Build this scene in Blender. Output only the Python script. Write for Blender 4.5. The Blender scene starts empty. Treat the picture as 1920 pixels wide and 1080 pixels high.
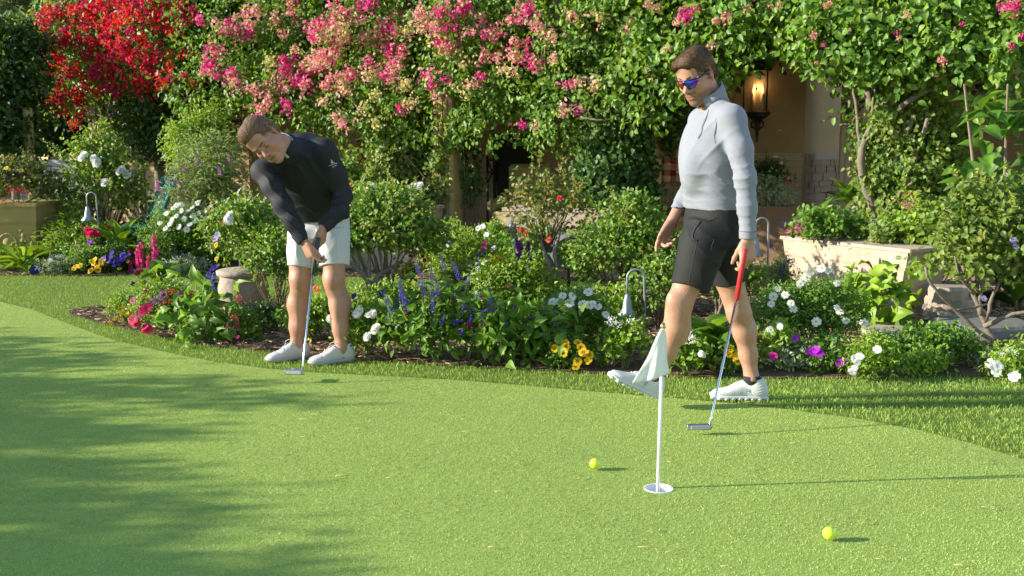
import bpy, bmesh, math, random
import numpy as np
from mathutils import Vector, Matrix

# ------------------------------------------------------------------ camera, sky, sun, exposure
SC = bpy.context.scene
COL = SC.collection
FPX, TILT, CAMH = 1950.0, math.radians(7.88), 1.30
CT, ST = math.cos(TILT), math.sin(TILT)
cam = bpy.data.cameras.new('camera'); camo = bpy.data.objects.new('camera', cam); COL.objects.link(camo)
cam.sensor_width = 36.0; cam.lens = FPX / 1920 * 36.0
cam.clip_start = 0.1; cam.clip_end = 500.0
camo.location = (0, 0, CAMH); camo.rotation_euler = (math.pi / 2 - TILT, 0, 0)
cam.dof.use_dof = True; cam.dof.focus_distance = 5.2; cam.dof.aperture_fstop = 5.6
SC.camera = camo
SUN_EL, SUN_AZ = math.radians(19.0), math.radians(5.0)      # light travels +X, a little away from the camera
world = bpy.data.worlds.new("World"); SC.world = world; world.use_nodes = True
wn = world.node_tree.nodes; wl = world.node_tree.links
sky = wn.new('ShaderNodeTexSky'); sky.sky_type = 'NISHITA'; sky.sun_disc = False
sky.sun_elevation = SUN_EL; sky.dust_density = 0.15; sky.air_density = 1.3; sky.ozone_density = 2.0
sdir = Vector((-math.cos(SUN_EL) * math.cos(SUN_AZ), -math.cos(SUN_EL) * math.sin(SUN_AZ), math.sin(SUN_EL)))   # towards the sun
sky.sun_rotation = math.atan2(sdir.x, sdir.y)
wn['Background'].inputs['Strength'].default_value = 0.135
wl.new(sky.outputs[0], wn['Background'].inputs['Color'])
sun = bpy.data.lights.new('sun', 'SUN'); suno = bpy.data.objects.new('sun', sun); COL.objects.link(suno)
sun.energy = 4.8; sun.angle = math.radians(0.5); sun.color = (1.0, 0.93, 0.77)
suno.location = sdir * 30
suno.rotation_euler = (-sdir).to_track_quat('-Z', 'Y').to_euler()
SC.view_settings.view_transform = 'Standard'; SC.view_settings.look = 'None'
SC.view_settings.gamma = 1.0; SC.view_settings.use_curve_mapping = False
SC.view_settings.exposure = 1.16
SC.render.engine = 'CYCLES'
SC.cycles.max_bounces = 8; SC.cycles.transmission_bounces = 6; SC.cycles.transparent_max_bounces = 8

R = random.Random(7)
NP = np.random.default_rng(11)
A = lambda *v: np.array(v, dtype=np.float64)

def at(u, v, Y):
    """A photo pixel (1920 wide) at world depth Y -> world point."""
    dx, dz = (u - 960) / FPX, (540 - v) / FPX
    s = Y / (CT + dz * ST)
    return A(dx * s, Y, CAMH + (-ST + dz * CT) * s)
def ground(u, v, z=0.0):
    dx, dz = (u - 960) / FPX, (540 - v) / FPX
    s = (z - CAMH) / (-ST + dz * CT)
    return A(dx * s, (CT + dz * ST) * s, z)
def ppm(v, Y):
    return FPX * (CT + (540 - v) / FPX * ST) / Y
def arbour_y(u):
    return 11.2 / (1 + 0.58 * (u - 960) / FPX)

# ------------------------------------------------------------------ linking and tagging
def tag(o, label=None, cat=None, group=None, kind=None):
    if label: o['label'] = label
    if cat: o['category'] = cat
    if group: o['group'] = group
    if kind: o['kind'] = kind
    return o
def empty(name, loc, label, cat, group=None, rz=0.0):
    o = bpy.data.objects.new(name, None); COL.objects.link(o)
    o.empty_display_size = 0.1; o.location = tuple(loc); o.rotation_euler = (0, 0, rz)
    return tag(o, label, cat, group)
def link(name, me, parent=None, world_space=True):
    o = bpy.data.objects.new(name, me); COL.objects.link(o)
    if parent is not None:
        o.parent = parent
        if world_space: o.matrix_parent_inverse = wmat(parent).inverted()   # mesh is in world coordinates: keep it there
    return o
def wmat(o):
    m = o.matrix_basis.copy()
    if o.parent is not None:
        m = wmat(o.parent) @ o.matrix_parent_inverse @ m
    return m
def copy_tree(o, parent=None):
    c = o.copy(); COL.objects.link(c)
    if parent is not None: c.parent = parent
    for ch in list(o.children): copy_tree(ch, c)
    return c

def mesh_np(name, V, F, mats, tint=None, midx=None, smooth=True):
    """V (n,3); F (m,k) int array or list of such arrays."""
    Fs = F if isinstance(F, (list, tuple)) else [F]
    Fs = [np.asarray(f, dtype=np.int32) for f in Fs if len(f)]
    me = bpy.data.meshes.new(name)
    V = np.ascontiguousarray(V, dtype=np.float32)
    me.vertices.add(len(V)); me.vertices.foreach_set('co', V.ravel())
    li = np.concatenate([f.ravel() for f in Fs]); tot = np.concatenate([np.full(len(f), f.shape[1], np.int32) for f in Fs])
    st = np.concatenate([[0], np.cumsum(tot)[:-1]]).astype(np.int32)
    me.loops.add(len(li)); me.loops.foreach_set('vertex_index', li.astype(np.int32))
    me.polygons.add(len(tot)); me.polygons.foreach_set('loop_start', st)
    try: me.polygons.foreach_set('loop_total', tot)
    except Exception: pass
    me.polygons.foreach_set('use_smooth', np.full(len(tot), smooth, dtype=bool))
    if midx is not None: me.polygons.foreach_set('material_index', np.asarray(midx, dtype=np.int32))
    for m in (mats if isinstance(mats, (list, tuple)) else [mats]): me.materials.append(m)
    if tint is not None:
        ca = me.color_attributes.new('tint', 'FLOAT_COLOR', 'POINT')
        t4 = np.ones((len(V), 4), np.float32); t4[:, :3] = tint
        ca.data.foreach_set('color', t4.ravel())
    me.update(calc_edges=True)
    return me

class MB:
    """Collects small shapes; build() makes ONE mesh."""
    def __init__(s): s.V = []; s.F = []; s.M = []; s.S = []; s.n = 0
    def add(s, V, F, m=0, smooth=True):
        V = np.asarray(V, dtype=np.float64).reshape(-1, 3)
        s.V.append(V)
        for f in F:
            s.F.append(tuple(int(i) + s.n for i in f)); s.M.append(m); s.S.append(smooth)
        s.n += len(V); return s
    def box(s, c, size, ax=None, m=0, bev=0.0):
        """bevelled box, ax = 3x3 rows (x,y,z axes)"""
        hx, hy, hz = [q / 2 for q in size]; b = min(bev, hx * .9, hy * .9, hz * .9)
        ax = np.eye(3) if ax is None else np.asarray(ax, float)
        if b <= 0:
            P = [(-hx, -hy, -hz), (hx, -hy, -hz), (hx, hy, -hz), (-hx, hy, -hz), (-hx, -hy, hz), (hx, -hy, hz), (hx, hy, hz), (-hx, hy, hz)]
            F = [(3, 2, 1, 0), (4, 5, 6, 7), (0, 1, 5, 4), (1, 2, 6, 5), (2, 3, 7, 6), (3, 0, 4, 7)]
        else:
            bm = bmesh.new(); bmesh.ops.create_cube(bm, size=1.0)
            for v in bm.verts: v.co = Vector((v.co.x * 2 * hx, v.co.y * 2 * hy, v.co.z * 2 * hz))
            bmesh.ops.bevel(bm, geom=bm.edges[:], offset=b, segments=1, affect='EDGES', profile=0.5)
            bm.verts.index_update(); P = [tuple(v.co) for v in bm.verts]; F = [tuple(v.index for v in f.verts) for f in bm.faces]; bm.free()
        V = np.asarray(P) @ ax + np.asarray(c)
        return s.add(V, F, m, False)
    def tube(s, pts, rad, n=8, m=0, cap=True, flat=None):
        pts = np.asarray(pts, float); k = len(pts)
        rad = np.full(k, rad) if np.isscalar(rad) else np.asarray(rad, float)
        T = np.gradient(pts, axis=0); T /= np.linalg.norm(T, axis=1, keepdims=True) + 1e-12
        ref = A(0, 0, 1) if abs(T[0][2]) < .9 else A(1, 0, 0)
        V = []; nx = None
        for i in range(k):
            if nx is None: nx = np.cross(ref, T[i])
            nx = nx - T[i] * nx.dot(T[i]); nx /= np.linalg.norm(nx) + 1e-12
            ny = np.cross(T[i], nx)
            for j in range(n):
                a = 2 * math.pi * j / n
                V.append(pts[i] + rad[i] * (math.cos(a) * nx + math.sin(a) * ny))
        F = [(i * n + j, i * n + (j + 1) % n, (i + 1) * n + (j + 1) % n, (i + 1) * n + j) for i in range(k - 1) for j in range(n)]
        if cap: F += [tuple(range(n - 1, -1, -1)), tuple((k - 1) * n + j for j in range(n))]
        return s.add(V, F, m)
    def lathe(s, c, prof, n=24, ax=None, m=0, sq=0.0):
        """prof [(r,z)..] round z; sq>0 makes it squarish"""
        ax = np.eye(3) if ax is None else np.asarray(ax, float); V = []
        for r, z in prof:
            for j in range(n):
                a = 2 * math.pi * j / n
                V.append((r * math.cos(a), r * math.sin(a), z))
        V = np.asarray(V) @ ax + np.asarray(c); k = len(prof)
        F = [(i * n + j, i * n + (j + 1) % n, (i + 1) * n + (j + 1) % n, (i + 1) * n + j) for i in range(k - 1) for j in range(n)]
        F += [tuple(range(n - 1, -1, -1)), tuple((k - 1) * n + j for j in range(n))]
        return s.add(V, F, m)
    def ball(s, c, r, nu=10, nv=7, ax=None, m=0):
        r = np.full(3, r) if np.isscalar(r) else np.asarray(r, float)
        ax = np.eye(3) if ax is None else np.asarray(ax, float)
        V = [(0, 0, 1)]
        for i in range(1, nv):
            th = math.pi * i / nv
            for j in range(nu): V.append((math.sin(th) * math.cos(2 * math.pi * j / nu), math.sin(th) * math.sin(2 * math.pi * j / nu), math.cos(th)))
        V.append((0, 0, -1)); F = []
        for j in range(nu): F.append((0, 1 + j, 1 + (j + 1) % nu))
        for i in range(nv - 2):
            for j in range(nu): F.append((1 + i * nu + j, 1 + (i + 1) * nu + j, 1 + (i + 1) * nu + (j + 1) % nu, 1 + i * nu + (j + 1) % nu))
        l = len(V) - 1
        for j in range(nu): F.append((l, 1 + (nv - 2) * nu + (j + 1) % nu, 1 + (nv - 2) * nu + j))
        return s.add((np.asarray(V) * r) @ ax + np.asarray(c), F, m)
    def mesh(s, name, mats):
        me = bpy.data.meshes.new(name)
        me.from_pydata(np.concatenate(s.V).tolist(), [], s.F)
        for m_ in (mats if isinstance(mats, (list, tuple)) else [mats]): me.materials.append(m_)
        me.polygons.foreach_set('material_index', s.M); me.polygons.foreach_set('use_smooth', s.S)
        me.update(); return me
    def build(s, name, mats, parent=None, world_space=True):
        return link(name, s.mesh(name, mats), parent, world_space)

# ------------------------------------------------------------------ materials
def mat(name, col=(.5, .5, .5), rough=.6, metal=0.0, spec=.5, noise=None, bump=None, emis=None, sheen=0.0, trans=None, coat=0.0, sss=0.0):
    """noise=(scale, amount, col2, stretch) mixes a second colour; bump=(scale, strength, stretch)"""
    m = bpy.data.materials.new(name); m.use_nodes = True
    n, l = m.node_tree.nodes, m.node_tree.links; b = n['Principled BSDF']
    b.inputs['Base Color'].default_value = (*col, 1); b.inputs['Roughness'].default_value = rough
    b.inputs['Metallic'].default_value = metal; b.inputs['Specular IOR Level'].default_value = spec
    if sheen: b.inputs['Sheen Weight'].default_value = sheen
    if coat: b.inputs['Coat Weight'].default_value = coat
    if sss:
        b.inputs['Subsurface Weight'].default_value = sss; b.inputs['Subsurface Radius'].default_value = (.012, .005, .003); b.inputs['Subsurface Scale'].default_value = 1.0
    tc = None
    def coords(stretch):
        nonlocal tc
        if tc is None: tc = n.new('ShaderNodeTexCoord')
        mp = n.new('ShaderNodeMapping'); mp.inputs['Scale'].default_value = stretch or (1, 1, 1)
        l.new(tc.outputs['Object'], mp.inputs['Vector']); return mp.outputs['Vector']
    if noise:
        sc, amt, c2 = noise[:3]; st = noise[3] if len(noise) > 3 else None
        t = n.new('ShaderNodeTexNoise'); t.inputs['Scale'].default_value = sc; t.inputs['Detail'].default_value = 6; t.inputs['Roughness'].default_value = .65
        l.new(coords(st), t.inputs['Vector'])
        rp = n.new('ShaderNodeValToRGB'); rp.color_ramp.elements[0].position = .35; rp.color_ramp.elements[1].position = .68
        rp.color_ramp.elements[0].color = (0, 0, 0, 1); rp.color_ramp.elements[1].color = (amt, amt, amt, 1)
        l.new(t.outputs['Fac'], rp.inputs['Fac'])
        mx = n.new('ShaderNodeMix'); mx.data_type = 'RGBA'
        mx.inputs['A'].default_value = (*col, 1); mx.inputs['B'].default_value = (*c2, 1)
        l.new(rp.outputs['Color'], mx.inputs['Factor']); l.new(mx.outputs['Result'], b.inputs['Base Color'])
    if bump:
        sc, strg = bump[:2]; st = bump[2] if len(bump) > 2 else None
        t = n.new('ShaderNodeTexNoise'); t.inputs['Scale'].default_value = sc; t.inputs['Detail'].default_value = 5
        l.new(coords(st), t.inputs['Vector'])
        bp = n.new('ShaderNodeBump'); bp.inputs['Strength'].default_value = strg; bp.inputs['Distance'].default_value = .01
        l.new(t.outputs['Fac'], bp.inputs['Height']); l.new(bp.outputs['Normal'], b.inputs['Normal'])
    if emis:
        b.inputs['Emission Color'].default_value = (*emis[0], 1); b.inputs['Emission Strength'].default_value = emis[1]
    if trans:                                              # thin translucent sheet: (amount, colour)
        out = n['Material Output']; tr = n.new('ShaderNodeBsdfTranslucent'); tr.inputs['Color'].default_value = (*trans[1], 1)
        mx = n.new('ShaderNodeMixShader'); mx.inputs[0].default_value = trans[0]
        l.new(b.outputs[0], mx.inputs[1]); l.new(tr.outputs[0], mx.inputs[2]); l.new(mx.outputs[0], out.inputs['Surface'])
    return m
def tint_mat(name, src='attr', rough=.5, spec=.4, trans=.3, tboost=(1.5, 1.35, .7), sss=0.0, bump=None, sheen=0.0):
    """colour from the per-leaf colour attribute, or from the object colour"""
    m = bpy.data.materials.new(name); m.use_nodes = True
    n, l = m.node_tree.nodes, m.node_tree.links; b = n['Principled BSDF']; out = n['Material Output']
    if src == 'attr':
        s = n.new('ShaderNodeAttribute'); s.attribute_name = 'tint'; c = s.outputs['Color']
    else:
        s = n.new('ShaderNodeObjectInfo'); c = s.outputs['Color']
    l.new(c, b.inputs['Base Color']); b.inputs['Roughness'].default_value = rough; b.inputs['Specular IOR Level'].default_value = spec
    if sheen: b.inputs['Sheen Weight'].default_value = sheen
    if sss:
        b.inputs['Subsurface Weight'].default_value = sss; b.inputs['Subsurface Radius'].default_value = (.010, .004, .002); b.inputs['Subsurface Scale'].default_value = 1.0
    if bump:
        t = n.new('ShaderNodeTexNoise'); t.inputs['Scale'].default_value = bump[0]; t.inputs['Detail'].default_value = 4
        tc = n.new('ShaderNodeTexCoord'); mp = n.new('ShaderNodeMapping'); mp.inputs['Scale'].default_value = bump[2] if len(bump) > 2 else (1, 1, 1)
        l.new(tc.outputs['Object'], mp.inputs['Vector']); l.new(mp.outputs[0], t.inputs['Vector'])
        bp = n.new('ShaderNodeBump'); bp.inputs['Strength'].default_value = bump[1]; bp.inputs['Distance'].default_value = .006
        l.new(t.outputs['Fac'], bp.inputs['Height']); l.new(bp.outputs['Normal'], b.inputs['Normal'])
    if trans:
        mul = n.new('ShaderNodeMix'); mul.data_type = 'RGBA'; mul.blend_type = 'MULTIPLY'; mul.inputs['Factor'].default_value = 1
        l.new(c, mul.inputs['A']); mul.inputs['B'].default_value = (*tboost, 1)
        tr = n.new('ShaderNodeBsdfTranslucent'); l.new(mul.outputs['Result'], tr.inputs['Color'])
        mx = n.new('ShaderNodeMixShader'); mx.inputs[0].default_value = trans
        l.new(b.outputs[0], mx.inputs[1]); l.new(tr.outputs[0], mx.inputs[2]); l.new(mx.outputs[0], out.inputs['Surface'])
    return m

M = dict(
    leaf=tint_mat('leaf', 'attr', .45, .4, .42), leaf_o=tint_mat('leaf_single', 'obj', .45, .4, .42),
    petal=tint_mat('petal', 'attr', .6, .25, .35, (1.15, 1.1, 1.1)), petal_o=tint_mat('petal_single', 'obj', .6, .25, .35, (1.1, 1.1, 1.1)),
    grass=tint_mat('grass', 'attr', .55, .3, .25, (1.3, 1.2, .6)),
    skin=tint_mat('skin', 'attr', .52, .38, 0, sss=.10, bump=(160, .3)),
    hair=tint_mat('hair', 'attr', .6, .3, 0, bump=(60, .5, (3, .35, 3))),
    bark=mat('bark', (.20, .15, .10), .9, noise=(14, .8, (.30, .25, .19), (1, 1, .25)), bump=(40, .6, (1, 1, .3))),
    bark_grey=mat('bark_grey', (.20, .165, .125), .9, noise=(12, .8, (.15, .12, .09)), bump=(45, .6)),
    stem=mat('stem', (.11, .15, .04), .7), twig=mat('twig', (.16, .11, .06), .85),
    stucco=mat('stucco', (.42, .30, .165), .9, noise=(2.5, .8, (.33, .23, .125)), bump=(60, .25)),
    stone=mat('stone', (.50, .41, .28), .9, noise=(9, .7, (.38, .30, .20)), bump=(30, .5)),
    mortar=mat('mortar', (.33, .27, .20), .95, bump=(50, .4)),
    caststone=mat('cast_stone', (.48, .375, .29), .88, noise=(5, .9, (.34, .255, .185)), bump=(45, .25)),
    yellowstone=mat('yellow_stone', (.34, .25, .085), .85, noise=(7, .7, (.28, .21, .07)), bump=(30, .4)),
    paintwood=mat('painted_wood', (.40, .30, .12), .75, noise=(18, .7, (.28, .21, .09), (1, 1, .1)), bump=(30, .2, (1, 1, .1))),
    terracotta=mat('terracotta', (.24, .145, .08), .8, noise=(8, .5, (.18, .11, .06)), bump=(40, .2)),
    greystone=mat('grey_stone', (.38, .31, .25), .9, noise=(10, .8, (.22, .18, .14)), bump=(25, .6)),
    flag=mat('flagstone', (.37, .31, .22), .9, noise=(6, .7, (.29, .24, .18)), bump=(20, .5)),
    slate=mat('slate', (.17, .165, .16), .8, noise=(8, .7, (.11, .11, .115)), bump=(20, .6)),
    black=mat('black_metal', (.012, .012, .012), .5, spec=.4), fabricblack=mat('dark_opening', (.008, .008, .009), .8),
    zinc=mat('zinc', (.22, .24, .27), .42, metal=.5, noise=(20, .5, (.33, .35, .37))),
    greenpaint=mat('green_paint', (.01, .12, .085), .45, noise=(20, .3, (.02, .16, .11))),
    white=mat('white_plastic', (.8, .8, .8), .35), pole=mat('pole_white', (.78, .78, .76), .35),
    flagcloth=mat('flag_cloth', (.86, .86, .86), .75, trans=(.38, (.85, .85, .85))),
    chrome=mat('chrome', (.75, .76, .78), .16, metal=1.0), steel=mat('satin_steel', (.50, .51, .53), .32, metal=1.0),
    brass=mat('brass', (.55, .36, .12), .35, metal=.9),
    redgrip=mat('red_grip', (.50, .015, .02), .5), blackgrip=mat('dark_grip', (.03, .03, .035), .6), greygrip=mat('grey_grip', (.42, .43, .46), .5),
    mulch=tint_mat('mulch', 'attr', .9, .2, 0),
    gingham=None,
)

# ------------------------------------------------------------------ smooth solids: distance fields meshed to one continuous surface
def nrm(v):
    v = np.asarray(v, float); return v / (np.linalg.norm(v) + 1e-12)
class Solid:
    def __init__(s, lo, hi, h):
        s.lo = np.asarray(lo, float); s.h = h
        s.n = np.ceil((np.asarray(hi, float) - s.lo) / h).astype(int) + 1
        s.f = np.full(s.n, 0.08, np.float32)
        s.ax = [s.lo[i] + h * np.arange(s.n[i]) for i in range(3)]
    def _box(s, lo, hi, mg):
        a = np.clip(np.floor((np.asarray(lo) - mg - s.lo) / s.h).astype(int), 0, s.n); b = np.clip(np.ceil((np.asarray(hi) + mg - s.lo) / s.h).astype(int) + 1, 0, s.n)
        if np.any(b <= a): return None
        sl = tuple(slice(a[i], b[i]) for i in range(3))
        g = np.meshgrid(*[s.ax[i][sl[i]] for i in range(3)], indexing='ij', sparse=True)
        return sl, g
    @staticmethod
    def _smin(a, b, k):
        if k <= 0: return np.minimum(a, b)
        h = np.maximum(k - np.abs(a - b), 0) / k
        return np.minimum(a, b) - h * h * k * .25
    def _put(s, sl, d, k, op):
        d = d.astype(np.float32)
        if op == 'add': s.f[sl] = s._smin(s.f[sl], d, k)
        elif op == 'cut': s.f[sl] = -s._smin(-s.f[sl], d, k)
        elif op == 'and': s.f[sl] = -s._smin(-s.f[sl], -d, k)
    def cone(s, a, b, ra, rb, k=.012, op='add'):
        a, b = np.asarray(a, float), np.asarray(b, float); r = max(ra, rb)
        bx = s._box(np.minimum(a, b) - r, np.maximum(a, b) + r, .045)
        if bx is None: return s
        sl, (x, y, z) = bx; d = b - a; L2 = d.dot(d) + 1e-12
        t = np.clip(((x - a[0]) * d[0] + (y - a[1]) * d[1] + (z - a[2]) * d[2]) / L2, 0, 1)
        q = np.sqrt((x - a[0] - t * d[0]) ** 2 + (y - a[1] - t * d[1]) ** 2 + (z - a[2] - t * d[2]) ** 2)
        s._put(sl, q - (ra + t * (rb - ra)), k, op); return s
    def chain(s, pts, rad, k=.012, op='add'):
        for i in range(len(pts) - 1): s.cone(pts[i], pts[i + 1], rad[i], rad[i + 1], k, op)
        return s
    def ell(s, c, r, ax=None, k=.012, op='add'):
        c = np.asarray(c, float); r = np.asarray(r, float); ax = np.eye(3) if ax is None else np.asarray(ax, float)
        m = r.max(); bx = s._box(c - m, c + m, .04)
        if bx is None: return s
        sl, (x, y, z) = bx
        L = [(x - c[0]) * ax[i][0] + (y - c[1]) * ax[i][1] + (z - c[2]) * ax[i][2] for i in range(3)]
        k0 = np.sqrt((L[0] / r[0]) ** 2 + (L[1] / r[1]) ** 2 + (L[2] / r[2]) ** 2)
        k1 = np.sqrt((L[0] / r[0] ** 2) ** 2 + (L[1] / r[1] ** 2) ** 2 + (L[2] / r[2] ** 2) ** 2) + 1e-6
        s._put(sl, np.where(k0 < .05, -r.min(), k0 * (k0 - 1) / k1), k, op); return s
    def stack(s, C, W, D, L, F, k=.012, op='add', e=2.0, rnd=.01, res=24):
        """lofted sections with centres C, half widths W along L and D along F"""
        C = np.asarray(C, float); n = len(C); L = nrm(L); Ax = nrm(C[-1] - C[0]); F = np.asarray(F, float)
        L = nrm(L - Ax * L.dot(Ax)); F2 = np.cross(Ax, L); F = F2 if F2.dot(F) > 0 else -F2
        t0 = (C - C[0]) @ Ax; T = np.linspace(0, t0[-1], res)
        def cr(vals):                                       # smooth interpolation
            vals = np.asarray(vals, float); g = np.gradient(vals, t0) if n > 2 else np.full(n, (vals[-1] - vals[0]) / t0[-1])
            i = np.clip(np.searchsorted(t0, T, 'right') - 1, 0, n - 2); h = t0[i + 1] - t0[i]; q = (T - t0[i]) / h
            return (2*q**3-3*q**2+1)*vals[i] + (q**3-2*q**2+q)*h*g[i] + (-2*q**3+3*q**2)*vals[i+1] + (q**3-q**2)*h*g[i+1]
        cl, cf, w, d = cr((C - C[0]) @ L), cr((C - C[0]) @ F), cr(W), cr(D)
        m = max(np.max(W), np.max(D)) * 1.1
        bx = s._box(C.min(0) - m, C.max(0) + m, .04)
        if bx is None: return s
        sl, (x, y, z) = bx; X, Y, Z = x - C[0][0], y - C[0][1], z - C[0][2]
        t = X * Ax[0] + Y * Ax[1] + Z * Ax[2]; a = X * L[0] + Y * L[1] + Z * L[2]; b = X * F[0] + Y * F[1] + Z * F[2]
        wi, di = np.interp(t, T, w), np.interp(t, T, d)
        p, q = np.abs(a - np.interp(t, T, cl)) / wi, np.abs(b - np.interp(t, T, cf)) / di
        kk = (p ** e + q ** e) ** (1 / e)
        dist = (kk - 1) * (wi * di * (p * p + q * q + 1e-9) / (di * p * p + wi * q * q + 1e-9) )
        cap = np.maximum(-t, t - t0[-1])
        u, v = dist + rnd, cap + rnd
        dd = np.minimum(np.maximum(u, v), 0) + np.sqrt(np.maximum(u, 0) ** 2 + np.maximum(v, 0) ** 2) - rnd
        s._put(sl, dd, k, op); return s
    def plane(s, c, n, lo=None, hi=None):
        """cut away everything on the n side of the plane"""
        n = nrm(n); bx = s._box(s.lo if lo is None else lo, s.lo + s.h * s.n if hi is None else hi, 0)
        if bx is None: return s
        sl, (x, y, z) = bx; d = (x - c[0]) * n[0] + (y - c[1]) * n[1] + (z - c[2]) * n[2]
        s.f[sl] = np.maximum(s.f[sl], d); return s
    def disp(s, fn, band=.025):
        idx = np.nonzero(np.abs(s.f) < band)
        P = np.stack([s.ax[i][idx[i]] for i in range(3)], 1)
        s.f[idx] += fn(P).astype(np.float32); return s
    def surface(s, relax=1):
        f = s.f; h = s.h; nx, ny, nz = f.shape; S = f < 0
        cnt = np.zeros((nx - 1, ny - 1, nz - 1), np.int8)
        for i in (0, 1):
            for j in (0, 1):
                for k in (0, 1): cnt += S[i:nx - 1 + i, j:ny - 1 + j, k:nz - 1 + k]
        act = np.nonzero((cnt > 0) & (cnt < 8)); na = len(act[0]); ai, aj, ak = act
        vid = np.full(cnt.shape, -1, np.int32); vid[act] = np.arange(na)
        acc = np.zeros((na, 3)); num = np.zeros(na)
        cor = [(i, j, k) for i in (0, 1) for j in (0, 1) for k in (0, 1)]
        val = {c: f[ai + c[0], aj + c[1], ak + c[2]] for c in cor}
        for c in cor:
            for axn in range(3):
                if c[axn] == 0:
                    c2 = tuple(c[q] + (q == axn) for q in range(3)); f0, f1 = val[c], val[c2]
                    x = (f0 < 0) != (f1 < 0); t = np.where(x, f0 / np.where(x, f0 - f1, 1), 0)
                    p = np.array(c, float)[None].repeat(na, 0); p[:, axn] += t
                    acc += p * x[:, None]; num += x
        V = s.lo + h * (np.stack(act, 1) + acc / num[:, None])
        Q = []
        for axn in range(3):
            o1, o2 = (axn + 1) % 3, (axn + 2) % 3
            sl0 = [slice(None)] * 3; sl1 = [slice(None)] * 3
            sl0[axn] = slice(0, -1); sl1[axn] = slice(1, None)
            for o in (o1, o2): sl0[o] = slice(1, -1); sl1[o] = slice(1, -1)
            a_, b_ = S[tuple(sl0)], S[tuple(sl1)]
            e = np.nonzero(a_ != b_); inside = a_[e]
            ix = [e[0].copy(), e[1].copy(), e[2].copy()]
            for o in (o1, o2): ix[o] = ix[o] + 1
            def cell(d1, d2):
                q = [ix[0].copy(), ix[1].copy(), ix[2].copy()]; q[o1] = q[o1] - d1; q[o2] = q[o2] - d2
                return vid[q[0], q[1], q[2]]
            q = np.stack([cell(1, 1), cell(0, 1), cell(0, 0), cell(1, 0)], 1)
            q[~inside] = q[~inside][:, ::-1]; Q.append(q)
        Q = np.concatenate(Q); Q = Q[(Q >= 0).all(1)]
        for _ in range(relax):                               # light smoothing
            sm = np.zeros_like(V); ct = np.zeros(len(V))
            for a_, b_ in ((0, 1), (1, 2), (2, 3), (3, 0)):
                np.add.at(sm, Q[:, a_], V[Q[:, b_]]); np.add.at(ct, Q[:, a_], 1)
                np.add.at(sm, Q[:, b_], V[Q[:, a_]]); np.add.at(ct, Q[:, b_], 1)
            V = V * .5 + .5 * sm / np.maximum(ct, 1)[:, None]
        return V, Q
def wobble(P, sc, seed=0):
    q = P * sc + seed * 3.7
    return (np.sin(q[:, 0] + 1.7 * np.sin(q[:, 1] * .9 + 1) + seed) + np.sin(q[:, 1] * 1.1 + 1.5 * np.sin(q[:, 2] * .8 + 2)) + np.sin(q[:, 2] * 1.05 + 1.6 * np.sin(q[:, 0] * .85))) / 3
def fbm(P, sc, seed=0):
    return wobble(P, sc, seed) * .55 + wobble(P[:, [1, 2, 0]], sc * 2.1, seed + 3) * .3 + wobble(P[:, [2, 0, 1]], sc * 4.3, seed + 7) * .15
def near(P, c, r):
    return np.exp(-np.sum((P - np.asarray(c)) ** 2, 1) / (r * r))
def fold(P, d, freq, seed=0, sharp=1.0):
    """cloth folds running across direction d"""
    ph = (P @ nrm(d)) * freq + 3.4 * wobble(P, 13, seed) + 1.6 * wobble(P, 29, seed + 2)
    return .5 - 1.6 * (1 - np.abs(np.sin(ph * .5))) ** 2.0

def add_hand(S, wrist, d, n, t, curls, k=.005, sc=1.0, spread=.0, thumb=(.75, .35, .55), thumb_curl=.3, skip=()):
    """d wrist->knuckles, n out of the palm, t thumb side; curls: one or a triple of bend angles per finger (index..little)"""
    d, n, t = nrm(d), nrm(n), nrm(t); w = np.asarray(wrist, float)
    kn = w + d * .088 * sc
    S.stack([w - d * .012, w + d * .03 * sc, w + d * .065 * sc, kn], np.array([.027, .036, .041, .040]) * sc, np.array([.020, .018, .016, .012]) * sc, t, n, k=.012, e=2.3, rnd=.008)
    S.cone(w + d * .02 * sc + t * .02 * sc + n * .008, w + d * .05 * sc + t * .028 * sc + n * .012, .015 * sc, .012 * sc, k=.014)
    tips = []
    for i, (off, ln) in enumerate(zip((.030, .010, -.0105, -.029), (.95, 1.06, .98, .78))):
        c = curls[i]; c = (c, c * 1.15, c * .8) if np.isscalar(c) else c
        p = kn + t * off * sc - d * (.004 if i in (0, 3) else 0) * sc - (d * .006 * sc if i == 3 else 0); ang = 0.0
        fd = nrm(d + t * spread * (1.5 - i)); p0 = p - d * .02 * sc
        S.cone(p0, p, .0102 * sc, .0106 * sc, k=.006)
        for j, seg in enumerate((.044, .027, .021)):
            ang += c[j]; dv = fd * math.cos(ang) + n * math.sin(ang)
            q = p + dv * seg * ln * sc
            r0, r1 = ((.0107, .0097), (.0097, .0088), (.0088, .0074))[j]
            S.cone(p, q, r0 * sc, r1 * sc, k=k); p = q
        tips.append(p)
    tb = w + d * .022 * sc + t * .026 * sc + n * .006
    td = nrm(t * thumb[0] + d * thumb[1] + n * thumb[2]); p = tb
    for j, (seg, r0, r1) in enumerate(((.036, .0145, .012), (.032, .0115, .0105), (.026, .0105, .008))):
        q = p + td * seg * sc; S.cone(p, q, r0 * sc, r1 * sc, k=.007); p = q
        td = nrm(td + thumb_curl * (d * .7 - t * .6 + n * .3))
    return tips

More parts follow.
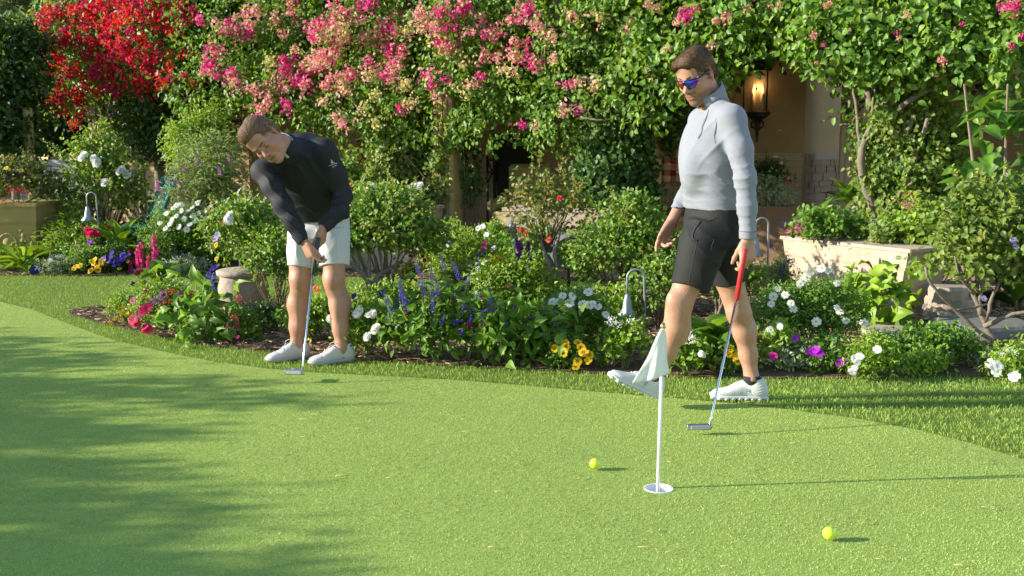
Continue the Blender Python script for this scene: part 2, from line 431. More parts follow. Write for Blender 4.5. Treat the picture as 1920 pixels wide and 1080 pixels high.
class Head:
    """head frame: c skull centre between the ears, f forward, u up, l the person's left"""
    def __init__(s, c, f, u, sc=1.0):
        s.c = np.asarray(c, float); s.f = nrm(f); u = np.asarray(u, float); s.u = nrm(u - s.f * s.f.dot(u)); s.l = np.cross(s.u, s.f); s.sc = sc
        s.ax = np.stack([s.l, s.f, s.u])
    def p(s, l, f, u): return s.c + s.sc * (l * s.l + f * s.f + u * s.u)
    def loc(s, P): return ((P - s.c) @ s.ax.T) / s.sc
    def add(s, S, full=0.0, closed=False):
        q = s.sc; E = lambda c, r, k=.015, op='add': S.ell(s.p(*c), np.array(r) * q, s.ax, k * q, op)
        C = lambda a, b, ra, rb, k=.012, op='add': S.cone(s.p(*a), s.p(*b), ra * q, rb * q, k * q, op)
        E((0, -.012, .032), (.074, .096, .086))
        E((0, .022, -.035), (.061 + full, .070, .085), .03)
        for m in (-1, 1):
            C((m * .054, .0, -.05), (m * (.040 + full), .038, -.094), .017 + full, .016 + full, .03)
            C((m * (.040 + full), .038, -.094), (m * .014, .074, -.112), .016, .015, .025)
            E((m * .038, .060, -.035), (.026 + full * .7, .026, .026), .03)                # cheek
            C((m * .012, .089, .013), (m * .042, .074, .014), .011, .010, .016)             # brow
        E((0, .074, -.108), (.024, .022, .019), .02)                                        # chin
        E((0, .074, .055), (.045, .018, .035), .04)                                         # forehead
        for m in (-1, 1): E((m * .032, .099, -.005), (.019, .016, .013), .012, 'cut')       # eye sockets
        for m in (-1, 1):
            E((m * .032, .078, -.006), (.0150, .0125, .0125), .004)                         # lids over the eyeball
        C((0, .090, .006), (0, .117, -.034), .0085, .0130, .010)                            # nose
        for m in (-1, 1): E((m * .0135, .103, -.040), (.0090, .012, .009), .005)
        E((0, .084, -.066), (.030, .020, .024), .02)                                        # muzzle
        C((-.019, .098, -.068), (.019, .098, -.068), .0045, .0045, .006)                    # upper lip
        C((-.016, .097, -.079), (.016, .097, -.079), .0055, .0055, .006)
        C((-.027, .098, -.0715), (-.008, .104, -.0740), .0032, .0034, .003, 'cut'); C((-.008, .104, -.0740), (.008, .104, -.0740), .0034, .0034, .003, 'cut'); C((.008, .104, -.0740), (.027, .098, -.0715), .0034, .0032, .003, 'cut')   # mouth line
        for m in (-1, 1): C((m * .0075, .118, -.047), (m * .009, .104, -.047), .0032, .0028, .002, 'cut')      # nostrils
        for m in (-1, 1): C((m * .019, .098, -.042), (m * .031, .088, -.066), .0022, .0018, .006, 'cut')      # smile folds
        for m in (-1, 1):                                                                   # ears
            ea = np.stack([nrm(s.l + m * -.55 * s.f), nrm(s.f * 1.0 + m * .55 * s.l + .15 * s.u), s.u])
            S.ell(s.p(m * .078, -.008, -.006), np.array([.0085, .019, .033]) * q, ea, .006 * q)
            S.ell(s.p(m * .086, .000, -.004), np.array([.006, .010, .020]) * q, ea, .005 * q, 'cut')
    def hair_shell(s, S, fn):
        """S holds the skull grown by the hair; fn(local)->extra thickness"""
        S.disp(lambda P: -fn(s.loc(P)), band=.06)

def skin_tint(H, P, base, stubble=None, ruddy=.5):
    n = len(P); col = np.tile(np.array(base, float), (n, 1)); L = H.loc(P)
    hd = np.sum(L ** 2, 1) < .17 ** 2
    def mixc(mask, c, a=1.0):
        col[:] = col * (1 - (mask * a)[:, None]) + np.array(c) * (mask * a)[:, None]
    g = lambda c, r: np.exp(-np.sum(((L - np.array(c)) / np.array(r)) ** 2, 1)) * hd
    red = np.array(base) * np.array([1.05, .72, .66])
    for m in (-1, 1): mixc(g((m * .042, .07, -.035), (.026, .03, .024)), red, ruddy)
    mixc(g((0, .112, -.034), (.016, .02, .016)), red, ruddy * 1.1)
    for m in (-1, 1): mixc(g((m * .085, -.008, -.006), (.02, .03, .04)), red, .6)
    lip = (np.abs(L[:, 0]) < .023) & (L[:, 1] > .088) & (np.abs(L[:, 2] + .0735) < .0105 - .006 * np.abs(L[:, 0]) / .023) & hd
    mixc(lip.astype(float), (.30, .11, .09), .7)
    ml = np.exp(-((L[:, 2] + .0738 - 3.2 * L[:, 0] ** 2) / .0017) ** 2) * (np.abs(L[:, 0]) < .027) * (L[:, 1] > .085) * hd; mixc(np.clip(ml, 0, 1), (.10, .03, .025), .85)  # mouth crease: shade between the lips painted into the skin colour
    for m in (-1, 1): mixc(g((m * .0085, .112, -.047), (.0035, .008, .003)), (.06, .02, .015), .9)  # nostril hollows: their shade painted into the skin colour
    if stubble is not None:
        jaw = np.clip((-.052 - L[:, 2]) / .02, 0, 1) * np.clip((L[:, 1] + .005) / .03, 0, 1)
        mo = np.exp(-((L[:, 2] + .056) / .009) ** 2) * (np.abs(L[:, 0]) < .034) * (L[:, 1] > .07)
        mk = np.clip(np.maximum(jaw, mo), 0, 1) * hd * (~lip) * (L[:, 2] > -.15)
        mixc(mk, stubble, .72)
    for m in (-1, 1):                                       # lash line under the lids
        e = np.exp(-((L[:, 0] - m * .032) / .0125) ** 4 - ((L[:, 2] + .0115 + .02 * np.abs(L[:, 0] - m * .032)) / .0036) ** 2) * (L[:, 1] > .075) * hd
        mixc(np.clip(e, 0, 1), (.035, .022, .016), .9)
    v = fbm(P, 40, 3)[:, None] * .09 + 1 + .07 * wobble(P, 130, 5)[:, None]
    return np.clip(col * v, 0, 1)

def strands(H, V, N, pick, comb, n, ln, w, cols, lift=.25, seed=1):
    """thin tapered hair strips lying along comb(local) on the hair surface"""
    g = np.random.default_rng(seed); idx = g.choice(pick, n); P = V[idx] + N[idx] * .0005; L = H.loc(P)
    D = comb(L) @ H.ax; D = D + g.normal(0, .18, D.shape); Nn = N[idx]
    D = D - Nn * np.sum(D * Nn, 1, keepdims=True); D /= np.linalg.norm(D, axis=1, keepdims=True) + 1e-9
    Sd = np.cross(D, Nn); ll = (ln * g.uniform(.6, 1.3, n))[:, None]; ww = w * g.uniform(.6, 1.2, n)[:, None]; lf = lift * g.uniform(.2, 1.2, n)[:, None]
    a, b = P - Sd * ww, P + Sd * ww; m1 = P + D * ll * .5 + Nn * (ll * lf * .5 - ll * ll * .25 / .20); c, d = m1 - Sd * ww * .8, m1 + Sd * ww * .8
    e = P + D * ll + Nn * (ll * lf * .6 - ll * ll / .20)
    VV = np.stack([a, b, c, d, e], 1).reshape(-1, 3); o = (np.arange(n) * 5)[:, None]
    Q = o + np.array([[0, 1, 3, 2]]); T = o + np.array([[2, 3, 4]])
    ci = np.array(cols)[g.integers(0, len(cols), n)] * g.uniform(.8, 1.25, (n, 1))
    return VV, Q, T, np.repeat(ci, 5, 0)
def vnormals(V, Q):
    N = np.zeros_like(V); fn = np.cross(V[Q[:, 2]] - V[Q[:, 0]], V[Q[:, 3]] - V[Q[:, 1]])
    for i in range(4): np.add.at(N, Q[:, i], fn)
    return N / (np.linalg.norm(N, axis=1, keepdims=True) + 1e-12)

def shoe_parts(parent, ank, f, up, kind, side, tname='shoe'):
    """ank: point on the sole plane under the ankle. Returns the shoe object; local axes l,f,u"""
    f = nrm(f); u = nrm(np.asarray(up) - f * f.dot(up)); l = np.cross(u, f); ax = np.stack([l, f, u]); o = np.asarray(ank, float)
    P = lambda a, b, c: o + a * l + b * f + c * u
    T = lambda V: np.asarray(V) @ ax + o
    S = Solid((-.065, -.10, -.01), (.065, .24, .14), .0035)
    run = kind == 'run'
    st = [(-.075, .024, .030, .050), (-.055, .033, .040, .052), (-.02, .036, .048, .055), (.03, .037, .046, .051), (.08, .041, .037, .043), (.13, .045, .029, .035), (.175, .041, .023, .030), (.205, .026, .018, .026)]
    bend = side * .010
    S.stack([(bend * (q[0] > .05) * (q[0] / .2), q[0], q[3]) for q in st], [q[1] for q in st], [q[2] for q in st], (1, 0, 0), (0, 0, 1), k=.0, e=2.4, rnd=.014, res=40)
    S.cone((0, -.030, .05), (0, -.026, .098), .037, .036, k=.03)                    # collar
    S.cone((0, .02, .085), (0, .075, .066), .022, .016, k=.03)                      # tongue ridge
    S.cone((0, -.022, .085), (0, -.018, .16), .029, .033, k=.006, op='cut')
    S.plane((0, 0, .020), (0, 0, -1))
    if run: S.disp(lambda Q_: .0016 * np.sin(Q_[:, 2] * 420 + Q_[:, 1] * 130) * np.exp(-((Q_[:, 1] + .05) / .03) ** 2) + .0012 * wobble(Q_, 60))
    else: S.disp(lambda Q_: .0022 * np.exp(-((Q_[:, 1] - .145 + .25 * np.abs(Q_[:, 0])) / .004) ** 2) + .0010 * wobble(Q_, 60))
    V, Q = S.surface()
    mw = M['shoe_white'] if run else M['golf_white']
    sh = link(tname, mesh_np('shoe', T(V), Q, mw), parent)
    # sole
    mb = MB(); out = [(-.082, .0), (-.078, .020), (-.06, .035), (-.02, .040), (.04, .040), (.10, .046), (.14, .050), (.18, .046), (.205, .033), (.216, .012)]
    ring = [(a * 1 + bend * max(0, b) / .2, b) for b, a in out] + [(-a + bend * max(0, b) / .2, b) for b, a in out[::-1]]
    lv = [(0.93, .002 if not run else .012), (1.0, .008 if not run else .016), (1.0, .020), (.96, .026)]
    VV = []; nr = len(ring)
    for sc_, z in lv:
        for a, b in ring: VV.append(P(a * sc_, .067 + (b - .067) * sc_, z + (.010 * max(0, (b - .13) / .09) ** 2)))
    FF = [(i * nr + j, i * nr + (j + 1) % nr, (i + 1) * nr + (j + 1) % nr, (i + 1) * nr + j) for i in range(3) for j in range(nr)]
    FF += [tuple(range(nr - 1, -1, -1)), tuple(3 * nr + j for j in range(nr))]
    mb.add(VV, FF, 0)
    so = mb.build('sole', M['sole_white'] if run else M['sole_grey'], sh)
    if run:
        pm = MB()
        for sgn in (-1, 1):
            for i in range(9):
                b = -.070 + i * .0335; wd = np.interp(b, [q[0] for q in out], [q[1] for q in out]); zt = .010 * max(0, (b - .13) / .09) ** 2
                pm.ball(P(sgn * (wd - .012) + bend * max(0, b) / .2, b, .011 + zt), (.016, .0155, .0115), 10, 6, ax)
        pm.build('sole_pod', M['sole_white'], sh)
        hm = MB()
        for sgn in (-1, 1):
            for i in range(9):
                b = -.070 + i * .0335; wd = np.interp(b, [q[0] for q in out], [q[1] for q in out]); zt = .010 * max(0, (b - .13) / .09) ** 2
                hm.ball(P(sgn * (wd + .0015) + bend * max(0, b) / .2, b, .012 + zt), (.003, .0050, .0030), 8, 5, ax)
        hm.build('pod_hole', M['sole_grey'], sh)
        lg = MB()                                            # small looped emblem
        a = np.linspace(0, 2 * math.pi, 14)
        lg.tube([P(side * .0415, .030 + .006 * math.cos(t), .058 + .006 * math.sin(t)) for t in a], .0011, 5)
        lg.tube([P(side * .0435, .030 + .0045 * (1 - q) - .003 * math.sin(q * 6), .052 - .012 * q) for q in np.linspace(0, 1, 7)], .0011, 5)
        lg.build('emblem', M['logo_grey'], sh)
        lc = MB()
        for i in range(4):
            b = .055 + i * .017; h_ = np.interp(b, [.03, .08, .13], [.101, .083, .066])
            lc.tube([P(-.018, b, h_ - .006), P(0, b + .004, h_ + .0005), P(.018, b, h_ - .006)], .0022, 5)
        lc.build('lace', M['shoe_white'], sh)
    else:
        lc = MB()
        for i in range(5):
            b = .030 + i * .017; h_ = np.interp(b, [.02, .05, .08, .13], [.108, .096, .084, .068])
            for sg in (-1, 1): lc.tube([P(-sg * .020, b, h_ - .008), P(0, b + .006, h_ + .003), P(sg * .020, b + .012, h_ - .011)], .0023, 5)
        for sg in (-1, 1):
            lc.tube([P(0, .035, .108), P(sg * .02, .045, .122), P(sg * .036, .06, .112), P(sg * .028, .072, .096), P(sg * .012, .05, .103)], .0021, 5)
            lc.tube([P(0, .036, .106), P(sg * .024, .065, .098), P(sg * .040, .085, .075)], .0019, 5)
        lc.build('lace', M['golf_white'], sh)
        hc = MB(); hc.tube([P(a, b, c) for a, b, c in [(-.034, -.035, .098), (-.026, -.066, .098), (0, -.077, .097), (.026, -.066, .098), (.034, -.035, .098)]], .0045, 7)
        hc.build('collar_trim', M['navy'], sh)
    return sh

# ------------------------------------------------------------------ people
M.update(
    shoe_white=mat('knit_white', (.52, .53, .52), .75, bump=(220, .25)), golf_white=mat('leather_white', (.50, .48, .47), .55, bump=(120, .12)),
    sole_white=mat('sole_white', (.52, .53, .52), .6), sole_grey=mat('sole_grey', (.33, .34, .36), .6), logo_grey=mat('emblem_grey', (.18, .19, .20), .5),
    navy=mat('navy_trim', (.03, .045, .09), .6),
    shirt_grey=mat('light_grey_jersey', (.205, .215, .255), .85, sheen=.15, bump=(300, .12)), seam=mat('seam_grey', (.13, .14, .17), .85),
    shirt_navy=mat('dark_navy_jersey', (.012, .0135, .018), .72, spec=.35, bump=(300, .1)), trim_grey=mat('trim_grey', (.36, .38, .40), .6),
    shorts_black=mat('black_twill', (.013, .0132, .0145), .75, spec=.3, bump=(260, .15)), shorts_seam=mat('black_seam', (.008, .008, .009), .7),
    shorts_white=mat('white_twill', (.48, .48, .50), .8, bump=(260, .12)), white_seam=mat('white_seam', (.60, .60, .62), .8),
    sock=mat('black_sock', (.02, .018, .02), .9, bump=(300, .3)), logo_white=mat('white_print', (.7, .74, .78), .7),
    frame_blue=mat('glasses_frame', (.015, .02, .05), .35),
)
def lens_mat():
    m = bpy.data.materials.new('mirrored_lens'); m.use_nodes = True; n, l = m.node_tree.nodes, m.node_tree.links; b = n['Principled BSDF']
    tc = n.new('ShaderNodeTexCoord'); sp = n.new('ShaderNodeSeparateXYZ'); l.new(tc.outputs['Object'], sp.inputs[0])
    mr = n.new('ShaderNodeMapRange'); mr.inputs['From Min'].default_value = -.062; mr.inputs['From Max'].default_value = .062; l.new(sp.outputs['X'], mr.inputs['Value'])
    rp = n.new('ShaderNodeValToRGB'); e = rp.color_ramp.elements; e[0].color = (.55, .05, .01, 1); e[0].position = .1
    e[1].color = (.16, .02, .50, 1); e[1].position = .95
    a = e.new(.34); a.color = (.50, .06, .03, 1); a = e.new(.50); a.color = (.02, .025, .10, 1); a = e.new(.72); a.color = (.03, .08, .42, 1)
    l.new(mr.outputs[0], rp.inputs[0]); l.new(rp.outputs[0], b.inputs['Base Color'])
    b.inputs['Metallic'].default_value = .75; b.inputs['Roughness'].default_value = .12; return m
M['lens'] = lens_mat()

def limb_patch(mb, path, r, m=0): mb.tube(path, r, 5, m)

def drape(V, N, p, eps=.0015):
    """nearest surface point of a mesh to p, lifted a little"""
    i = np.argmin(np.sum((V - np.asarray(p)) ** 2, 1)); return V[i] + N[i] * eps

def ribbon(V, N, pts, w, name, m, parent, eps=.0012, n=14):
    """a thin raised band lying on a surface along pts"""
    pts = np.asarray(pts); t = np.linspace(0, 1, len(pts)); q = np.linspace(0, 1, n)
    C = np.stack([np.interp(q, t, pts[:, i]) for i in range(3)], 1)
    idx = [np.argmin(np.sum((V - c) ** 2, 1)) for c in C]; B = V[idx] + N[idx] * eps; Nn = N[idx]
    for _ in range(2): B[1:-1] = .5 * B[1:-1] + .25 * (B[:-2] + B[2:])
    D = np.gradient(B, axis=0); S_ = np.cross(D, Nn); S_ /= np.linalg.norm(S_, axis=1, keepdims=True) + 1e-9
    VV = np.concatenate([B - S_ * w / 2 - Nn * eps * 2, B - S_ * w / 2 + Nn * eps * .5, B + S_ * w / 2 + Nn * eps * .5, B + S_ * w / 2 - Nn * eps * 2]); F = []
    for i in range(n - 1):
        for j in range(3): F.append((j * n + i, (j + 1) * n + i, (j + 1) * n + i + 1, j * n + i + 1))
    mb = MB(); mb.add(VV, F); return mb.build(name, m, parent)

# ---- right man: walking to the left, looking down, putter in his left hand
def build_walker():
    root = empty('person', at(1340, 755, 5.12) * A(1, 1, 0), 'man walking past the flag in light grey pullover, black shorts and mirrored sunglasses', 'person')
    F = nrm((-.894, -.447, 0)); L = nrm((.447, -.894, 0)); Y0 = 5.10
    H = Head(at(1306, 139, 5.07), (-.62, -.62, -.48), (-.42, -.34, .84))
    nsh, nel, nwr = at(1372, 224, 4.95), at(1397, 333, 4.86), at(1402, 446, 4.83)
    fsh, fel, fwr = at(1316, 228, 5.28), at(1303, 335, 5.34), at(1262, 410, 5.20)
    nk = at(1344, 188, 5.10)
    kneeN, ankN = at(1275, 566, 4.98), at(1226, 706, 5.04)
    kneeF, ankF = at(1386, 588, 5.20), at(1409, 708, 5.21)
    hipN, hipF = at(1322, 435, 5.02), at(1352, 435, 5.19)
    # body: one continuous surface
    S = Solid((.55, 4.62, 0.02), (1.36, 5.52, 1.86), .0045)
    S.stack([at(1340, 430, Y0), at(1334, 340, Y0), at(1338, 260, Y0), at(1345, 205, Y0)], [.135, .14, .16, .10], [.095, .105, .115, .07], L, F, k=.02)
    S.cone(nk - A(0, 0, .05), H.p(0, -.02, -.05), .062, .058, k=.03)
    H.add(S, full=.004)
    S.chain([nsh, nel, nwr], [.055, .040, .027], k=.03); S.chain([fsh, fel, fwr], [.055, .040, .027], k=.03)
    S.chain([hipN, at(1296, 515, 4.99), kneeN, at(1271, 585, 4.99)], [.075, .074, .060, .058], k=.02)
    S.chain([at(1272, 580, 4.985), at(1268, 612, 5.0), at(1250, 660, 5.02), ankN], [.055, .058, .047, .034], k=.03)
    S.ell(at(1277, 612, 5.02), (.044, .046, .085), k=.03); S.ell(at(1265, 562, 4.955), (.035, .03, .042), k=.03)
    S.chain([hipF, at(1366, 520, 5.19), kneeF], [.075, .072, .060], k=.02)
    S.chain([kneeF, at(1395, 622, 5.21), at(1403, 665, 5.22), ankF], [.055, .053, .043, .035], k=.03)
    S.ell(at(1402, 622, 5.235), (.042, .046, .085), k=.03); S.ell(at(1379, 584, 5.16), (.032, .03, .042), k=.03)
    S.cone(ankF, ankF + A(0, 0, -.06), .036, .035, k=.02); S.cone(ankN, ankN + A(.0, 0, -.05), .035, .034, k=.02)
    for a_, c_ in ((ankF, A(0, -.034, 0)), (ankN, A(0, -.033, 0))): S.ell(a_ + c_, (.012, .010, .013), k=.012)
    # near hand: hangs, holding the grip; palm faces his thigh
    dN = nrm(at(1403, 500, 4.80) - nwr)
    add_hand(S, nwr + A(0, 0, -.012), dN, nrm((-.35, .9, .05)), nrm((-.93, -.30, .05)), [(.25, .7, .6), (.55, 1.0, .8), (.75, 1.1, .9), (.85, 1.1, .9)], thumb=(.35, .85, .35), thumb_curl=.12, sc=1.02)
    # far hand: relaxed, fingers loosely curled towards the camera
    dF = nrm(A(-.42, -.05, -.88))
    add_hand(S, fwr + dF * .012, dF, nrm((.62, -.78, .10)), nrm((-.72, -.60, .15)), [(.10, .25, .2), (.45, .75, .5), (.55, .85, .6), (.62, .9, .6)], thumb=(.45, .85, .25), thumb_curl=.05, sc=1.02)
    V, Q = S.surface()
    tint = skin_tint(H, V, (.40, .215, .145), stubble=(.12, .065, .04), ruddy=.35)
    link('body', mesh_np('body', V, Q, M['skin'], tint), root)
    # hair
    hs = Solid(H.c - .2, H.c + .2, .0035)
    hs.ell(H.p(0, -.012, .036), (.078, .102, .095), H.ax, 0); hs.ell(H.p(.02, .040, .094), (.052, .062, .034), H.ax, .035); hs.ell(H.p(-.02, .072, .082), (.040, .030, .026), H.ax, .03)
    for m_ in (-1, 1): hs.cone(H.p(m_ * .073, .018, .03), H.p(m_ * .070, .022, -.018), .009, .005, .014)
    hs.ell(H.p(0, -.075, -.03), (.05, .03, .045), H.ax, .03)
    hs.plane(H.p(0, .070, .038), nrm(H.f * .80 - H.u * .62), H.p(0, 0, 0) - .2, H.p(0, 0, 0) + .2)
    for m_ in (-1, 1):
        hs.ell(H.p(m_ * .088, .056, -.012), (.04, .036, .048), H.ax, .012, 'cut'); hs.ell(H.p(m_ * .088, -.002, -.010), (.034, .025, .046), H.ax, .008, 'cut')
    hs.ell(H.p(0, .12, -.03), (.09, .075, .085), H.ax, .012, 'cut'); hs.plane(H.p(0, -.06, -.075), -H.u - .2 * H.f)
    def comb(L_): return np.stack([.75 + .2 * np.sin(L_[:, 1] * 40), np.where(L_[:, 2] > .06, .35, -.75), np.where(L_[:, 2] > .06, .15, -.65)], 1)
    hs.disp(lambda P: .0016 * fold(P, H.l * .35 + H.f, 330, 5) + .005 * wobble(P, 45, 2))
    hv, hq = hs.surface(); hn = vnormals(hv, hq); hl = H.loc(hv)
    pick = np.nonzero(hl[:, 2] > -.06)[0]
    sv, sq, st_, sc_ = strands(H, hv, hn, pick, comb, 8000, .034, .0007, [(.115, .062, .034), (.17, .098, .055), (.065, .036, .02)], .16, 4)
    hc = np.tile(A(.075, .041, .022), (len(hv), 1)) * (1 + .3 * fbm(hv, 90, 2)[:, None])
    link('hair', mesh_np('hair', np.concatenate([hv, sv]), [hq, sq + len(hv), st_ + len(hv)], M['hair'], np.concatenate([hc, sc_])), root)
    # pullover: torso and sleeves in one piece of cloth
    S = Solid((.66, 4.68, .86), (1.38, 5.52, 1.74), .0045)
    S.stack([at(1339, 396, Y0), at(1334, 350, Y0), at(1330, 300, Y0), at(1336, 258, Y0), at(1344, 222, Y0), at(1346, 203, Y0), at(1344, 190, Y0)],
            [.160, .160, .168, .174, .155, .092, .062], [.122, .128, .133, .127, .100, .074, .060], L, F, k=.02, e=2.2, rnd=.006, res=40)
    S.ell(at(1300, 322, 5.05), (.06, .07, .10), k=.05)
    S.chain([at(1352, 212, 5.02), nsh, at(1388, 280, 4.895), nel, at(1401, 390, 4.845), nwr + A(0, 0, .005)], [.062, .066, .057, .049, .043, .039], k=.03)
    S.chain([at(1334, 212, 5.18), fsh, fel, at(1285, 375, 5.27), fwr], [.060, .063, .052, .047, .041], k=.03)
    S.cone(nwr + A(0, 0, .030), nwr + A(0, 0, -.006), .041, .0405, k=.004)
    fd = nrm(fwr - at(1285, 375, 5.27)); S.cone(fwr - fd * .02, fwr + fd * .008, .043, .041, k=.004)
    S.plane(nwr + A(0, 0, -.006), (0, -.0, -1), nwr - .07, nwr + .07); S.plane(fwr + fd * .006, fd, fwr - .07, fwr + .07)
    hem = at(1339, 392, Y0); S.plane(hem, (0, 0, -1), hem - A(.25, .17, .10), hem + A(.13, .30, .02))
    mid = at(1340, 385, Y0)
    def cloth(P):
        d = .0105 * fold(P, A(.42, .1, .9), 85, 1, 1.2) * near(P, at(1350, 340, 4.97), .15) * (P[:, 2] < 1.45)
        d += .0062 * fold(P, A(.38, .1, -.92), 140, 4) * (near(P, nel + A(-.02, 0, .01), .085) + .8 * near(P, at(1402, 400, 4.85), .075))
        d += .009 * fold(P, A(-.75, .2, .62), 95, 8) * near(P, at(1345, 265, 4.98), .11)
        d += .006 * fold(P, A(.2, .2, .95), 95, 11) * near(P, mid, .16)
        d += .005 * fold(P, A(.55, 0, .8), 110, 13) * near(P, at(1275, 392, 5.24), .08)
        d += .0030 * fold(P, A(.5, .2, .85), 120, 21) * np.clip(near(P, at(1345, 330, 4.95), .2), 0, 1)
        return d * .62 + .0016 * wobble(P, 22, 6)
    S.disp(cloth)
    V, Q = S.surface(); N = vnormals(V, Q)
    sh = link('pullover', mesh_np('pullover', V, Q, M['shirt_grey']), root)
    # stand collar, open at the front
    mb = MB(); n = 30; VV = []; kb, kt = at(1338, 194, 5.10), at(1328, 174, 5.08)
    for i in range(n):
        a = -2.75 + 5.5 * i / (n - 1); fr = math.cos(a); lt = math.sin(a)
        b = kb + A(0, 0, .022 * fr - .006) - F * (fr * .070) + L * (lt * .074)
        t_ = kt + A(0, 0, .044 * fr + .010) - F * (fr * .062) + L * (lt * .067)
        for k_, (p_, of) in enumerate(((b, .004), (t_, .004), (t_, -.003), (b, -.003))):
            VV.append(p_ + (-F * fr + L * lt) * of)
    FF = [(i * 4 + j, (i + 1) * 4 + j, (i + 1) * 4 + (j + 1) % 4, i * 4 + (j + 1) % 4) for i in range(n - 1) for j in range(4)] + [(0, 1, 2, 3), tuple((n - 1) * 4 + j for j in (3, 2, 1, 0))]
    mb.add(VV, FF); mb.build('collar', M['shirt_grey'], sh)
    ribbon(V, N, [at(1312, 198, 5.0), at(1298, 225, 4.97), at(1291, 252, 4.95)], .010, 'zip', M['seam'], sh)
    ribbon(V, N, [at(1356, 190, 4.97), at(1330, 218, 4.93), at(1333, 250, 4.92), at(1345, 280, 4.93)], .004, 'seam', M['seam'], sh, .0008)
    cm = MB(); cc = nwr + A(0, 0, .032)
    cm.tube([cc + A(.0412 * math.cos(t), .0412 * math.sin(t), .0) for t in np.linspace(0, 2 * math.pi, 25)], .0018, 5); cm.build('cuff_seam', M['seam'], sh)
    # shorts
    S = Solid((.68, 4.74, .52), (1.34, 5.46, 1.04), .0045)
    S.stack([at(1338, 455, Y0), at(1339, 425, Y0), at(1340, 392, Y0)], [.178, .178, .166], [.140, .138, .128], L, F, k=.02, rnd=.004)
    S.stack([at(1294, 541, 4.985), at(1305, 500, 4.99), at(1321, 450, 5.03), at(1328, 425, 5.05)], [.098, .104, .112, .10], [.093, .104, .122, .11], L, F, k=.04, rnd=.003)
    S.stack([at(1367, 529, 5.195), at(1362, 490, 5.19), at(1354, 450, 5.17), at(1350, 425, 5.16)], [.088, .10, .112, .10], [.082, .098, .118, .11], L, F, k=.03, rnd=.003)
    def cl2(P):
        d = .010 * fold(P, A(.55, .0, .85), 60, 3) * near(P, at(1345, 470, 4.98), .13) + .007 * fold(P, A(.9, .0, -.35), 55, 9) * near(P, at(1310, 520, 4.92), .10)
        d += .008 * fold(P, A(.5, 0, .8), 80, 5) * near(P, at(1300, 425, 4.98), .06)
        return d * .5 + .002 * wobble(P, 26, 4)
    S.disp(cl2); V, Q = S.surface(); N = vnormals(V, Q)
    so = link('shorts', mesh_np('shorts', V, Q, M['shorts_black']), root)
    ribbon(V, N, [at(1303, 405, 4.9), at(1290, 415, 4.9), at(1288, 430, 4.88), at(1297, 440, 4.87), at(1304, 441, 4.86)], .007, 'pocket', M['shorts_seam'], so, .0022)
    ribbon(V, N, [at(1304, 441, 4.86), at(1298, 470, 4.85), at(1292, 505, 4.85), at(1286, 540, 4.86)], .003, 'seam', M['shorts_seam'], so, .0008)
    ribbon(V, N, [at(1345, 445, 4.85), at(1345, 455, 4.85), at(1344, 470, 4.85)], .004, 'pocket_zip', M['shorts_seam'], so, .0012)
    ribbon(V, N, [at(1296, 402, 4.92), at(1325, 406, 4.90), at(1360, 405, 4.94), at(1388, 404, 5.0)], .003, 'waistband_seam', M['shorts_seam'], so, .0008)
    # socks and shoes
    for ak, tilt in ((ankF, A(-.0, 0, -1)), (ankN, A(.10, 0, -1))):
        m_ = MB(); t_ = nrm(tilt); m_.tube([ak + A(0, 0, .012), ak + A(0, 0, .010), ak - A(0, 0, .014), ak + t_ * .034, ak + t_ * .05], [.0395, .0425, .0425, .037, .030], 18); m_.build('sock', M['sock'], root)
    fF = nrm(A(-.985, .13, 0)); shoe_parts(root, A(ankF[0] + .006, ankF[1], .0), fF, (0, 0, 1), 'run', 1)
    fN = nrm(A(-.89, -.10, .42)); uN = nrm(np.cross(fN, np.cross(A(0, 0, 1), fN)))
    shoe_parts(root, ankN - uN * .098 + fN * .004, fN, uN, 'run', 1)
    # sunglasses: one wrap lens, half frame, temples
    gl = bpy.data.objects.new('sunglasses', None)
    fr = Matrix(((*[H.l[i] for i in range(1)], 0, 0, 0),) * 4) if False else Matrix.Identity(4)
    for i in range(3): fr[i][0] = H.l[i]; fr[i][1] = H.f[i]; fr[i][2] = H.u[i]; fr[i][3] = H.p(0, 0, 0)[i]
    n = 25; VV = []; r = .085
    for i in range(n):
        a = -.88 + 1.76 * i / (n - 1); x = r * math.sin(a) * .90; y = .026 + r * math.cos(a) * .985
        ed = abs(a) / .88
        top = .018 - .004 * ed ** 2; bot = -.030 + .026 * ed ** 2.6 + .020 * math.exp(-(a / .14) ** 2)
        for k_, z in enumerate((bot, (top + bot) / 2, top)): VV.append((x, y + (0, .004, 0)[k_], z))
        for k_, z in enumerate((top, (top + bot) / 2, bot)): VV.append((x * .97, y - .003 + (0, .004, 0)[k_], z))
    FF = [(i * 6 + j, (i + 1) * 6 + j, (i + 1) * 6 + (j + 1) % 6, i * 6 + (j + 1) % 6) for i in range(n - 1) for j in range(6)]
    lm = MB(); lm.add(VV, FF); lens = lm.mesh('lens', M['lens'])
    g = link('sunglasses', lens, root, False); g.matrix_parent_inverse = wmat(root).inverted(); g.matrix_basis = fr
    fm = MB(); fm.tube([(r * math.sin(a) * .905, .027 + r * math.cos(a) * .99, .0185 - .004 * (abs(a) / .88) ** 2) for a in np.linspace(-.9, .9, 19)], .0028, 6)
    for s_ in (-1, 1):
        fm.tube([(s_ * .0595, .081, .014), (s_ * .074, .060, .014), (s_ * .080, .025, .013), (s_ * .081, -.012, .010)], [.0045, .005, .0042, .003], 6)
    fo = fm.build('frame', M['frame_blue'], g, False)
    bm_ = MB()
    for s_ in (-1, 1): bm_.tube([H.p(s_ * q, .1035 - .62 * max(0, q - .014), .0225 + .25 * min(q - .014, .018) - .2 * max(0, q - .034)) for q in np.linspace(.014, .046, 7)], [.002, .004, .0045, .0042, .0038, .003, .0015], 6)
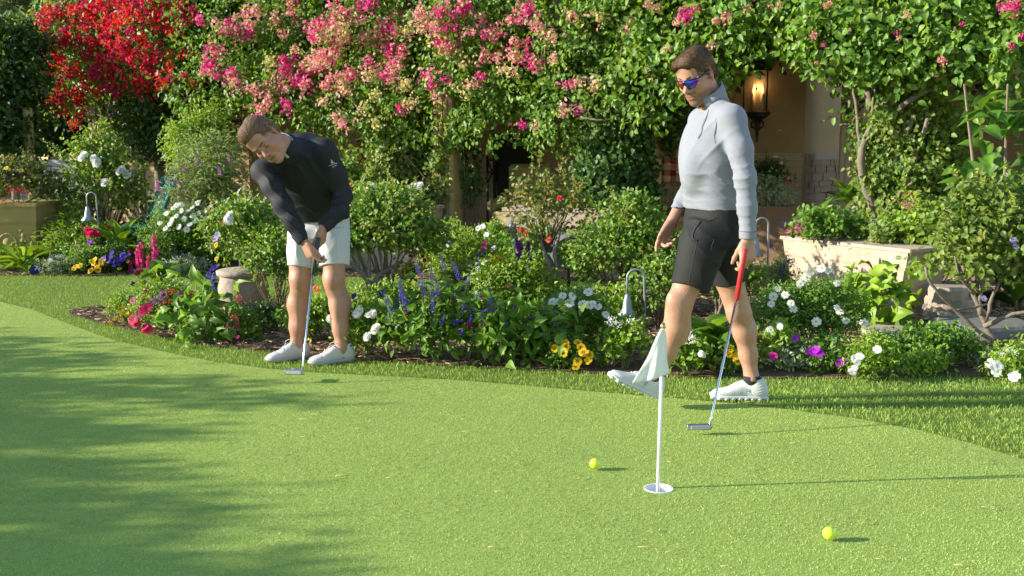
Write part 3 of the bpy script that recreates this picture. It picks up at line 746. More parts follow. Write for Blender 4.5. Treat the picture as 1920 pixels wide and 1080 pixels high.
    bm_.build('eyebrow', M['hair_dark'], root)
    return root, nwr, dN
M['hair_dark'] = mat('eyebrow_hair', (.045, .026, .016), .7)
M['hair_grey'] = mat('eyebrow_grey', (.08, .048, .03), .7)

# ---- left man: bent over his putter
def build_putter_man():
    root = empty('person', A(*(at(598, 675, 6.18)[:2]), 0), 'man bent over his putter in dark navy pullover and white shorts', 'person')
    H = Head(at(494, 260, 5.70), (.05, -.80, -.60), (-.70, -.40, .585), 1.02)
    nk = at(526, 274, 5.86)
    lsh, lel, lwr = at(607, 284, 5.95), at(643, 366, 6.0), at(608, 424, 5.87)
    rsh, rel, rwr = at(494, 322, 5.95), at(530, 385, 5.84), at(568, 450, 5.80)
    hipR, hipL = at(572, 432, 6.28), at(628, 430, 6.26)
    knR, anR = at(563, 522, 6.20), at(557, 646, 6.25)
    knL, anL = at(626, 522, 6.16), at(641, 652, 6.15)
    L = nrm(lsh - rsh)
    S = Solid((-1.66, 5.42, .02), (-.86, 6.56, 1.60), .0045)
    S.stack([at(600, 425, 6.3), at(588, 350, 6.16), at(570, 305, 6.03), at(550, 278, 5.94)], [.13, .15, .16, .12], [.085, .11, .11, .07], (1, -.1, .15), (0, -1, -.4), k=.02)
    S.cone(nk + A(.03, .06, -.01), H.p(0, -.025, -.05), .062, .060, k=.03); H.add(S, full=.004)
    S.chain([lsh, at(629, 325, 5.985), lel, at(634, 398, 5.93), lwr], [.048, .040, .034, .030, .027], k=.02); S.chain([rsh, at(511, 351, 5.885), rel, at(549, 418, 5.81), rwr], [.048, .040, .034, .030, .027], k=.02)
    for hp, kn, an, sg in ((hipR, knR, anR, -1), (hipL, knL, anL, 1)):
        cf = kn * .60 + an * .40 + A(sg * .012, .02, 0)
        S.chain([hp, kn + A(0, .02, .14), kn, kn + A(0, .012, -.05)], [.07, .070, .064, .058], k=.02)
        S.chain([kn + A(0, .01, -.05), cf, cf * .45 + an * .55, an, an + A(0, 0, -.05)], [.055, .058, .046, .037, .038], k=.03)
        S.ell(cf + A(sg * .010, .035, .01), (.050, .044, .095), k=.035); S.ell(kn + A(0, -.043, -.004), (.036, .030, .045), k=.025)
        S.ell(cf + A(-sg * .012, -.030, -.03), (.018, .028, .12), k=.03)
        for q in (-1, 1): S.ell(an + A(q * .035, 0, -.01), (.010, .013, .014), k=.012)
    # hands closed round the grip
    gt, gb = at(597, 447, 5.79), at(586, 514, 5.745); ga = nrm(gb - gt)
    nL = nrm(A(-.72, .55, -.15)); nR = nrm(A(.80, .42, .0))
    add_hand(S, lwr + A(-.004, -.004, -.010), nrm(A(-.22, -.12, -.95)), nL, nrm(A(-.35, -.80, -.15)), [(.75, 1.25, .9)] * 4, thumb=(.1, .95, .35), thumb_curl=.1, sc=1.04)
    add_hand(S, rwr + A(.006, -.004, -.008), nrm(A(.42, -.15, -.88)), nR, nrm(A(.45, -.70, .25)), [(.45, .9, .7), (.7, 1.2, .9), (.75, 1.25, .9), (.75, 1.25, .9)], thumb=(.25, .95, .35), thumb_curl=.12, sc=1.04)
    V, Q = S.surface()
    tint = skin_tint(H, V, (.40, .205, .14), ruddy=.65)
    link('body', mesh_np('body', V, Q, M['skin'], tint), root)
    # hair combed back, greying brown
    hs = Solid(H.c - .21, H.c + .21, .0035)
    hs.ell(H.p(0, -.016, .036), (.081, .108, .096), H.ax, 0); hs.ell(H.p(0, .036, .090), (.060, .060, .040), H.ax, .03); hs.ell(H.p(0, -.08, -.02), (.060, .042, .062), H.ax, .03)
    for m_ in (-1, 1): hs.cone(H.p(m_ * .076, .012, .03), H.p(m_ * .074, .014, -.026), .010, .006, .014)
    hs.plane(H.p(0, .076, .044), nrm(H.f * .85 - H.u * .55), H.c - .21, H.c + .21)
    for m_ in (-1, 1):
        hs.ell(H.p(m_ * .090, .056, -.008), (.04, .040, .052), H.ax, .012, 'cut'); hs.ell(H.p(m_ * .088, -.004, -.010), (.032, .024, .046), H.ax, .008, 'cut')
        hs.ell(H.p(m_ * .052, .098, .050), (.026, .030, .030), H.ax, .015, 'cut')
    hs.ell(H.p(0, .12, -.03), (.09, .075, .085), H.ax, .012, 'cut'); hs.plane(H.p(0, -.06, -.085), -H.u - .2 * H.f)
    def comb(L_): return np.stack([.12 * np.sin(L_[:, 2] * 30), -1 + 0 * L_[:, 0], .15 - 4 * np.clip(-L_[:, 1], 0, .1)], 1)
    hs.disp(lambda P: .0014 * fold(P, H.l, 380, 3) + .004 * wobble(P, 45, 4))
    hv, hq = hs.surface(); hn = vnormals(hv, hq)
    sv, sq, st_, sc_ = strands(H, hv, hn, np.arange(len(hv)), comb, 9000, .045, .0007, [(.15, .082, .042), (.22, .13, .07), (.08, .045, .025), (.27, .19, .12)], .16, 9)
    hc = np.tile(A(.115, .062, .031), (len(hv), 1)) * (1 + .35 * fbm(hv, 80, 2)[:, None])
    link('hair', mesh_np('hair', np.concatenate([hv, sv]), [hq, sq + len(hv), st_ + len(hv)], M['hair'], np.concatenate([hc, sc_])), root)
    bm_ = MB()
    for s_ in (-1, 1): bm_.tube([H.p(s_ * q, .1040 - .62 * max(0, q - .014), .0175 + .22 * min(q - .014, .018) - .3 * max(0, q - .034)) for q in np.linspace(.014, .046, 7)], [.003, .0055, .006, .0055, .005, .004, .002], 6)
    bm_.build('eyebrow', M['hair_grey'], root)
    # pullover
    S = Solid((-1.68, 5.60, .74), (-.84, 6.56, 1.56), .0045)
    hemc = at(600, 409, 6.29)
    S.stack([hemc + A(0, 0, -.02), at(596, 375, 6.22), at(586, 340, 6.13), at(572, 306, 6.04), at(556, 282, 5.97), at(540, 272, 5.92)],
            [.186, .186, .186, .178, .145, .085], [.135, .142, .144, .134, .106, .078], (1, -.1, .15), (0, -1, -.4), k=.02, e=2.3, rnd=.006, res=40)
    S.ell(at(568, 268, 6.03), (.12, .09, .055), k=.05)
    S.ell(nk + A(.02, .02, -.025), (.10, .09, .07), k=.05)
    S.chain([at(572, 272, 6.0), lsh, at(629, 325, 5.985), lel, at(634, 398, 5.93), lwr], [.068, .070, .060, .051, .045, .040], k=.03)
    S.chain([at(530, 290, 5.98), rsh, at(511, 351, 5.885), rel, at(549, 418, 5.81), rwr], [.062, .066, .059, .053, .048, .042], k=.03)
    ld = nrm(lwr - at(634, 398, 5.93)); rd = nrm(rwr - at(545, 420, 5.81))
    S.plane(lwr + ld * .012, ld, lwr - .08, lwr + .08); S.plane(rwr + rd * .012, rd, rwr - .08, rwr + .08)
    S.plane(hemc, (0.05, .1, -1), hemc - A(.3, .3, .12), hemc + A(.26, .3, .03))
    def cloth(P):
        d = .010 * fold(P, A(.55, 0, .8), 110, 2) * (near(P, at(535, 400, 5.82), .09) + near(P, at(560, 432, 5.81), .07) + .8 * near(P, at(505, 345, 5.88), .07))
        d += .010 * fold(P, A(-.6, 0, .8), 115, 7) * (near(P, at(632, 398, 5.93), .08) + .7 * near(P, lel, .08))
        d += .009 * fold(P, A(.75, .1, .5), 48, 5) * near(P, at(575, 330, 5.9), .17)
        d += .008 * fold(P, A(.25, .1, .95), 75, 9) * near(P, at(590, 395, 6.1), .14)
        return d * .75 + .002 * wobble(P, 20, 6)
    S.disp(cloth); V, Q = S.surface(); N = vnormals(V, Q)
    sh = link('pullover', mesh_np('pullover', V, Q, M['shirt_navy']), root)
    # stand collar round the neck with a grey inside edge, and the zip placket
    up = nrm(H.p(0, -.025, -.05) - (nk + A(.03, .06, -.01))); sd = nrm(np.cross(up, A(0, 1, 0))); bk = np.cross(sd, up)
    mb = MB(); VV = []; n = 26; edge = []
    for i in range(n):
        a = -2.7 + 5.4 * i / (n - 1); o_ = bk * math.cos(a) * -1 + sd * math.sin(a); o_ = -bk * -math.cos(a) + sd * math.sin(a)
        b = nk + A(.022, .045, -.008) + o_ * .078; t_ = nk + A(.022, .045, -.008) + up * (.050 + .012 * math.cos(a)) + o_ * .069
        edge.append(t_)
        for p_, of in ((b, .004), (t_, .004), (t_, -.003), (b, -.003)): VV.append(p_ + o_ * of)
    FF = [(i * 4 + j, (i + 1) * 4 + j, (i + 1) * 4 + (j + 1) % 4, i * 4 + (j + 1) % 4) for i in range(n - 1) for j in range(4)] + [(0, 1, 2, 3), tuple((n - 1) * 4 + j for j in (3, 2, 1, 0))]
    mb.add(VV, FF); mb.build('collar', M['shirt_navy'], sh)
    em = MB(); em.tube(edge, .0036, 5); em.build('collar_trim', M['trim_grey'], sh)
    ribbon(V, N, [at(529, 296, 5.70), at(538, 315, 5.70), at(548, 333, 5.70)], .015, 'zip', M['trim_grey'], sh, .003)
    # sleeve emblem: a small peaked mark over a short line of print
    mb = MB(); c = drape(V, N, at(625, 308, 5.90), .0022); i0 = np.argmin(np.sum((V - c) ** 2, 1)); nn = nrm(N[i0]); ux = nrm(np.cross(A(0, 0, 1), nn)); ux = ux if ux[0] > 0 else -ux; uy = np.cross(nn, ux)
    th = .35; ex, ey = ux * math.cos(th) + uy * math.sin(th), uy * math.cos(th) - ux * math.sin(th)
    q = lambda x, y: c + ex * x + ey * y
    def stroke(p): mb.tube([q(*a) for a in p], .0014, 5)
    stroke([(-.008, .004), (.001, .030), (.004, .012), (.012, .004)]); stroke([(-.004, .008), (.006, .010)]); stroke([(.0, .026), (.0, .006)])
    for x in np.linspace(-.024, .022, 9): stroke([(x, -.003), (x + .002, .003 if int(x * 1000) % 2 else -.001), (x + .004, -.003)])
    stroke([(-.006, -.010), (-.003, -.022), (.0, -.010)]); stroke([(.006, -.011), (.008, -.016), (.013, -.011)]); stroke([(.0145, -.016), (.018, -.010)])
    mb.build('emblem', M['logo_white'], sh)
    # shorts
    S = Solid((-1.48, 5.98, .48), (-.84, 6.56, 1.02), .0045)
    S.stack([at(597, 450, 6.27), at(598, 428, 6.28), at(600, 398, 6.29)], [.186, .188, .178], [.135, .135, .13], (1, -.1, .1), (0, -1, 0), k=.02, rnd=.004)
    S.stack([at(564, 501, 6.22), at(566, 470, 6.23), at(573, 435, 6.26)], [.079, .090, .098], [.095, .105, .115], (1, -.05, .05), (0, -1, 0), k=.03, rnd=.003)
    S.stack([at(626, 500, 6.19), at(625, 470, 6.21), at(622, 435, 6.25)], [.092, .098, .10], [.098, .106, .115], (1, -.05, .05), (0, -1, 0), k=.03, rnd=.003)
    S.disp(lambda P: .004 * fold(P, A(.75, 0, .6), 62, 3) * (near(P, at(565, 470, 6.1), .09) + near(P, at(605, 440, 6.12), .08)) + .003 * fold(P, A(-.4, 0, .9), 58, 8) * near(P, at(640, 450, 6.1), .1) + .0018 * wobble(P, 24, 3))
    V, Q = S.surface(); N = vnormals(V, Q)
    so = link('shorts', mesh_np('shorts', V, Q, M['shorts_white']), root)
    ribbon(V, N, [at(634, 420, 6.1), at(640, 450, 6.1), at(640, 480, 6.08), at(638, 500, 6.08)], .004, 'seam', M['white_seam'], so, .0008)
    ribbon(V, N, [at(543, 492, 6.1), at(563, 496, 6.1), at(586, 496, 6.12)], .003, 'seam', M['white_seam'], so, .0008)
    ribbon(V, N, [at(600, 494, 6.09), at(625, 495, 6.07), at(652, 490, 6.1)], .003, 'seam', M['white_seam'], so, .0008)
    shoe_parts(root, A(anR[0] + .004, anR[1], 0), nrm(A(-.72, -.69, 0)), (0, 0, 1), 'golf', -1)
    shoe_parts(root, A(anL[0], anL[1], 0), nrm(A(-.86, -.51, 0)), (0, 0, 1), 'golf', 1)
    return root, gt, gb

def putter(label, top, grip_end, head_p, hd, gripm, name_m, style, grip2=None):
    """club: grip from top to grip_end, shaft on to head_p, head pointing along hd"""
    root = empty('golf_putter', head_p, label, 'golf putter')
    ax = nrm(grip_end - top)
    g = MB(); g.tube([top - ax * .006, top, top + (grip_end - top) * .3, grip_end - ax * .004, grip_end], [.009, .0135, .0132, .0115, .008], 12); g.build('grip', gripm, root)
    s = MB(); hos = head_p + A(0, 0, .012); s.tube([grip_end - ax * .01, grip_end + (hos - grip_end) * .93, hos + nrm(grip_end - hos) * .03, hos], [.0062, .0052, .0052, .006], 10); s.build('shaft', M['chrome'], root)
    hd = nrm(hd); sd = np.cross(A(0, 0, 1), hd)
    h = MB(); axm = np.stack([hd, sd, A(0, 0, 1)])
    if style == 'blade':
        h.box(head_p + hd * -.050, (.118, .024, .026), axm, bev=.006); h.box(head_p + hd * -.045 + sd * .016, (.080, .022, .012), axm, bev=.004)
        h.box(head_p + hd * .004, (.018, .02, .020), axm, bev=.005)
    else:
        h.box(head_p + hd * -.045, (.112, .020, .028), axm, bev=.006); h.box(head_p + hd * -.060 + sd * .040, (.022, .064, .016), axm, bev=.005); h.box(head_p + hd * -.016 + sd * .036, (.016, .055, .014), axm, bev=.005)
        h.box(head_p + hd * -.045 + sd * .068, (.07, .016, .012), axm, bev=.004)
    h.build('putter_head', name_m, root)
    f = MB(); f.box(head_p + hd * -.047 - sd * .0125, (.085, .003, .018), axm, bev=.001); f.build('face_insert', M['greygrip'], root)
    return root

# ------------------------------------------------------------------ the ground: soil, green, lawn, beds
def outline(pts): return np.array([ground(u, v)[:2] for u, v in pts])
def dense(P, step=.25):
    out = []
    for i in range(len(P)):
        a, b = P[i], P[(i + 1) % len(P)]; n = max(1, int(np.linalg.norm(b - a) / step))
        for k in range(n): out.append(a + (b - a) * k / n)
    return np.array(out)
def smooth(P, it=2):
    for _ in range(it): P = np.stack([.75 * P + .25 * np.roll(P, -1, 0), .25 * P + .75 * np.roll(P, -1, 0)], 1).reshape(-1, 2)
    return P
def inside(P, x, y):
    r = np.zeros(len(x), bool); n = len(P)
    for i in range(n):
        (x1, y1), (x2, y2) = P[i], P[(i + 1) % n]
        c = ((y1 > y) != (y2 > y)) & (x < (x2 - x1) * (y - y1) / (y2 - y1 + 1e-12) + x1); r ^= c
    return r
def sheet(name, P, z, m, holes=(), kind='structure'):
    bm = bmesh.new()
    for ring in [P, *holes]:
        vs = [bm.verts.new((p[0], p[1], z)) for p in ring]
        for i in range(len(vs)): bm.edges.new((vs[i], vs[(i + 1) % len(vs)]))
    bmesh.ops.triangle_fill(bm, use_beauty=True, use_dissolve=False, edges=bm.edges[:])
    for f in bm.faces:
        if f.normal.z < 0: f.normal_flip()
    me = bpy.data.meshes.new(name); bm.to_mesh(me); bm.free(); me.materials.append(m)
    o = link(name, me); tag(o, kind=kind); return o

HOLE = ground(1235, 916)[:2]
edge_px = [(-260, 520), (-80, 545), (0, 566), (60, 580), (130, 608), (210, 637), (300, 658), (400, 678), (500, 691), (600, 699), (700, 704), (830, 711), (950, 720), (1100, 733), (1240, 745), (1360, 755), (1480, 768), (1600, 784), (1720, 806), (1820, 831), (1920, 862), (2060, 915), (2200, 985)]
edge = outline(edge_px)
green_p = np.concatenate([edge, [[4.2, 2.2], [4.2, .6], [-8.5, .6], [-9.2, 4], [-8.6, 9.0]]])
ring = lambda c, r, n=28: np.array([[c[0] + r * math.cos(2 * math.pi * i / n), c[1] + r * math.sin(2 * math.pi * i / n)] for i in range(n)])
m_green = mat('green_turf', (.30, .395, .095), .9, spec=.15, noise=(300, .7, (.21, .285, .06)), bump=(420, .4))
m_lawn = mat('lawn_base', (.12, .18, .03), .9, spec=.15, noise=(120, .8, (.17, .24, .05)), bump=(200, .8))
m_soil = mat('soil', (.10, .065, .04), .95, spec=.2, noise=(30, .9, (.17, .11, .07)), bump=(60, .9))
base = MB(); base.box((0, 10, -.16), (90, 90, .02)); tag(base.build('soil_ground', m_soil), kind='structure')
sheet('putting_green', green_p, 0.0, m_green, [ring(HOLE, .056)])
# far side: lawn strip round the beds, up to the back bed
lawn_p = np.concatenate([edge - A(0, .05), [[8.5, 3.0], [9.5, 9.0], [6.0, 9.6], [3.0, 10.2], [0, 10.4], [-3, 10.7], [-8, 11.5], [-9.5, 10.5]]])
sheet('lawn', lawn_p, -.004, m_lawn)
island = smooth(outline([(118, 584), (170, 577), (260, 573), (420, 568), (560, 560), (700, 552), (900, 548), (1150, 546), (1300, 540), (1440, 534), (1560, 520), (2300, 500), (2500, 700), (1920, 704), (1700, 708), (1440, 711), (1250, 708), (1100, 699), (980, 693), (860, 686), (700, 679), (560, 664), (430, 654), (330, 640), (240, 618), (160, 600)]), 2)
sheet('flower_bed', island, .004, m_soil)
back = np.array([[-10, 10.35], [-5.4, 10.35], [-4.2, 10.25], [-2.7, 10.55], [-1, 10.05], [0, 9.95], [1.2, 9.8], [2.4, 9.2], [3.2, 8.7], [6, 8.4], [12, 8.4], [14, 26], [-14, 26]])
sheet('back_bed', back, .008, m_soil)
def terrace_line(x, off): return 11.2 - .58 * x + off
sheet('terrace', np.array([[-8, terrace_line(-8, .5)], [7, terrace_line(7, .5)], [9, 16], [9, 24], [-8, 24]]), .014, mat('terrace_paving', (.34, .27, .20), .85, noise=(4, .6, (.26, .2, .15)), bump=(20, .3)))

def blades(name, P, n, h, w, cols, parent=None, seed=3, lean=.45, two=False, yr=None, excl=None, bias=None, z0=0.0):
    g = np.random.default_rng(seed); lo, hi = P.min(0), P.max(0)
    x = g.uniform(lo[0], hi[0], n * 4); y = g.uniform(lo[1], hi[1], n * 4)
    if yr: y = lo[1] + (hi[1] - lo[1]) * g.uniform(0, 1, n * 4) ** 1.0
    k = inside(P, x, y)
    k &= np.abs(x) < y * .56 + .5                                   # only what the lens can see, and a step more
    if bias is not None: k &= g.uniform(0, 1, n * 4) < bias(x, y)
    if excl is not None:
        for e in excl: k &= ~e(x, y)
    x, y = x[k][:n], y[k][:n]; n = len(x)
    B = np.stack([x, y, np.full(n, z0)], 1); a = g.uniform(0, 6.283, n); ca, sa = np.cos(a), np.sin(a)
    hh = h * g.uniform(.55, 1.25, n); ww = w * g.uniform(.6, 1.3, n); ln = lean * g.uniform(.2, 1.4, n); b = g.uniform(0, 6.283, n)
    T = B + np.stack([np.cos(b) * ln * hh, np.sin(b) * ln * hh, hh], 1)
    Sd = np.stack([ca * ww, sa * ww, 0 * ww], 1) * .5
    pal = np.array(cols); c = pal[g.integers(0, len(pal), n)] * g.uniform(.8, 1.22, (n, 1))
    XY = np.stack([x, y, 0 * x], 1); lum = 1 + .16 * fbm(XY, 1.9, 1) + .12 * fbm(XY, 8, 4)
    c = c * lum[:, None]
    if two:
        Mi = B * .45 + T * .55 + np.stack([0 * hh, 0 * hh, .12 * hh], 1)
        V = np.stack([B - Sd, B + Sd, Mi + Sd * .8, Mi - Sd * .8, T], 1).reshape(-1, 3); o = (np.arange(n) * 5)[:, None]
        F = [o + np.array([[0, 1, 2, 3]]), o + np.array([[3, 2, 4]])]; tt = np.repeat(c, 5, 0)
    else:
        V = np.stack([B - Sd, B + Sd, T], 1).reshape(-1, 3); o = (np.arange(n) * 3)[:, None]; F = [o + np.array([[0, 1, 2]])]; tt = np.repeat(c, 3, 0)
    return tag(link(name, mesh_np(name, V, F, M['grass'], tt, smooth=False), parent), kind='stuff')

hole_ex = lambda x, y: (x - HOLE[0]) ** 2 + (y - HOLE[1]) ** 2 < .058 ** 2
blades('green_pile', green_p, 760000, .0054, .0026, [(.325, .43, .105), (.37, .47, .125), (.28, .375, .085), (.42, .52, .165)], lean=.9, excl=[hole_ex],
       bias=lambda x, y: np.clip((5.2 / np.maximum(y, 2.6)) ** 2.0, 0, 1))
ex_l = [lambda x, y: inside(island, x, y), lambda x, y: inside(back, x, y), lambda x, y: inside(green_p, x, y)]
blades('fringe_grass', lawn_p, 330000, .017, .0028, [(.225, .34, .055), (.28, .39, .07), (.175, .275, .04), (.33, .44, .11)], seed=5, lean=.5, two=True, excl=ex_l, bias=lambda x, y: np.clip((6.6 / np.maximum(y, 4)) ** 2.2, 0, 1))

# straw and bark mulch on the beds
def mulch(name, P, n, seed, yr):
    g = np.random.default_rng(seed); lo, hi = P.min(0), P.max(0)
    x = g.uniform(max(lo[0], -6), min(hi[0], 6), n * 5); y = g.uniform(max(lo[1], yr[0]), min(hi[1], yr[1]), n * 5); k = inside(P, x, y) & (np.abs(x) < y * .55 + .3)
    x, y = x[k][:n], y[k][:n]; n = len(x); a = g.uniform(0, 6.283, n); L_ = g.uniform(.02, .085, n); w = g.uniform(.003, .010, n); z = g.uniform(.006, .022, n); tz = g.normal(0, .16, n)
    D = np.stack([np.cos(a), np.sin(a), tz], 1) * L_[:, None] / 2; S_ = np.stack([-np.sin(a), np.cos(a), g.normal(0, .4, n)], 1) * w[:, None] / 2; C = np.stack([x, y, z], 1); H_ = np.array([0, 0, .004])
    V = np.stack([C - D - S_, C + D - S_, C + D + S_, C - D + S_, C - D + H_, C + D + H_], 1).reshape(-1, 3); o = (np.arange(n) * 6)[:, None]
    F = [o + np.array([[0, 1, 5, 4]]), o + np.array([[4, 5, 2, 3]])]
    c = np.array([(.26, .15, .09), (.18, .10, .06), (.36, .25, .15), (.12, .07, .045), (.44, .33, .20)])[g.integers(0, 5, n)] * g.uniform(.7, 1.2, (n, 1))
    tag(link(name, mesh_np(name, V, F, M['mulch'], np.repeat(c, 6, 0), smooth=False)), kind='stuff')
mulch('bark_mulch', island, 26000, 8, (6.0, 9.3)); mulch('leaf_litter', back, 7000, 9, (8.4, 12))
# dry needles lying on the green
nm = MB()
for i in range(46):
    p = ground(R.uniform(380, 1900), R.uniform(740, 1070)); a = R.uniform(-.9, .35); l_ = R.uniform(.03, .075)
    d = A(math.cos(a), -math.sin(a) * .8, 0) * l_ / 2; b_ = A(-d[1], d[0], 0) * R.uniform(-.3, .3)
    nm.tube([p - d + A(0, 0, .010), p + b_ + A(0, 0, .013), p + d + A(0, 0, .010)], .0011, 4)
    if R.random() < .4: nm.tube([p - d + A(0, 0, .010), p - b_ + A(0, .008, .014), p + d * .9 + A(0, .012, .011)], .0010, 4)
tag(nm.build('dry_needles', mat('straw', (.50, .40, .17), .8)), kind='stuff')

# ------------------------------------------------------------------ putting things
hx = HOLE
root = empty('golf_hole_cup', (*hx, 0), 'white rimmed golf hole cup sunk in the green at the foot of the flag pole', 'golf hole')
c = MB(); c.lathe((*hx, -.10), [(.052, 0), (.053, .10), (.0558, .1005), (.0558, .094)][:3], 32); 
cup = MB(); prof = [(.0558, -.003), (.0558, .0025), (.0520, .0025), (.0515, -.10)]; n = 32
VV = [(hx[0] + r * math.cos(2 * math.pi * j / n), hx[1] + r * math.sin(2 * math.pi * j / n), z) for r, z in prof for j in range(n)]
cup.add(VV, [(i * n + (j + 1) % n, i * n + j, (i + 1) * n + j, (i + 1) * n + (j + 1) % n) for i in range(3) for j in range(n)]); cup.build('cup_wall', M['white'], root)
fl = MB(); fl.lathe((*hx, -.105), [(.0515, 0), (.0515, .006)], 32); fl.build('cup_floor', M['white'], root)
root = empty('flagstick', (*hx, 0), 'slim white flag pole standing in the hole with a limp white cloth flag', 'golf flag')
ft = at(1243, 622, 3.86); fb = A(hx[0] - .004, hx[1] - .002, -.09)
p = MB(); p.tube([fb, fb + (ft - fb) * .5, ft], [.0072, .0070, .0066], 12); p.build('pole', M['pole'], root)
p = MB(); ax_ = nrm(ft - fb); p.tube([ft - ax_ * .004, ft + ax_ * .012, ft + ax_ * .014, ft + ax_ * .026, ft + ax_ * .028, ft + ax_ * .034], [.0080, .0080, .0105, .0105, .008, .006], 12); p.build('ferrule', M['brass'], root)
# limp cloth: hung along the pole, swept to the left and folded
NU, NV = 22, 26; VV = []
for j in range(NV):
    q = j / (NV - 1)
    for i in range(NU):
        s_ = i / (NU - 1)
        pr, plf = 1245 + 10 * q ** .8, 1240 - 53 * q
        pu = pr + (plf - pr) * s_ + 1.5 * math.sin(q * 7 + s_ * 4)
        pv = 616 + q * (84 + 18 * s_ ** 1.5 + 6 * math.sin(s_ * 3.1))
        Y = 3.835 + .007 * math.sin(s_ * 7 + q * 2.2) * q ** .6 + .003 * math.sin(s_ * 15 - q * 3) * q - .014 * s_ * q
        VV.append(at(pu, pv, Y))
FF = [(j * NU + i, j * NU + i + 1, (j + 1) * NU + i + 1, (j + 1) * NU + i) for j in range(NV - 1) for i in range(NU - 1)]
p = MB(); p.add(VV, FF); fo = p.build('flag_cloth', M['flagcloth'], root)
md = fo.modifiers.new('thickness', 'SOLIDIFY'); md.thickness = .0012

m_ball = mat('ball_yellow', (.62, .80, .04), .35, spec=.5, coat=.4)
def dimple(m):
    n, l = m.node_tree.nodes, m.node_tree.links; v = n.new('ShaderNodeTexVoronoi'); v.inputs['Scale'].default_value = 190; tc = n.new('ShaderNodeTexCoord'); l.new(tc.outputs['Object'], v.inputs['Vector'])
    b = n.new('ShaderNodeBump'); b.inputs['Strength'].default_value = .35; b.inputs['Distance'].default_value = .002; l.new(v.outputs['Distance'], b.inputs['Height']); l.new(b.outputs[0], n['Principled BSDF'].inputs['Normal'])
dimple(m_ball)
bb = MB(); bb.ball((0, 0, 0), .02135, 28, 18); bme = bb.mesh('golf_ball', m_ball)
for i, (u, v, lab) in enumerate(((1115, 881, 'yellow golf ball lying close to the hole, left of the flag pole'), (1554, 1014, 'yellow golf ball nearest the camera, far in front of the hole'))):
    o = link('golf_ball', bme); g_ = ground(u, v); o.location = (g_[0], g_[1], .0265); tag(o, lab, 'golf ball', 'yellow golf balls on the green')

# ------------------------------------------------------------------ house and arbour
def wall(name, label, a, b, z0, z1, th, m, cat='wall'):
    """upright wall from plan point a to b"""
    a, b = A(*a), A(*b); d = b - a; ln = np.linalg.norm(d); d /= ln; c = (a + b) / 2
    nrm_ = A(-d[1], d[0])
    root = empty(name, (*c, z0), label, cat); mb = MB(); ax = np.array([[d[0], d[1], 0], [nrm_[0], nrm_[1], 0], [0, 0, 1]])
    mb.box((*(c + nrm_ * th / 2), (z0 + z1) / 2), (ln, th, z1 - z0), ax); mb.build('render_coat', m, root)
    return root, A(*a), d, -nrm_, ln
def courses(root, a, d, n, ln, z0, z1, m, h=.075, wmin=.18, wmax=.42, cap=300, proud=.022, s0=0.0, s1=None):
    """random-length stone courses laid on a wall, each stone a part"""
    box = MB(); box.box((0, 0, 0), (1, 1, 1), bev=.0); me0 = box.mesh('stone', m); cnt = 0; z = z0; s1 = ln if s1 is None else s1
    bk = MB(); ax = np.array([[d[0], d[1], 0], [n[0], n[1], 0], [0, 0, 1]])
    bk.box((*(a + d * (s0 + s1) / 2 + n * .004), (z0 + z1) / 2), (s1 - s0 - .004, .008, z1 - z0), ax); bk.build('mortar_bed', M['mortar'], root)
    while z < z1 - .03:
        hh = min(h * R.uniform(.75, 1.25), z1 - z); s = s0 - R.uniform(0, .1)
        while s < s1:
            w = R.uniform(wmin, wmax); e = min(s + w, s1); b = max(s, s0)
            if e - b > .03 and cnt < cap:
                o = bpy.data.objects.new('stone', me0); COL.objects.link(o); o.parent = root; pr = proud * R.uniform(.45, 1.0)
                p_ = a + d * (b + e) / 2 + n * (.008 + pr / 2)
                m4 = Matrix.Identity(4); g = .007
                for i_ in range(3): m4[i_][0] = ax[0][i_] * (e - b - g); m4[i_][1] = ax[1][i_] * pr; m4[i_][2] = ax[2][i_] * (hh - g)
                m4[0][3], m4[1][3], m4[2][3] = p_[0], p_[1], z + hh / 2
                o.matrix_parent_inverse = wmat(root).inverted(); o.matrix_basis = m4; cnt += 1
            s += w
        z += hh
def plan(u, Y): return at(u, 400, Y)[:2]
m_stucco = M['stucco']
# back wall of the porch seen through the middle opening
r_, a_, d_, n_, ln_ = wall('porch_wall', 'plain beige porch wall with pale stone courses below, behind the dark fireplace', plan(480, 15.7), plan(1170, 13.6), 0, 4.2, .25, m_stucco, 'wall')
courses(r_, a_, d_, n_, ln_, .30, 1.24, M['stone'], .085, .3, .7, 130)
fp = empty('fireplace', (*plan(962, 14.1), 0), 'black fireplace opening in the porch wall behind the armchair', 'fireplace')
mb = MB(); c_ = at(963, 312, 14.05); mb.box((c_[0], c_[1] - .05, .92), (.52, .06, .95), np.array([[d_[0], d_[1], 0], [n_[0], n_[1], 0], [0, 0, 1]]), bev=.01); mb.build('firebox', M['fabricblack'], fp)
mb = MB()
for s_ in (-1, 1): mb.box((c_[0] + s_ * .27 * d_[0], c_[1] - .055 + s_ * .27 * d_[1], .92), (.03, .09, .98), np.array([[d_[0], d_[1], 0], [n_[0], n_[1], 0], [0, 0, 1]]), bev=.006)
mb.box((c_[0], c_[1] - .055, 1.42), (.57, .09, .03), np.array([[d_[0], d_[1], 0], [n_[0], n_[1], 0], [0, 0, 1]]), bev=.006); mb.build('frame', M['black'], fp)
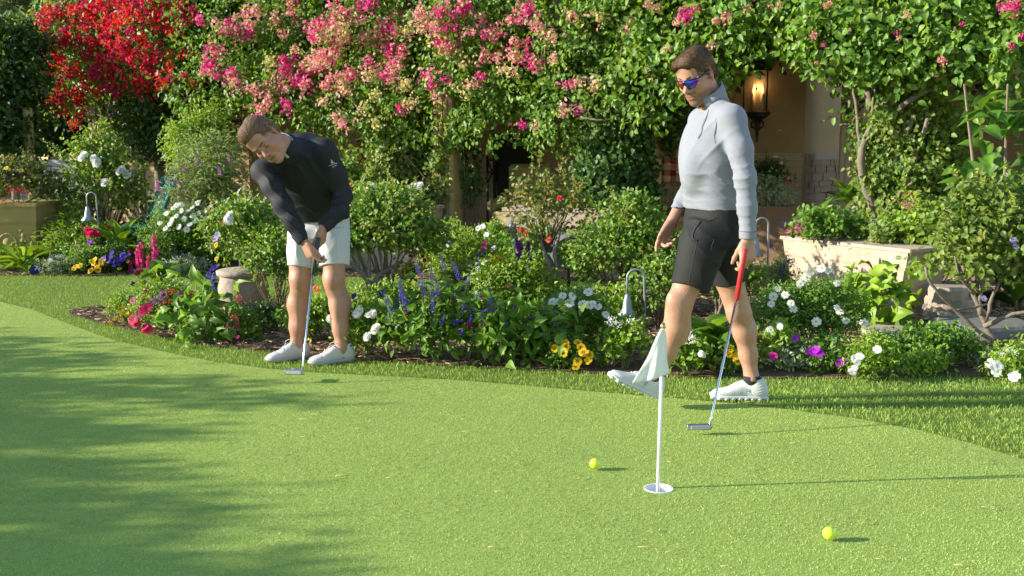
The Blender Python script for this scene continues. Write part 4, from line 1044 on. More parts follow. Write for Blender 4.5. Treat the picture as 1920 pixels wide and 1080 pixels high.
# wall with the lantern, and its return
pA, pB, pC = plan(1385, 12.75), plan(1501, 12.2), plan(1590, 13.6)
r_, a_, d_, n_, ln_ = wall('lantern_wall', 'beige porch wall carrying the lit lantern behind the walking man', plan(1180, 13.5), pB, 0, 4.2, .22, m_stucco, 'wall')
courses(r_, a_, d_, n_, ln_, .30, 1.20, M['stone'], .075, .22, .55, 150, .016, s0=.9)
lw_d, lw_n, lw_a = d_, n_, a_
r_, a_, d_, n_, ln_ = wall('return_wall', 'shaded beige side wall with rough brick base beside the right vine', pB + A(.012, .0), pC, 0, 4.2, .2, m_stucco, 'wall')
courses(r_, a_, d_, n_, ln_, .25, 1.20, mat('brown_brick', (.30, .22, .15), .9, noise=(9, .7, (.20, .145, .10)), bump=(30, .5)), .085, .12, .26, 110, .03)
r_, a_, d_, n_, ln_ = wall('side_wall', 'brown rendered wall behind the big-leaved plant at the right edge', plan(1600, 12.2), plan(2250, 10.2), 0, 4.2, .2, mat('stucco_brown', (.27, .17, .10), .9, noise=(3, .5, (.23, .145, .085)), bump=(60, .3)), 'wall')
# dark window beside the ivy column
wn_ = empty('window', (*plan(1262, 12.95), 1.25), 'dark window above the checked armchair', 'window')
mb = MB(); c_ = at(1262, 245, 13.05); axw = np.array([[lw_d[0], lw_d[1], 0], [lw_n[0], lw_n[1], 0], [0, 0, 1]]); o2 = lw_n * .02
mb.box((c_[0] + o2[0], c_[1] + o2[1], 1.78), (.62, .03, .92), axw); mb.build('pane', mat('window_glass', (.012, .012, .016), .08, spec=.8), wn_)
mb = MB(); mb.box((c_[0] + o2[0] * 1.6, c_[1] + o2[1] * 1.6, 1.27), (.80, .10, .07), axw, bev=.01)
for s_ in (-1, 1): mb.box((c_[0] + o2[0] * 1.4 + s_ * .335 * lw_d[0], c_[1] + o2[1] * 1.4 + s_ * .335 * lw_d[1], 1.78), (.06, .06, .96), axw, bev=.008)
mb.build('frame', M['paintwood'], wn_)

def fluted_post(name, label, u, Y, wpx, z1, m, rz, nfl=4):
    p_ = plan(u, Y); w = wpx / ppm(300, Y); root = empty(name, (*p_, 0), label, 'post', 'arbour posts'); mb = MB()
    ax = np.array([[math.cos(rz), math.sin(rz), 0], [-math.sin(rz), math.cos(rz), 0], [0, 0, 1]])
    mb.box((*p_, z1 / 2), (w, w, z1), ax, bev=.01); mb.build('shaft', m, root); fm = MB()
    for i in range(nfl):
        x = (i + .5) / nfl - .5
        for sg, q in ((-1, 1), (-1, 0)):
            v = A(x * w, -.5 * w - .006, 0) if q else A(-.5 * w - .006, x * w, 0)
            c3 = v @ ax; fm.box((p_[0] + c3[0], p_[1] + c3[1], z1 / 2 + .1), ((w / nfl * .8, .014, z1 - .5) if q else (.014, w / nfl * .8, z1 - .5)), ax, bev=.005)
    fm.build('fluting', m, root); bm_ = MB()
    bm_.box((*p_, .09), (w * 1.25, w * 1.25, .18), ax, bev=.012); bm_.box((*p_, .21), (w * 1.14, w * 1.14, .05), ax, bev=.012); bm_.build('plinth', m, root)
    return root
RZ = -math.atan(.58)
fluted_post('arbour_post', 'yellow-cream fluted post standing clear of ivy in the middle of the arbour', 845, 11.75, 44, 3.1, M['paintwood'], RZ)
fluted_post('arbour_post', 'cream post almost wrapped in ivy right of the middle', 1217, 10.75, 34, 3.1, M['paintwood'], RZ)
fluted_post('arbour_post', 'post of the left ivy column behind the bent man', 752, 12.3, 36, 3.1, M['paintwood'], RZ)
fluted_post('arbour_post', 'cream trim post at the end of the shaded side wall', 1596, 11.9, 42, 3.6, mat('cream_trim', (.52, .43, .29), .75, noise=(10, .4, (.44, .36, .24)), bump=(30, .2)), RZ)
fluted_post('arbour_post', 'pale post under the red bougainvillea', 192, 14.7, 22, 3.1, M['caststone'], RZ)
fluted_post('arbour_post', 'tan post under the dark vine at the left edge', 64, 13.2, 13, 1.75, M['paintwood'], RZ)
fluted_post('arbour_post', 'ivy covered post inside the right vine', 1665, 9.55, 54, 3.0, M['caststone'], RZ)
# arbour beams and porch roof
def beam(name, label, a, b, z, w, h, m, cat='beam', group='arbour beams'):
    a, b = A(*a), A(*b); d = b - a; ln = np.linalg.norm(d); d /= ln; ax = np.array([[d[0], d[1], 0], [-d[1], d[0], 0], [0, 0, 1]])
    mb = MB(); mb.box((*((a + b) / 2), z), (ln, w, h), ax, bev=.01); o = mb.build(name, m); return tag(o, label, cat, group)
xl = lambda x, off: (x, terrace_line(x, off))
beam('arbour_beam', 'long front beam of the arbour under the bougainvillea', xl(-8, .3), xl(6, .3), 2.70, .16, .22, M['bark'])
roof = empty('porch_roof', (*xl(0, 1.6), 3.1), 'flat porch roof behind the bougainvillea, over the terrace', 'roof')
mb = MB(); a3, b3 = A(*xl(-5.2, 1.9)), A(*xl(7, 1.9)); d3 = nrm(b3 - a3); mb.box((*((a3 + b3) / 2), 3.25), (np.linalg.norm(b3 - a3), 3.6, .16), np.array([[d3[0], d3[1], 0], [-d3[1], d3[0], 0], [0, 0, 1]])); mb.build('deck', M['bark'], roof)
# lantern, lit
lc = at(1422, 172, 12.52); lr = empty('wall_lantern', lc - A(0, 0, .35), 'black iron wall lantern with lit candle bulbs', 'lantern')
axl = axw; o3 = A(lw_n[0], lw_n[1], 0); lx = A(lw_d[0], lw_d[1], 0); up3 = A(0, 0, 1)
mb = MB(); sz = .155
for sx in (-1, 1):
    for sy in (-1, 1): mb.box(lc + lx * sx * sz * .92 + o3 * sy * sz * .6, (.018, .018, .50), axl, bev=.003)
for z in (-.25, .25): mb.box(lc + up3 * z, (2 * sz, 1.4 * sz, .03), axl, bev=.006)
mb.build('cage', M['black'], lr)
mb = MB(); mb.box(lc + up3 * -.02 + o3 * -.6 * sz, (.30, .010, .5), axl); mb.box(lc + up3 * .0 - o3 * .16, (.12, .03, .42), axl, bev=.008); mb.tube([lc - o3 * .15 + up3 * .05, lc - o3 * .10 + up3 * .30, lc + up3 * .33], .012, 6); mb.build('back_plate', M['black'], lr)
mb = MB(); mb.lathe(lc + up3 * .25, [(.15, 0), (.11, .06), (.05, .10), (.015, .15)], 8); mb.build('cap', M['black'], lr)
mb = MB(); mb.lathe(lc + up3 * -.60, [(.003, 0), (.012, .03), (.006, .06), (.022, .09), (.012, .12), (.04, .17), (.03, .21), (.045, .26), (.11, .30), (.15, .34)], 12)
for sx in (-1, 1): mb.tube([lc + up3 * (-.33) + lx * sx * .03, lc + up3 * -.36 + lx * sx * .075, lc + up3 * -.41 + lx * sx * .075, lc + up3 * -.43 + lx * sx * .03], .010, 6)
mb.build('finial', M['black'], lr)
m_bulb = mat('bulb_glow', (.9, .6, .3), .4, emis=((1.0, .5, .15), 1.3)); m_candle = mat('candle_sleeve', (.6, .5, .35), .6)
for k, (dx, dy) in enumerate(((-.05, .01), (.05, .01), (0, -.05))):
    b = lc + lx * dx + o3 * dy; cm_ = MB(); cm_.tube([b - up3 * .22, b - up3 * .03], .016, 8); c_ = cm_.build('candle', m_candle, lr)
    bm_ = MB(); bm_.lathe(b - up3 * .03, [(.008, 0), (.020, .03), (.020, .05), (.010, .09), (.002, .12)], 10); bm_.build('bulb', m_bulb, c_)
pl = bpy.data.lights.new('lantern_light', 'POINT'); pl.energy = .8; pl.color = (1, .58, .24); pl.shadow_soft_size = .05
plo = bpy.data.objects.new('lantern_light', pl); COL.objects.link(plo); plo.parent = lr; plo.matrix_parent_inverse = wmat(lr).inverted(); plo.location = tuple(lc + o3 * .03 + up3 * .05)

# white garden wall and clipped hedge at the far left
r_, a_, d_, n_, ln_ = wall('garden_wall', 'low white painted block wall below the dark hedge at far left', plan(-700, 19.5), plan(330, 18.5), 0, 1.02, .2, mat('white_block', (.62, .60, .60), .8, noise=(4, .4, (.52, .50, .50)), bump=(30, .3)), 'wall')
courses(r_, a_, d_, n_, ln_, .05, .99, mat('white_block_face', (.62, .60, .60), .8, noise=(4, .4, (.54, .52, .52)), bump=(30, .3)), .16, .38, .42, 120, .015, s0=3.5)
r_, a_, d_, n_, ln_ = wall('house_wall', 'beige house wall in deep shade under the red bougainvillea', plan(198, 17.2), plan(470, 15.6), 0, 4.0, .25, m_stucco, 'wall')
# ------------------------------------------------------------------ planters, furniture, lamps
def trough(label, u, v, Y, wpx, hpx, rz, m, cat='planter', depth=.6, panel=True, p_=None):
    """square stone planter: tapered body, moulded rim, panel and rosette in front"""
    s_ = ppm(v, Y); w, h = wpx / s_, hpx / s_; p_ = A(*at(u, v, Y)[:2], 0) if p_ is None else p_; root = empty('stone_planter', p_, label, cat, 'stone planters'); ax = np.array([[math.cos(rz), math.sin(rz), 0], [-math.sin(rz), math.cos(rz), 0], [0, 0, 1]])
    def frustum(z0, z1, k0, k1, mb):
        V = []
        for z, k in ((z0, k0), (z1, k1)):
            for sx, sy in ((-1, -1), (1, -1), (1, 1), (-1, 1)): V.append(A(sx * w / 2 * k, sy * depth / 2 * k, z) @ ax + p_)
        mb.add(V, [(3, 2, 1, 0), (4, 5, 6, 7), (0, 1, 5, 4), (1, 2, 6, 5), (2, 3, 7, 6), (3, 0, 4, 7)], 0, False)
    mb = MB(); frustum(0, h * .08, .92, .92, mb); frustum(h * .08, h * .68, .86, .94, mb); mb.build('body', m, root)
    mb = MB(); frustum(h * .68, h * .72, .95, .97, mb); frustum(h * .72, h * .95, .97, 1.0, mb); frustum(h * .95, h, 1.04, 1.04, mb); mb.build('rim', m, root)
    if panel:
        mb = MB(); c_ = A(0, -depth / 2 * .90, h * .40) @ ax + p_
        axd = np.stack([ax[0], ax[2], -ax[1]]); mb.lathe(c_ + ax[1] * .005, [(.10, 0), (.10, .016), (.082, .020), (.078, .010), (.05, .010), (.045, .022), (.01, .026)], 20, axd)
        for sx in (-1, 1):
            for k in range(6):
                q = c_ + ax[0] * sx * w * (.22 + .035 * math.sin(k * 1.3)) + ax[2] * (.13 - .055 * k); mb.ball(q, (.028, .018, .03), 8, 5, ax)
        mb.build('relief', m, root)
    return root, p_, ax, w, h
trough('yellowish square stone planter with rosette relief at far left', 42, 470, 11.25, 112, 118, .04, M['yellowstone'], depth=.75)
PL = A(2.86, 8.44, 0)
trough('large pale stone planter in full sun right of the walking man', 0, 585, 8.44, 1.30 * ppm(585, 8.44), .52 * ppm(585, 8.44), -1.05, M['caststone'], depth=.5, panel=False, p_=PL)
trough('long pale stone planter behind the rose bushes in the middle', 1070, 525, 10.3, 230, 128, -.30, M['caststone'], depth=.5, panel=False)
trough('pale stone planter partly hidden behind the bent man', 735, 505, 10.9, 170, 118, -.35, M['caststone'], depth=.5, panel=False)
trough('brown planter with red cyclamen below the lantern', 1432, 470, 11.6, 100, 105, -.35, M['terracotta'], depth=.5, panel=False)
def round_pot(label, u, v, Y, wpx, hpx, m, prof):
    p_ = at(u, v, Y); s_ = ppm(v, Y); w, h = wpx / s_ / 2, hpx / s_; root = empty('round_pot', (p_[0], p_[1], 0), label, 'pot', 'round pots')
    mb = MB(); mb.lathe((p_[0], p_[1], 0), [(r * w, z * h) for r, z in prof[:-3]], 28); mb.build('body', m, root)
    mb = MB(); mb.lathe((p_[0], p_[1], 0), [(r * w, z * h) for r, z in prof[-4:]], 28); mb.build('rim', m, root); return root
round_pot('squat grey-brown round stone pot behind the bent man on the island bed', 458, 578, 7.95, 96, 84, M['greystone'], [(.55, 0), (.78, .12), (.95, .40), (.97, .6), (.88, .80), (.92, .86), (1.0, .88), (1.02, .97), (.90, 1.0)])
round_pot('slim pale pot with a leafy plant beside the right vine', 1594, 418, 9.6, 40, 62, M['caststone'], [(.70, 0), (.78, .2), (.88, .6), (.92, .82), (1.0, .84), (1.05, .95), (.95, 1.0)])

def tulip_lamp(label, u, vt, vb, du, Y, flip=1):
    """hooked path light: rises, bends over and hangs a bell shade; u = rod, du = reach to the shade"""
    s_ = ppm(vt, Y); b = at(u, vb, Y); b = A(b[0], b[1], 0); root = empty('path_light', b, label, 'path light', 'bell-shaped path lights')
    zt = at(u, vt, Y)[2]; r = abs(du) / s_ / 2; sg = 1 if du > 0 else -1; cx = b[0] + sg * r
    pts = [b + A(sg * -.01, 0, 0), b + A(sg * -.006, 0, (zt - r) * .6), b + A(0, 0, zt - r * 1.6)]
    for a in np.linspace(math.pi, 0, 11)[0:]: pts.append(A(cx + sg * r * math.cos(a), b[1], zt - r + r * math.sin(a) * 1.0) if True else None)
    hz = 2.1 * r; pts += [A(cx + sg * r, b[1], zt - r - hz * .5), A(cx + sg * r * .95, b[1], zt - r - hz)]
    mb = MB(); mb.tube(pts, .0085, 8); mb.build('stem', M['zinc'], root)
    bs = pts[-1]; mb = MB(); n = 28; V = []
    prof = [(.012, .015), (.018, 0), (.022, -.02), (.030, -.05), (.034, -.09), (.044, -.115), (.062, -.135)]
    for ri, z in prof:
        for j in range(n):
            a = 2 * math.pi * j / n; k = max(0, (-z - .09) / .045); V.append(bs + A(ri * (1 + .10 * k * math.cos(7 * a)) * math.cos(a), ri * (1 + .10 * k * math.cos(7 * a)) * math.sin(a), z + .010 * k * math.cos(7 * a)))
    m_ = len(prof); F = [(i * n + j, (i + 1) * n + j, (i + 1) * n + (j + 1) % n, i * n + (j + 1) % n) for i in range(m_ - 1) for j in range(n)]
    mb.add(V, F); o = mb.build('bell_shade', M['zinc'], root); o.modifiers.new('t', 'SOLIDIFY').thickness = .003
    return root
tulip_lamp('zinc bell-shaped path light on a hooked stem in front, left of the walking man', 1206, 505, 640, -32, 7.0)
tulip_lamp('bluish bell path light beside the white rose bush far left', 186, 361, 470, -18, 10.7)
tulip_lamp('bell path light hooked beside the bent man behind his right arm', 452, 352, 500, 24, 8.6)
tulip_lamp('bell path light directly behind the walking man', 1436, 409, 560, -24, 7.9)
# small bell light on a straight rod
b = at(966, 560, 8.3); b[2] = 0; root = empty('path_light', b, 'small bell light on a straight rod among purple foxgloves', 'path light', 'bell-shaped path lights')
mb = MB(); t_ = at(966, 418, 8.3); mb.tube([b, t_], .008, 8); mb.build('stem', M['zinc'], root); mb = MB(); mb.lathe(t_ + A(-.03, 0, -.075), [(.045, 0), (.035, .02), (.026, .05), (.012, .08), (.008, .09)], 14); mb.build('bell_shade', M['zinc'], root)
# sprinkler riser
b = ground(250, 562); root = empty('sprinkler_riser', b, 'short black sprinkler riser in the lawn at left', 'sprinkler'); mb = MB(); mb.tube([b, b + A(0, 0, .13)], .014, 10); mb.build('tube', M['black'], root); mb = MB(); mb.tube([b + A(0, 0, .13), b + A(0, 0, .145), b + A(0, 0, .155)], [.018, .018, .008], 10); mb.build('nozzle', M['black'], root)

# green slatted garden chair
def garden_chair():
    Y = 11.0; s_ = ppm(400, Y); o = at(272, 470, Y); o[2] = 0; root = empty('garden_chair', o, 'green metal folding chair with woven back among the roses', 'chair')
    fx = nrm(A(-.80, -.55, 0)); sx = nrm(A(.55, -.80, 0)) * .24; up = A(0, 0, 1)
    g = lambda a, b, c: o + fx * a + sx * b + up * c
    for sg in (-1, 1):
        mb = MB(); mb.tube([g(.30, sg, 0), g(-.05, sg, .42), g(-.30, sg, .95)], .017, 8); mb.build('back_leg', M['greenpaint'], root)
        mb = MB(); mb.tube([g(-.28, sg, 0), g(.22, sg, .44)], .016, 8); mb.build('front_leg', M['greenpaint'], root)
    for i in range(7):
        mb = MB(); x = -.18 + i * .072; mb.box(g(x, 0, .445), (.055, .50, .014), np.stack([fx, nrm(sx), up]), bev=.004); mb.build('seat_slat', M['greenpaint'], root)
    for i in range(9):
        mb = MB(); q = i / 8; c = g(-.10 - .20 * q, 0, .54 + .40 * q); d = nrm(-fx * .45 + up); mb.box(c, (.036, .46, .010), np.stack([d, nrm(sx), np.cross(d, nrm(sx))]), bev=.003); mb.build('back_slat', M['greenpaint'], root)
    for i in range(6):
        mb = MB(); y = -.85 + i * .34; mb.tube([g(-.10, y, .55), g(-.30, y, .95)], .008, 5); mb.build('back_strap', M['greenpaint'], root)
garden_chair()

def gingham():
    m = bpy.data.materials.new('gingham'); m.use_nodes = True; n, l = m.node_tree.nodes, m.node_tree.links; b = n['Principled BSDF']; b.inputs['Roughness'].default_value = .9
    tc = n.new('ShaderNodeTexCoord'); sp = n.new('ShaderNodeSeparateXYZ'); l.new(tc.outputs['Object'], sp.inputs[0]); prev = []
    for ax in ('X', 'Z'):
        a = n.new('ShaderNodeMath'); a.operation = 'MULTIPLY'; a.inputs[1].default_value = 7.0; l.new(sp.outputs[ax], a.inputs[0])
        f = n.new('ShaderNodeMath'); f.operation = 'FRACT'; l.new(a.outputs[0], f.inputs[0]); g = n.new('ShaderNodeMath'); g.operation = 'GREATER_THAN'; g.inputs[1].default_value = .5; l.new(f.outputs[0], g.inputs[0]); prev.append(g)
    s = n.new('ShaderNodeMath'); s.operation = 'ADD'; l.new(prev[0].outputs[0], s.inputs[0]); l.new(prev[1].outputs[0], s.inputs[1])
    h = n.new('ShaderNodeMath'); h.operation = 'MULTIPLY'; h.inputs[1].default_value = .5; l.new(s.outputs[0], h.inputs[0])
    r = n.new('ShaderNodeValToRGB'); e = r.color_ramp.elements; e[0].color = (.52, .38, .20, 1); e[1].color = (.16, .012, .02, 1); k = e.new(.5); k.color = (.34, .15, .10, 1); r.color_ramp.interpolation = 'CONSTANT'; e[1].position = .45; e[2].position = .9
    e[1].color = (.34, .15, .10, 1); e[2].color = (.16, .012, .02, 1)
    l.new(h.outputs[0], r.inputs[0]); l.new(r.outputs[0], b.inputs['Base Color']); return m
def armchair(label, u, v, Y, wpx, hb, m, rz, cushion):
    o = at(u, v, Y); o[2] = 0; w = wpx / ppm(v, Y); root = empty('armchair', o, label, 'armchair', 'porch armchairs', rz); ax = np.array([[math.cos(rz), math.sin(rz), 0], [-math.sin(rz), math.cos(rz), 0], [0, 0, 1]])
    def part(name, c, sz, mm, bev=.04):
        mb = MB(); mb.box(A(*c), sz, None, bev=bev); ob = mb.build(name, mm, root, False); return ob
    part('seat', (0, 0, .38), (w, .6, .20), m); part('backrest', (0, .28, .80), (w, .18, hb), m)
    for s_ in (-1, 1):
        part('armrest', (s_ * w * .52, 0, .55), (.10, .6, .16), m)
        for t_ in (-1, 1): part('leg', (s_ * w * .45, t_ * .25, .14), (.05, .05, .28), M['black'], .006)
    part('cushion', (0, .15, .68), (w * .55, .12, .34), cushion, .05)
M['gingham'] = gingham()
armchair('red and cream checked armchair beside the ivy column', 1258, 430, 12.2, 110, .95, M['gingham'], -.4, mat('floral_cushion', (.36, .27, .13), .9, noise=(22, .9, (.10, .06, .06))))
armchair('pale yellow cloth armchair in front of the fireplace', 975, 470, 12.9, 80, .50, mat('pale_cloth', (.50, .46, .22), .9, noise=(14, .7, (.34, .36, .18), (6, 6, .5))), -.45, mat('pale_cushion', (.5, .48, .3), .9))
armchair('dark red cushioned armchair in the left porch opening behind the bent man', 690, 455, 13.6, 90, .8, mat('dark_red_cloth', (.20, .035, .03), .9), -.5, mat('cream_cushion', (.45, .36, .25), .9))
# black iron stool beside the fireplace
o = at(922, 470, 13.2); o[2] = 0; root = empty('iron_stand', o, 'tall black iron stand left of the fireplace', 'stand'); mb = MB()
for x, y in ((-.05, -.05), (.07, .05)): mb.tube([o + A(x, y, 0), o + A(x, y, 1.15)], .018, 6)
mb.build('upright', M['black'], root); mb = MB()
for z in (.95, 1.1): mb.tube([o + A(-.05, -.05, z), o + A(.07, .05, z)], .014, 6)
mb.tube([o + A(-.05, -.05, 1.1), o + A(.07, .05, .8)], .012, 6); mb.tube([o + A(.07, .05, 1.1), o + A(-.05, -.05, .8)], .012, 6); mb.build('crossbar', M['black'], root)
# coiled hose
o = at(1068, 462, 8.75); root = empty('garden_hose', (o[0], o[1], .1), 'dark grey coiled garden hose behind the standard rose', 'hose'); mb = MB(); pts = []
for i in range(150):
    a = i / 150 * 2 * math.pi * 9; r = .15 + .010 * math.sin(i * .7); pts.append(o + A(r * math.cos(a), -.10 + .20 * i / 150, r * .85 * math.sin(a) - .04))
mb.tube(pts, .014, 6); mb.build('coil', mat('hose_grey', (.13, .14, .16), .6), root); mb = MB(); mb.tube([o + A(.0, .1, -.04), o + A(0, .1, -.6)], .015, 6); mb.build('hanger', M['black'], root)
# slate marker in the right planter
o = at(1741, 446, 8.3); root = empty('slate_marker', o - A(0, 0, .03), 'small grey slate marker leaning in the pale planter', 'marker'); mb = MB(); mb.box(o, (.105, .012, .065), np.array([[.98, -.2, -.05], [.2, .9, -.4], [.1, .4, .9]]), bev=.004); mb.build('slab', M['slate'], root); mb = MB(); mb.box(o + A(0, .012, -.05), (.02, .008, .08)); mb.build('spike', M['black'], root)
def flagstone(label, u, v, wpx, dm, h, m, seed, z0=0.0):
    g = ground(u, v) + A(0, 0, z0); w = wpx / ppm(v, g[1]); r = random.Random(seed); n = 14; V = []; root = bpy.data
    ph = [1 + r.uniform(-.16, .16) for _ in range(n)]
    for z, k in ((-.02, 1.0), (h * .75, 1.02), (h, .96)):
        for j in range(n):
            a = 2 * math.pi * j / n; V.append(g + A(w / 2 * k * ph[j] * math.cos(a), dm / 2 * k * ph[j] * math.sin(a), z + .006 * r.uniform(-1, 1)))
    F = [(i * n + j, i * n + (j + 1) % n, (i + 1) * n + (j + 1) % n, (i + 1) * n + j) for i in range(2) for j in range(n)] + [tuple(2 * n + j for j in range(n))]
    mb = MB(); mb.add(V, F, 0, False); o = mb.build('flagstone', m); return tag(o, label, 'flagstone', 'stepping stones by the right planter')
flagstone('tan flat stepping stone in front of the pale planter', 1672, 632, 100, .40, .05, M['flag'], 1)
flagstone('large dark slate stone under the right rose stems', 1838, 628, 170, .55, .09, M['slate'], 2)
flagstone('grey stone slab at the back by the planter corner', 1775, 590, 110, .35, .10, M['slate'], 3)
for i, (u, v, w) in enumerate(((1782, 545, 92), (1786, 560, 110), (1776, 528, 70))):
    flagstone(('middle brown stone of the low stack behind the rose stems', 'wide brown stone at the bottom of the low stack', 'small brown stone topping the low stack')[i], u, 596, w, .30, .075, M['greystone'], 10 + i, (.085, .0, .17)[i])

# ------------------------------------------------------------------ foliage library

def wood(mb, p, r0, r1, n=16, k=.004, seg=8):
    """smooth irregular limb through the points p"""
    P_ = np.array(p, float)
    for _ in range(2):
        if len(P_) > 2: P_ = np.concatenate([P_[:1], np.stack([.75 * P_[:-1] + .25 * P_[1:], .25 * P_[:-1] + .75 * P_[1:]], 1).reshape(-1, 3), P_[-1:]])
    d = np.concatenate([[0], np.cumsum(np.linalg.norm(np.diff(P_, axis=0), axis=1))]); d /= d[-1]; q = np.linspace(0, 1, n)
    P_ = np.stack([np.interp(q, d, P_[:, i]) for i in range(3)], 1); P_[1:-1] += NP.normal(0, k, (n - 2, 3))
    r = np.linspace(r0, r1, n) * (1 + NP.normal(0, .07, n)); mb.tube(P_, r, seg); return mb
def unit(v): return v / (np.linalg.norm(v, axis=-1, keepdims=True) + 1e-9)
def leaf_mesh_np(P, D, N, Ln, Wd, T, detail=True):
    """numpy leaves: base P, direction D, normal N"""
    n = len(P); D = unit(D); S_ = unit(np.cross(D, N)); N = np.cross(S_, D); Ln = Ln[:, None]; Wd = Wd[:, None] / 2
    if detail:
        V = np.stack([P, P + D * Ln * .30 - S_ * Wd * .85 + N * Wd * .35, P + D * Ln * .30 + S_ * Wd * .85 + N * Wd * .35,
                      P + D * Ln * .62 - S_ * Wd * .78 + N * Wd * .15, P + D * Ln * .62 + S_ * Wd * .78 + N * Wd * .15,
                      P + D * Ln - N * Ln * .16, P + D * Ln * .45 - N * Wd * .12], 1).reshape(-1, 3); o = (np.arange(n) * 7)[:, None]
        F = [np.concatenate([o + np.array([[0, 2, 6]]), o + np.array([[0, 6, 1]]), o + np.array([[2, 4, 6]]), o + np.array([[6, 3, 1]]), o + np.array([[4, 5, 6]]), o + np.array([[6, 5, 3]])])]; k = 7
    else:
        V = np.stack([P, P + D * Ln * .42 - S_ * Wd + N * Wd * .3, P + D * Ln * .42 + S_ * Wd + N * Wd * .3, P + D * Ln - N * Ln * .12], 1).reshape(-1, 3); o = (np.arange(n) * 4)[:, None]
        F = [np.concatenate([o + np.array([[0, 2, 3]]), o + np.array([[0, 3, 1]])])]; k = 4
    return V, F, np.repeat(T, k, 0)
def unit_leaf(kind='ovate'):
    """single leaf along +Y, normal +Z, length 1, width given by the object's X scale"""
    prof = {'ovate': [(0, .04), (.12, .32), (.3, .5), (.5, .46), (.72, .28), (.9, .1), (1, 0)], 'lance': [(0, .05), (.2, .35), (.45, .5), (.7, .36), (.9, .12), (1, 0)],
            'floppy': [(0, .05), (.1, .2), (.22, .40), (.36, .5), (.5, .5), (.65, .42), (.8, .28), (.92, .12), (1, .02)], 'spoon': [(0, .12), (.25, .18), (.5, .38), (.72, .5), (.9, .36), (1, .05)]}[kind]
    V = []; F = []; n = len(prof)
    k_ = .55 if kind == 'floppy' else .22
    for j, (t, w) in enumerate(prof):
        z = (.10 if kind != 'floppy' else .34) * math.sin(t * 2.2) - k_ * t * t; wv = .05 * math.sin(j * 2.6) if kind == 'floppy' else 0
        V += [(-w, t, z + w * .26 + wv), (-w * .5, t, z + w * .20), (0, t, z - .012), (w * .5, t, z + w * .20), (w, t, z + w * .26 - wv)]
    for i in range(n - 1):
        b = i * 5; F += [(b + q, b + q + 1, b + q + 6, b + q + 5) for q in range(4)]
    mb = MB(); mb.add(V, F); return mb.mesh('leaf', M['leaf_o'])
LEAF = {k: unit_leaf(k) for k in ('ovate', 'lance', 'spoon', 'floppy')}
def place_leaf(root, inv, p, d, nn, ln, wd, col, kind='ovate'):
    o = bpy.data.objects.new('leaf', LEAF[kind]); COL.objects.link(o); o.parent = root; o.matrix_parent_inverse = inv
    d = nrm(d); s_ = nrm(np.cross(d, nn)); z = np.cross(s_, d); m4 = Matrix.Identity(4)
    for i in range(3): m4[i][0] = s_[i] * wd; m4[i][1] = d[i] * ln; m4[i][2] = z[i] * ln; m4[i][3] = p[i]
    o.matrix_basis = m4; o.color = (*[float(c) for c in col], 1); return o

PAL = dict(
    mid=[(.070, .135, .018), (.095, .17, .022), (.05, .10, .016), (.12, .19, .03)],
    lime=[(.17, .25, .025), (.13, .21, .022), (.21, .28, .035), (.10, .17, .02)],
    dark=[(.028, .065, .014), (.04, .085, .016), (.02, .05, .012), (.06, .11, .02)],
    sage=[(.15, .19, .085), (.11, .16, .06), (.19, .22, .11), (.09, .14, .04)],
    grey=[(.38, .42, .34), (.30, .36, .28), (.44, .46, .40)],
    rose=[(.085, .155, .022), (.12, .20, .03), (.055, .11, .018), (.17, .23, .04), (.10, .17, .02), (.07, .14, .02), (.15, .14, .03)],
    boug=[(.075, .145, .020), (.10, .175, .026), (.05, .105, .018), (.14, .20, .03)],
    ivy=[(.03, .075, .018), (.05, .105, .022), (.08, .13, .03), (.025, .055, .014)],
    ivyl=[(.10, .155, .03), (.14, .19, .045), (.06, .12, .022), (.18, .19, .05)],
    big=[(.06, .13, .018), (.09, .17, .022), (.045, .10, .015)],
)
for _k, _f in dict(mid=1.6, lime=1.4, dark=1.3, sage=1.4, grey=1.0, rose=1.6, boug=1.6, ivy=1.4, ivyl=1.5, big=1.35).items(): PAL[_k] = [(c[0] * _f * .92, c[1] * _f, c[2] * _f * .85) for c in PAL[_k]]
def leaf_cloud(blobs, n, L_, W_, pal, seed, per=9, out=.55, droop=.25, shell=.55, up=.35, spread=1.6, tipcol=None):
    """clumps of leaves near the surface of ellipsoid blobs (cx,cy,cz,rx,ry,rz)"""
    g = np.random.default_rng(seed); B = np.array(blobs, float)
    wgt = (B[:, 3] * B[:, 4] + B[:, 3] * B[:, 5] + B[:, 4] * B[:, 5]); wgt /= wgt.sum()
    nc = max(1, n // per); b = g.choice(len(B), nc, p=wgt); d = unit(g.normal(0, 1, (nc, 3))); r = shell + (1.06 - shell) * g.uniform(0, 1, nc) ** .55
    C = B[b, :3] + d * B[b, 3:] * r[:, None]; O = unit(d / B[b, 3:])
    k = np.repeat(np.arange(nc), per); m = len(k)
    P = C[k] + g.normal(0, 1, (m, 3)) * L_ * spread * .5
    D = O[k] * out + g.normal(0, .55, (m, 3)) + A(0, 0, -droop); N = O[k] * .3 + A(-.50, -.40, up) + g.normal(0, .42, (m, 3))
    ln = L_ * g.uniform(.6, 1.25, m); wd = W_ * g.uniform(.7, 1.2, m)
    pal = np.array(pal); T = pal[g.integers(0, len(pal), nc)][k] * .6 + pal[g.integers(0, len(pal), m)] * .4
    T = T * g.uniform(.78, 1.25, (m, 1)); return P, D, N, ln, wd, T, C, O
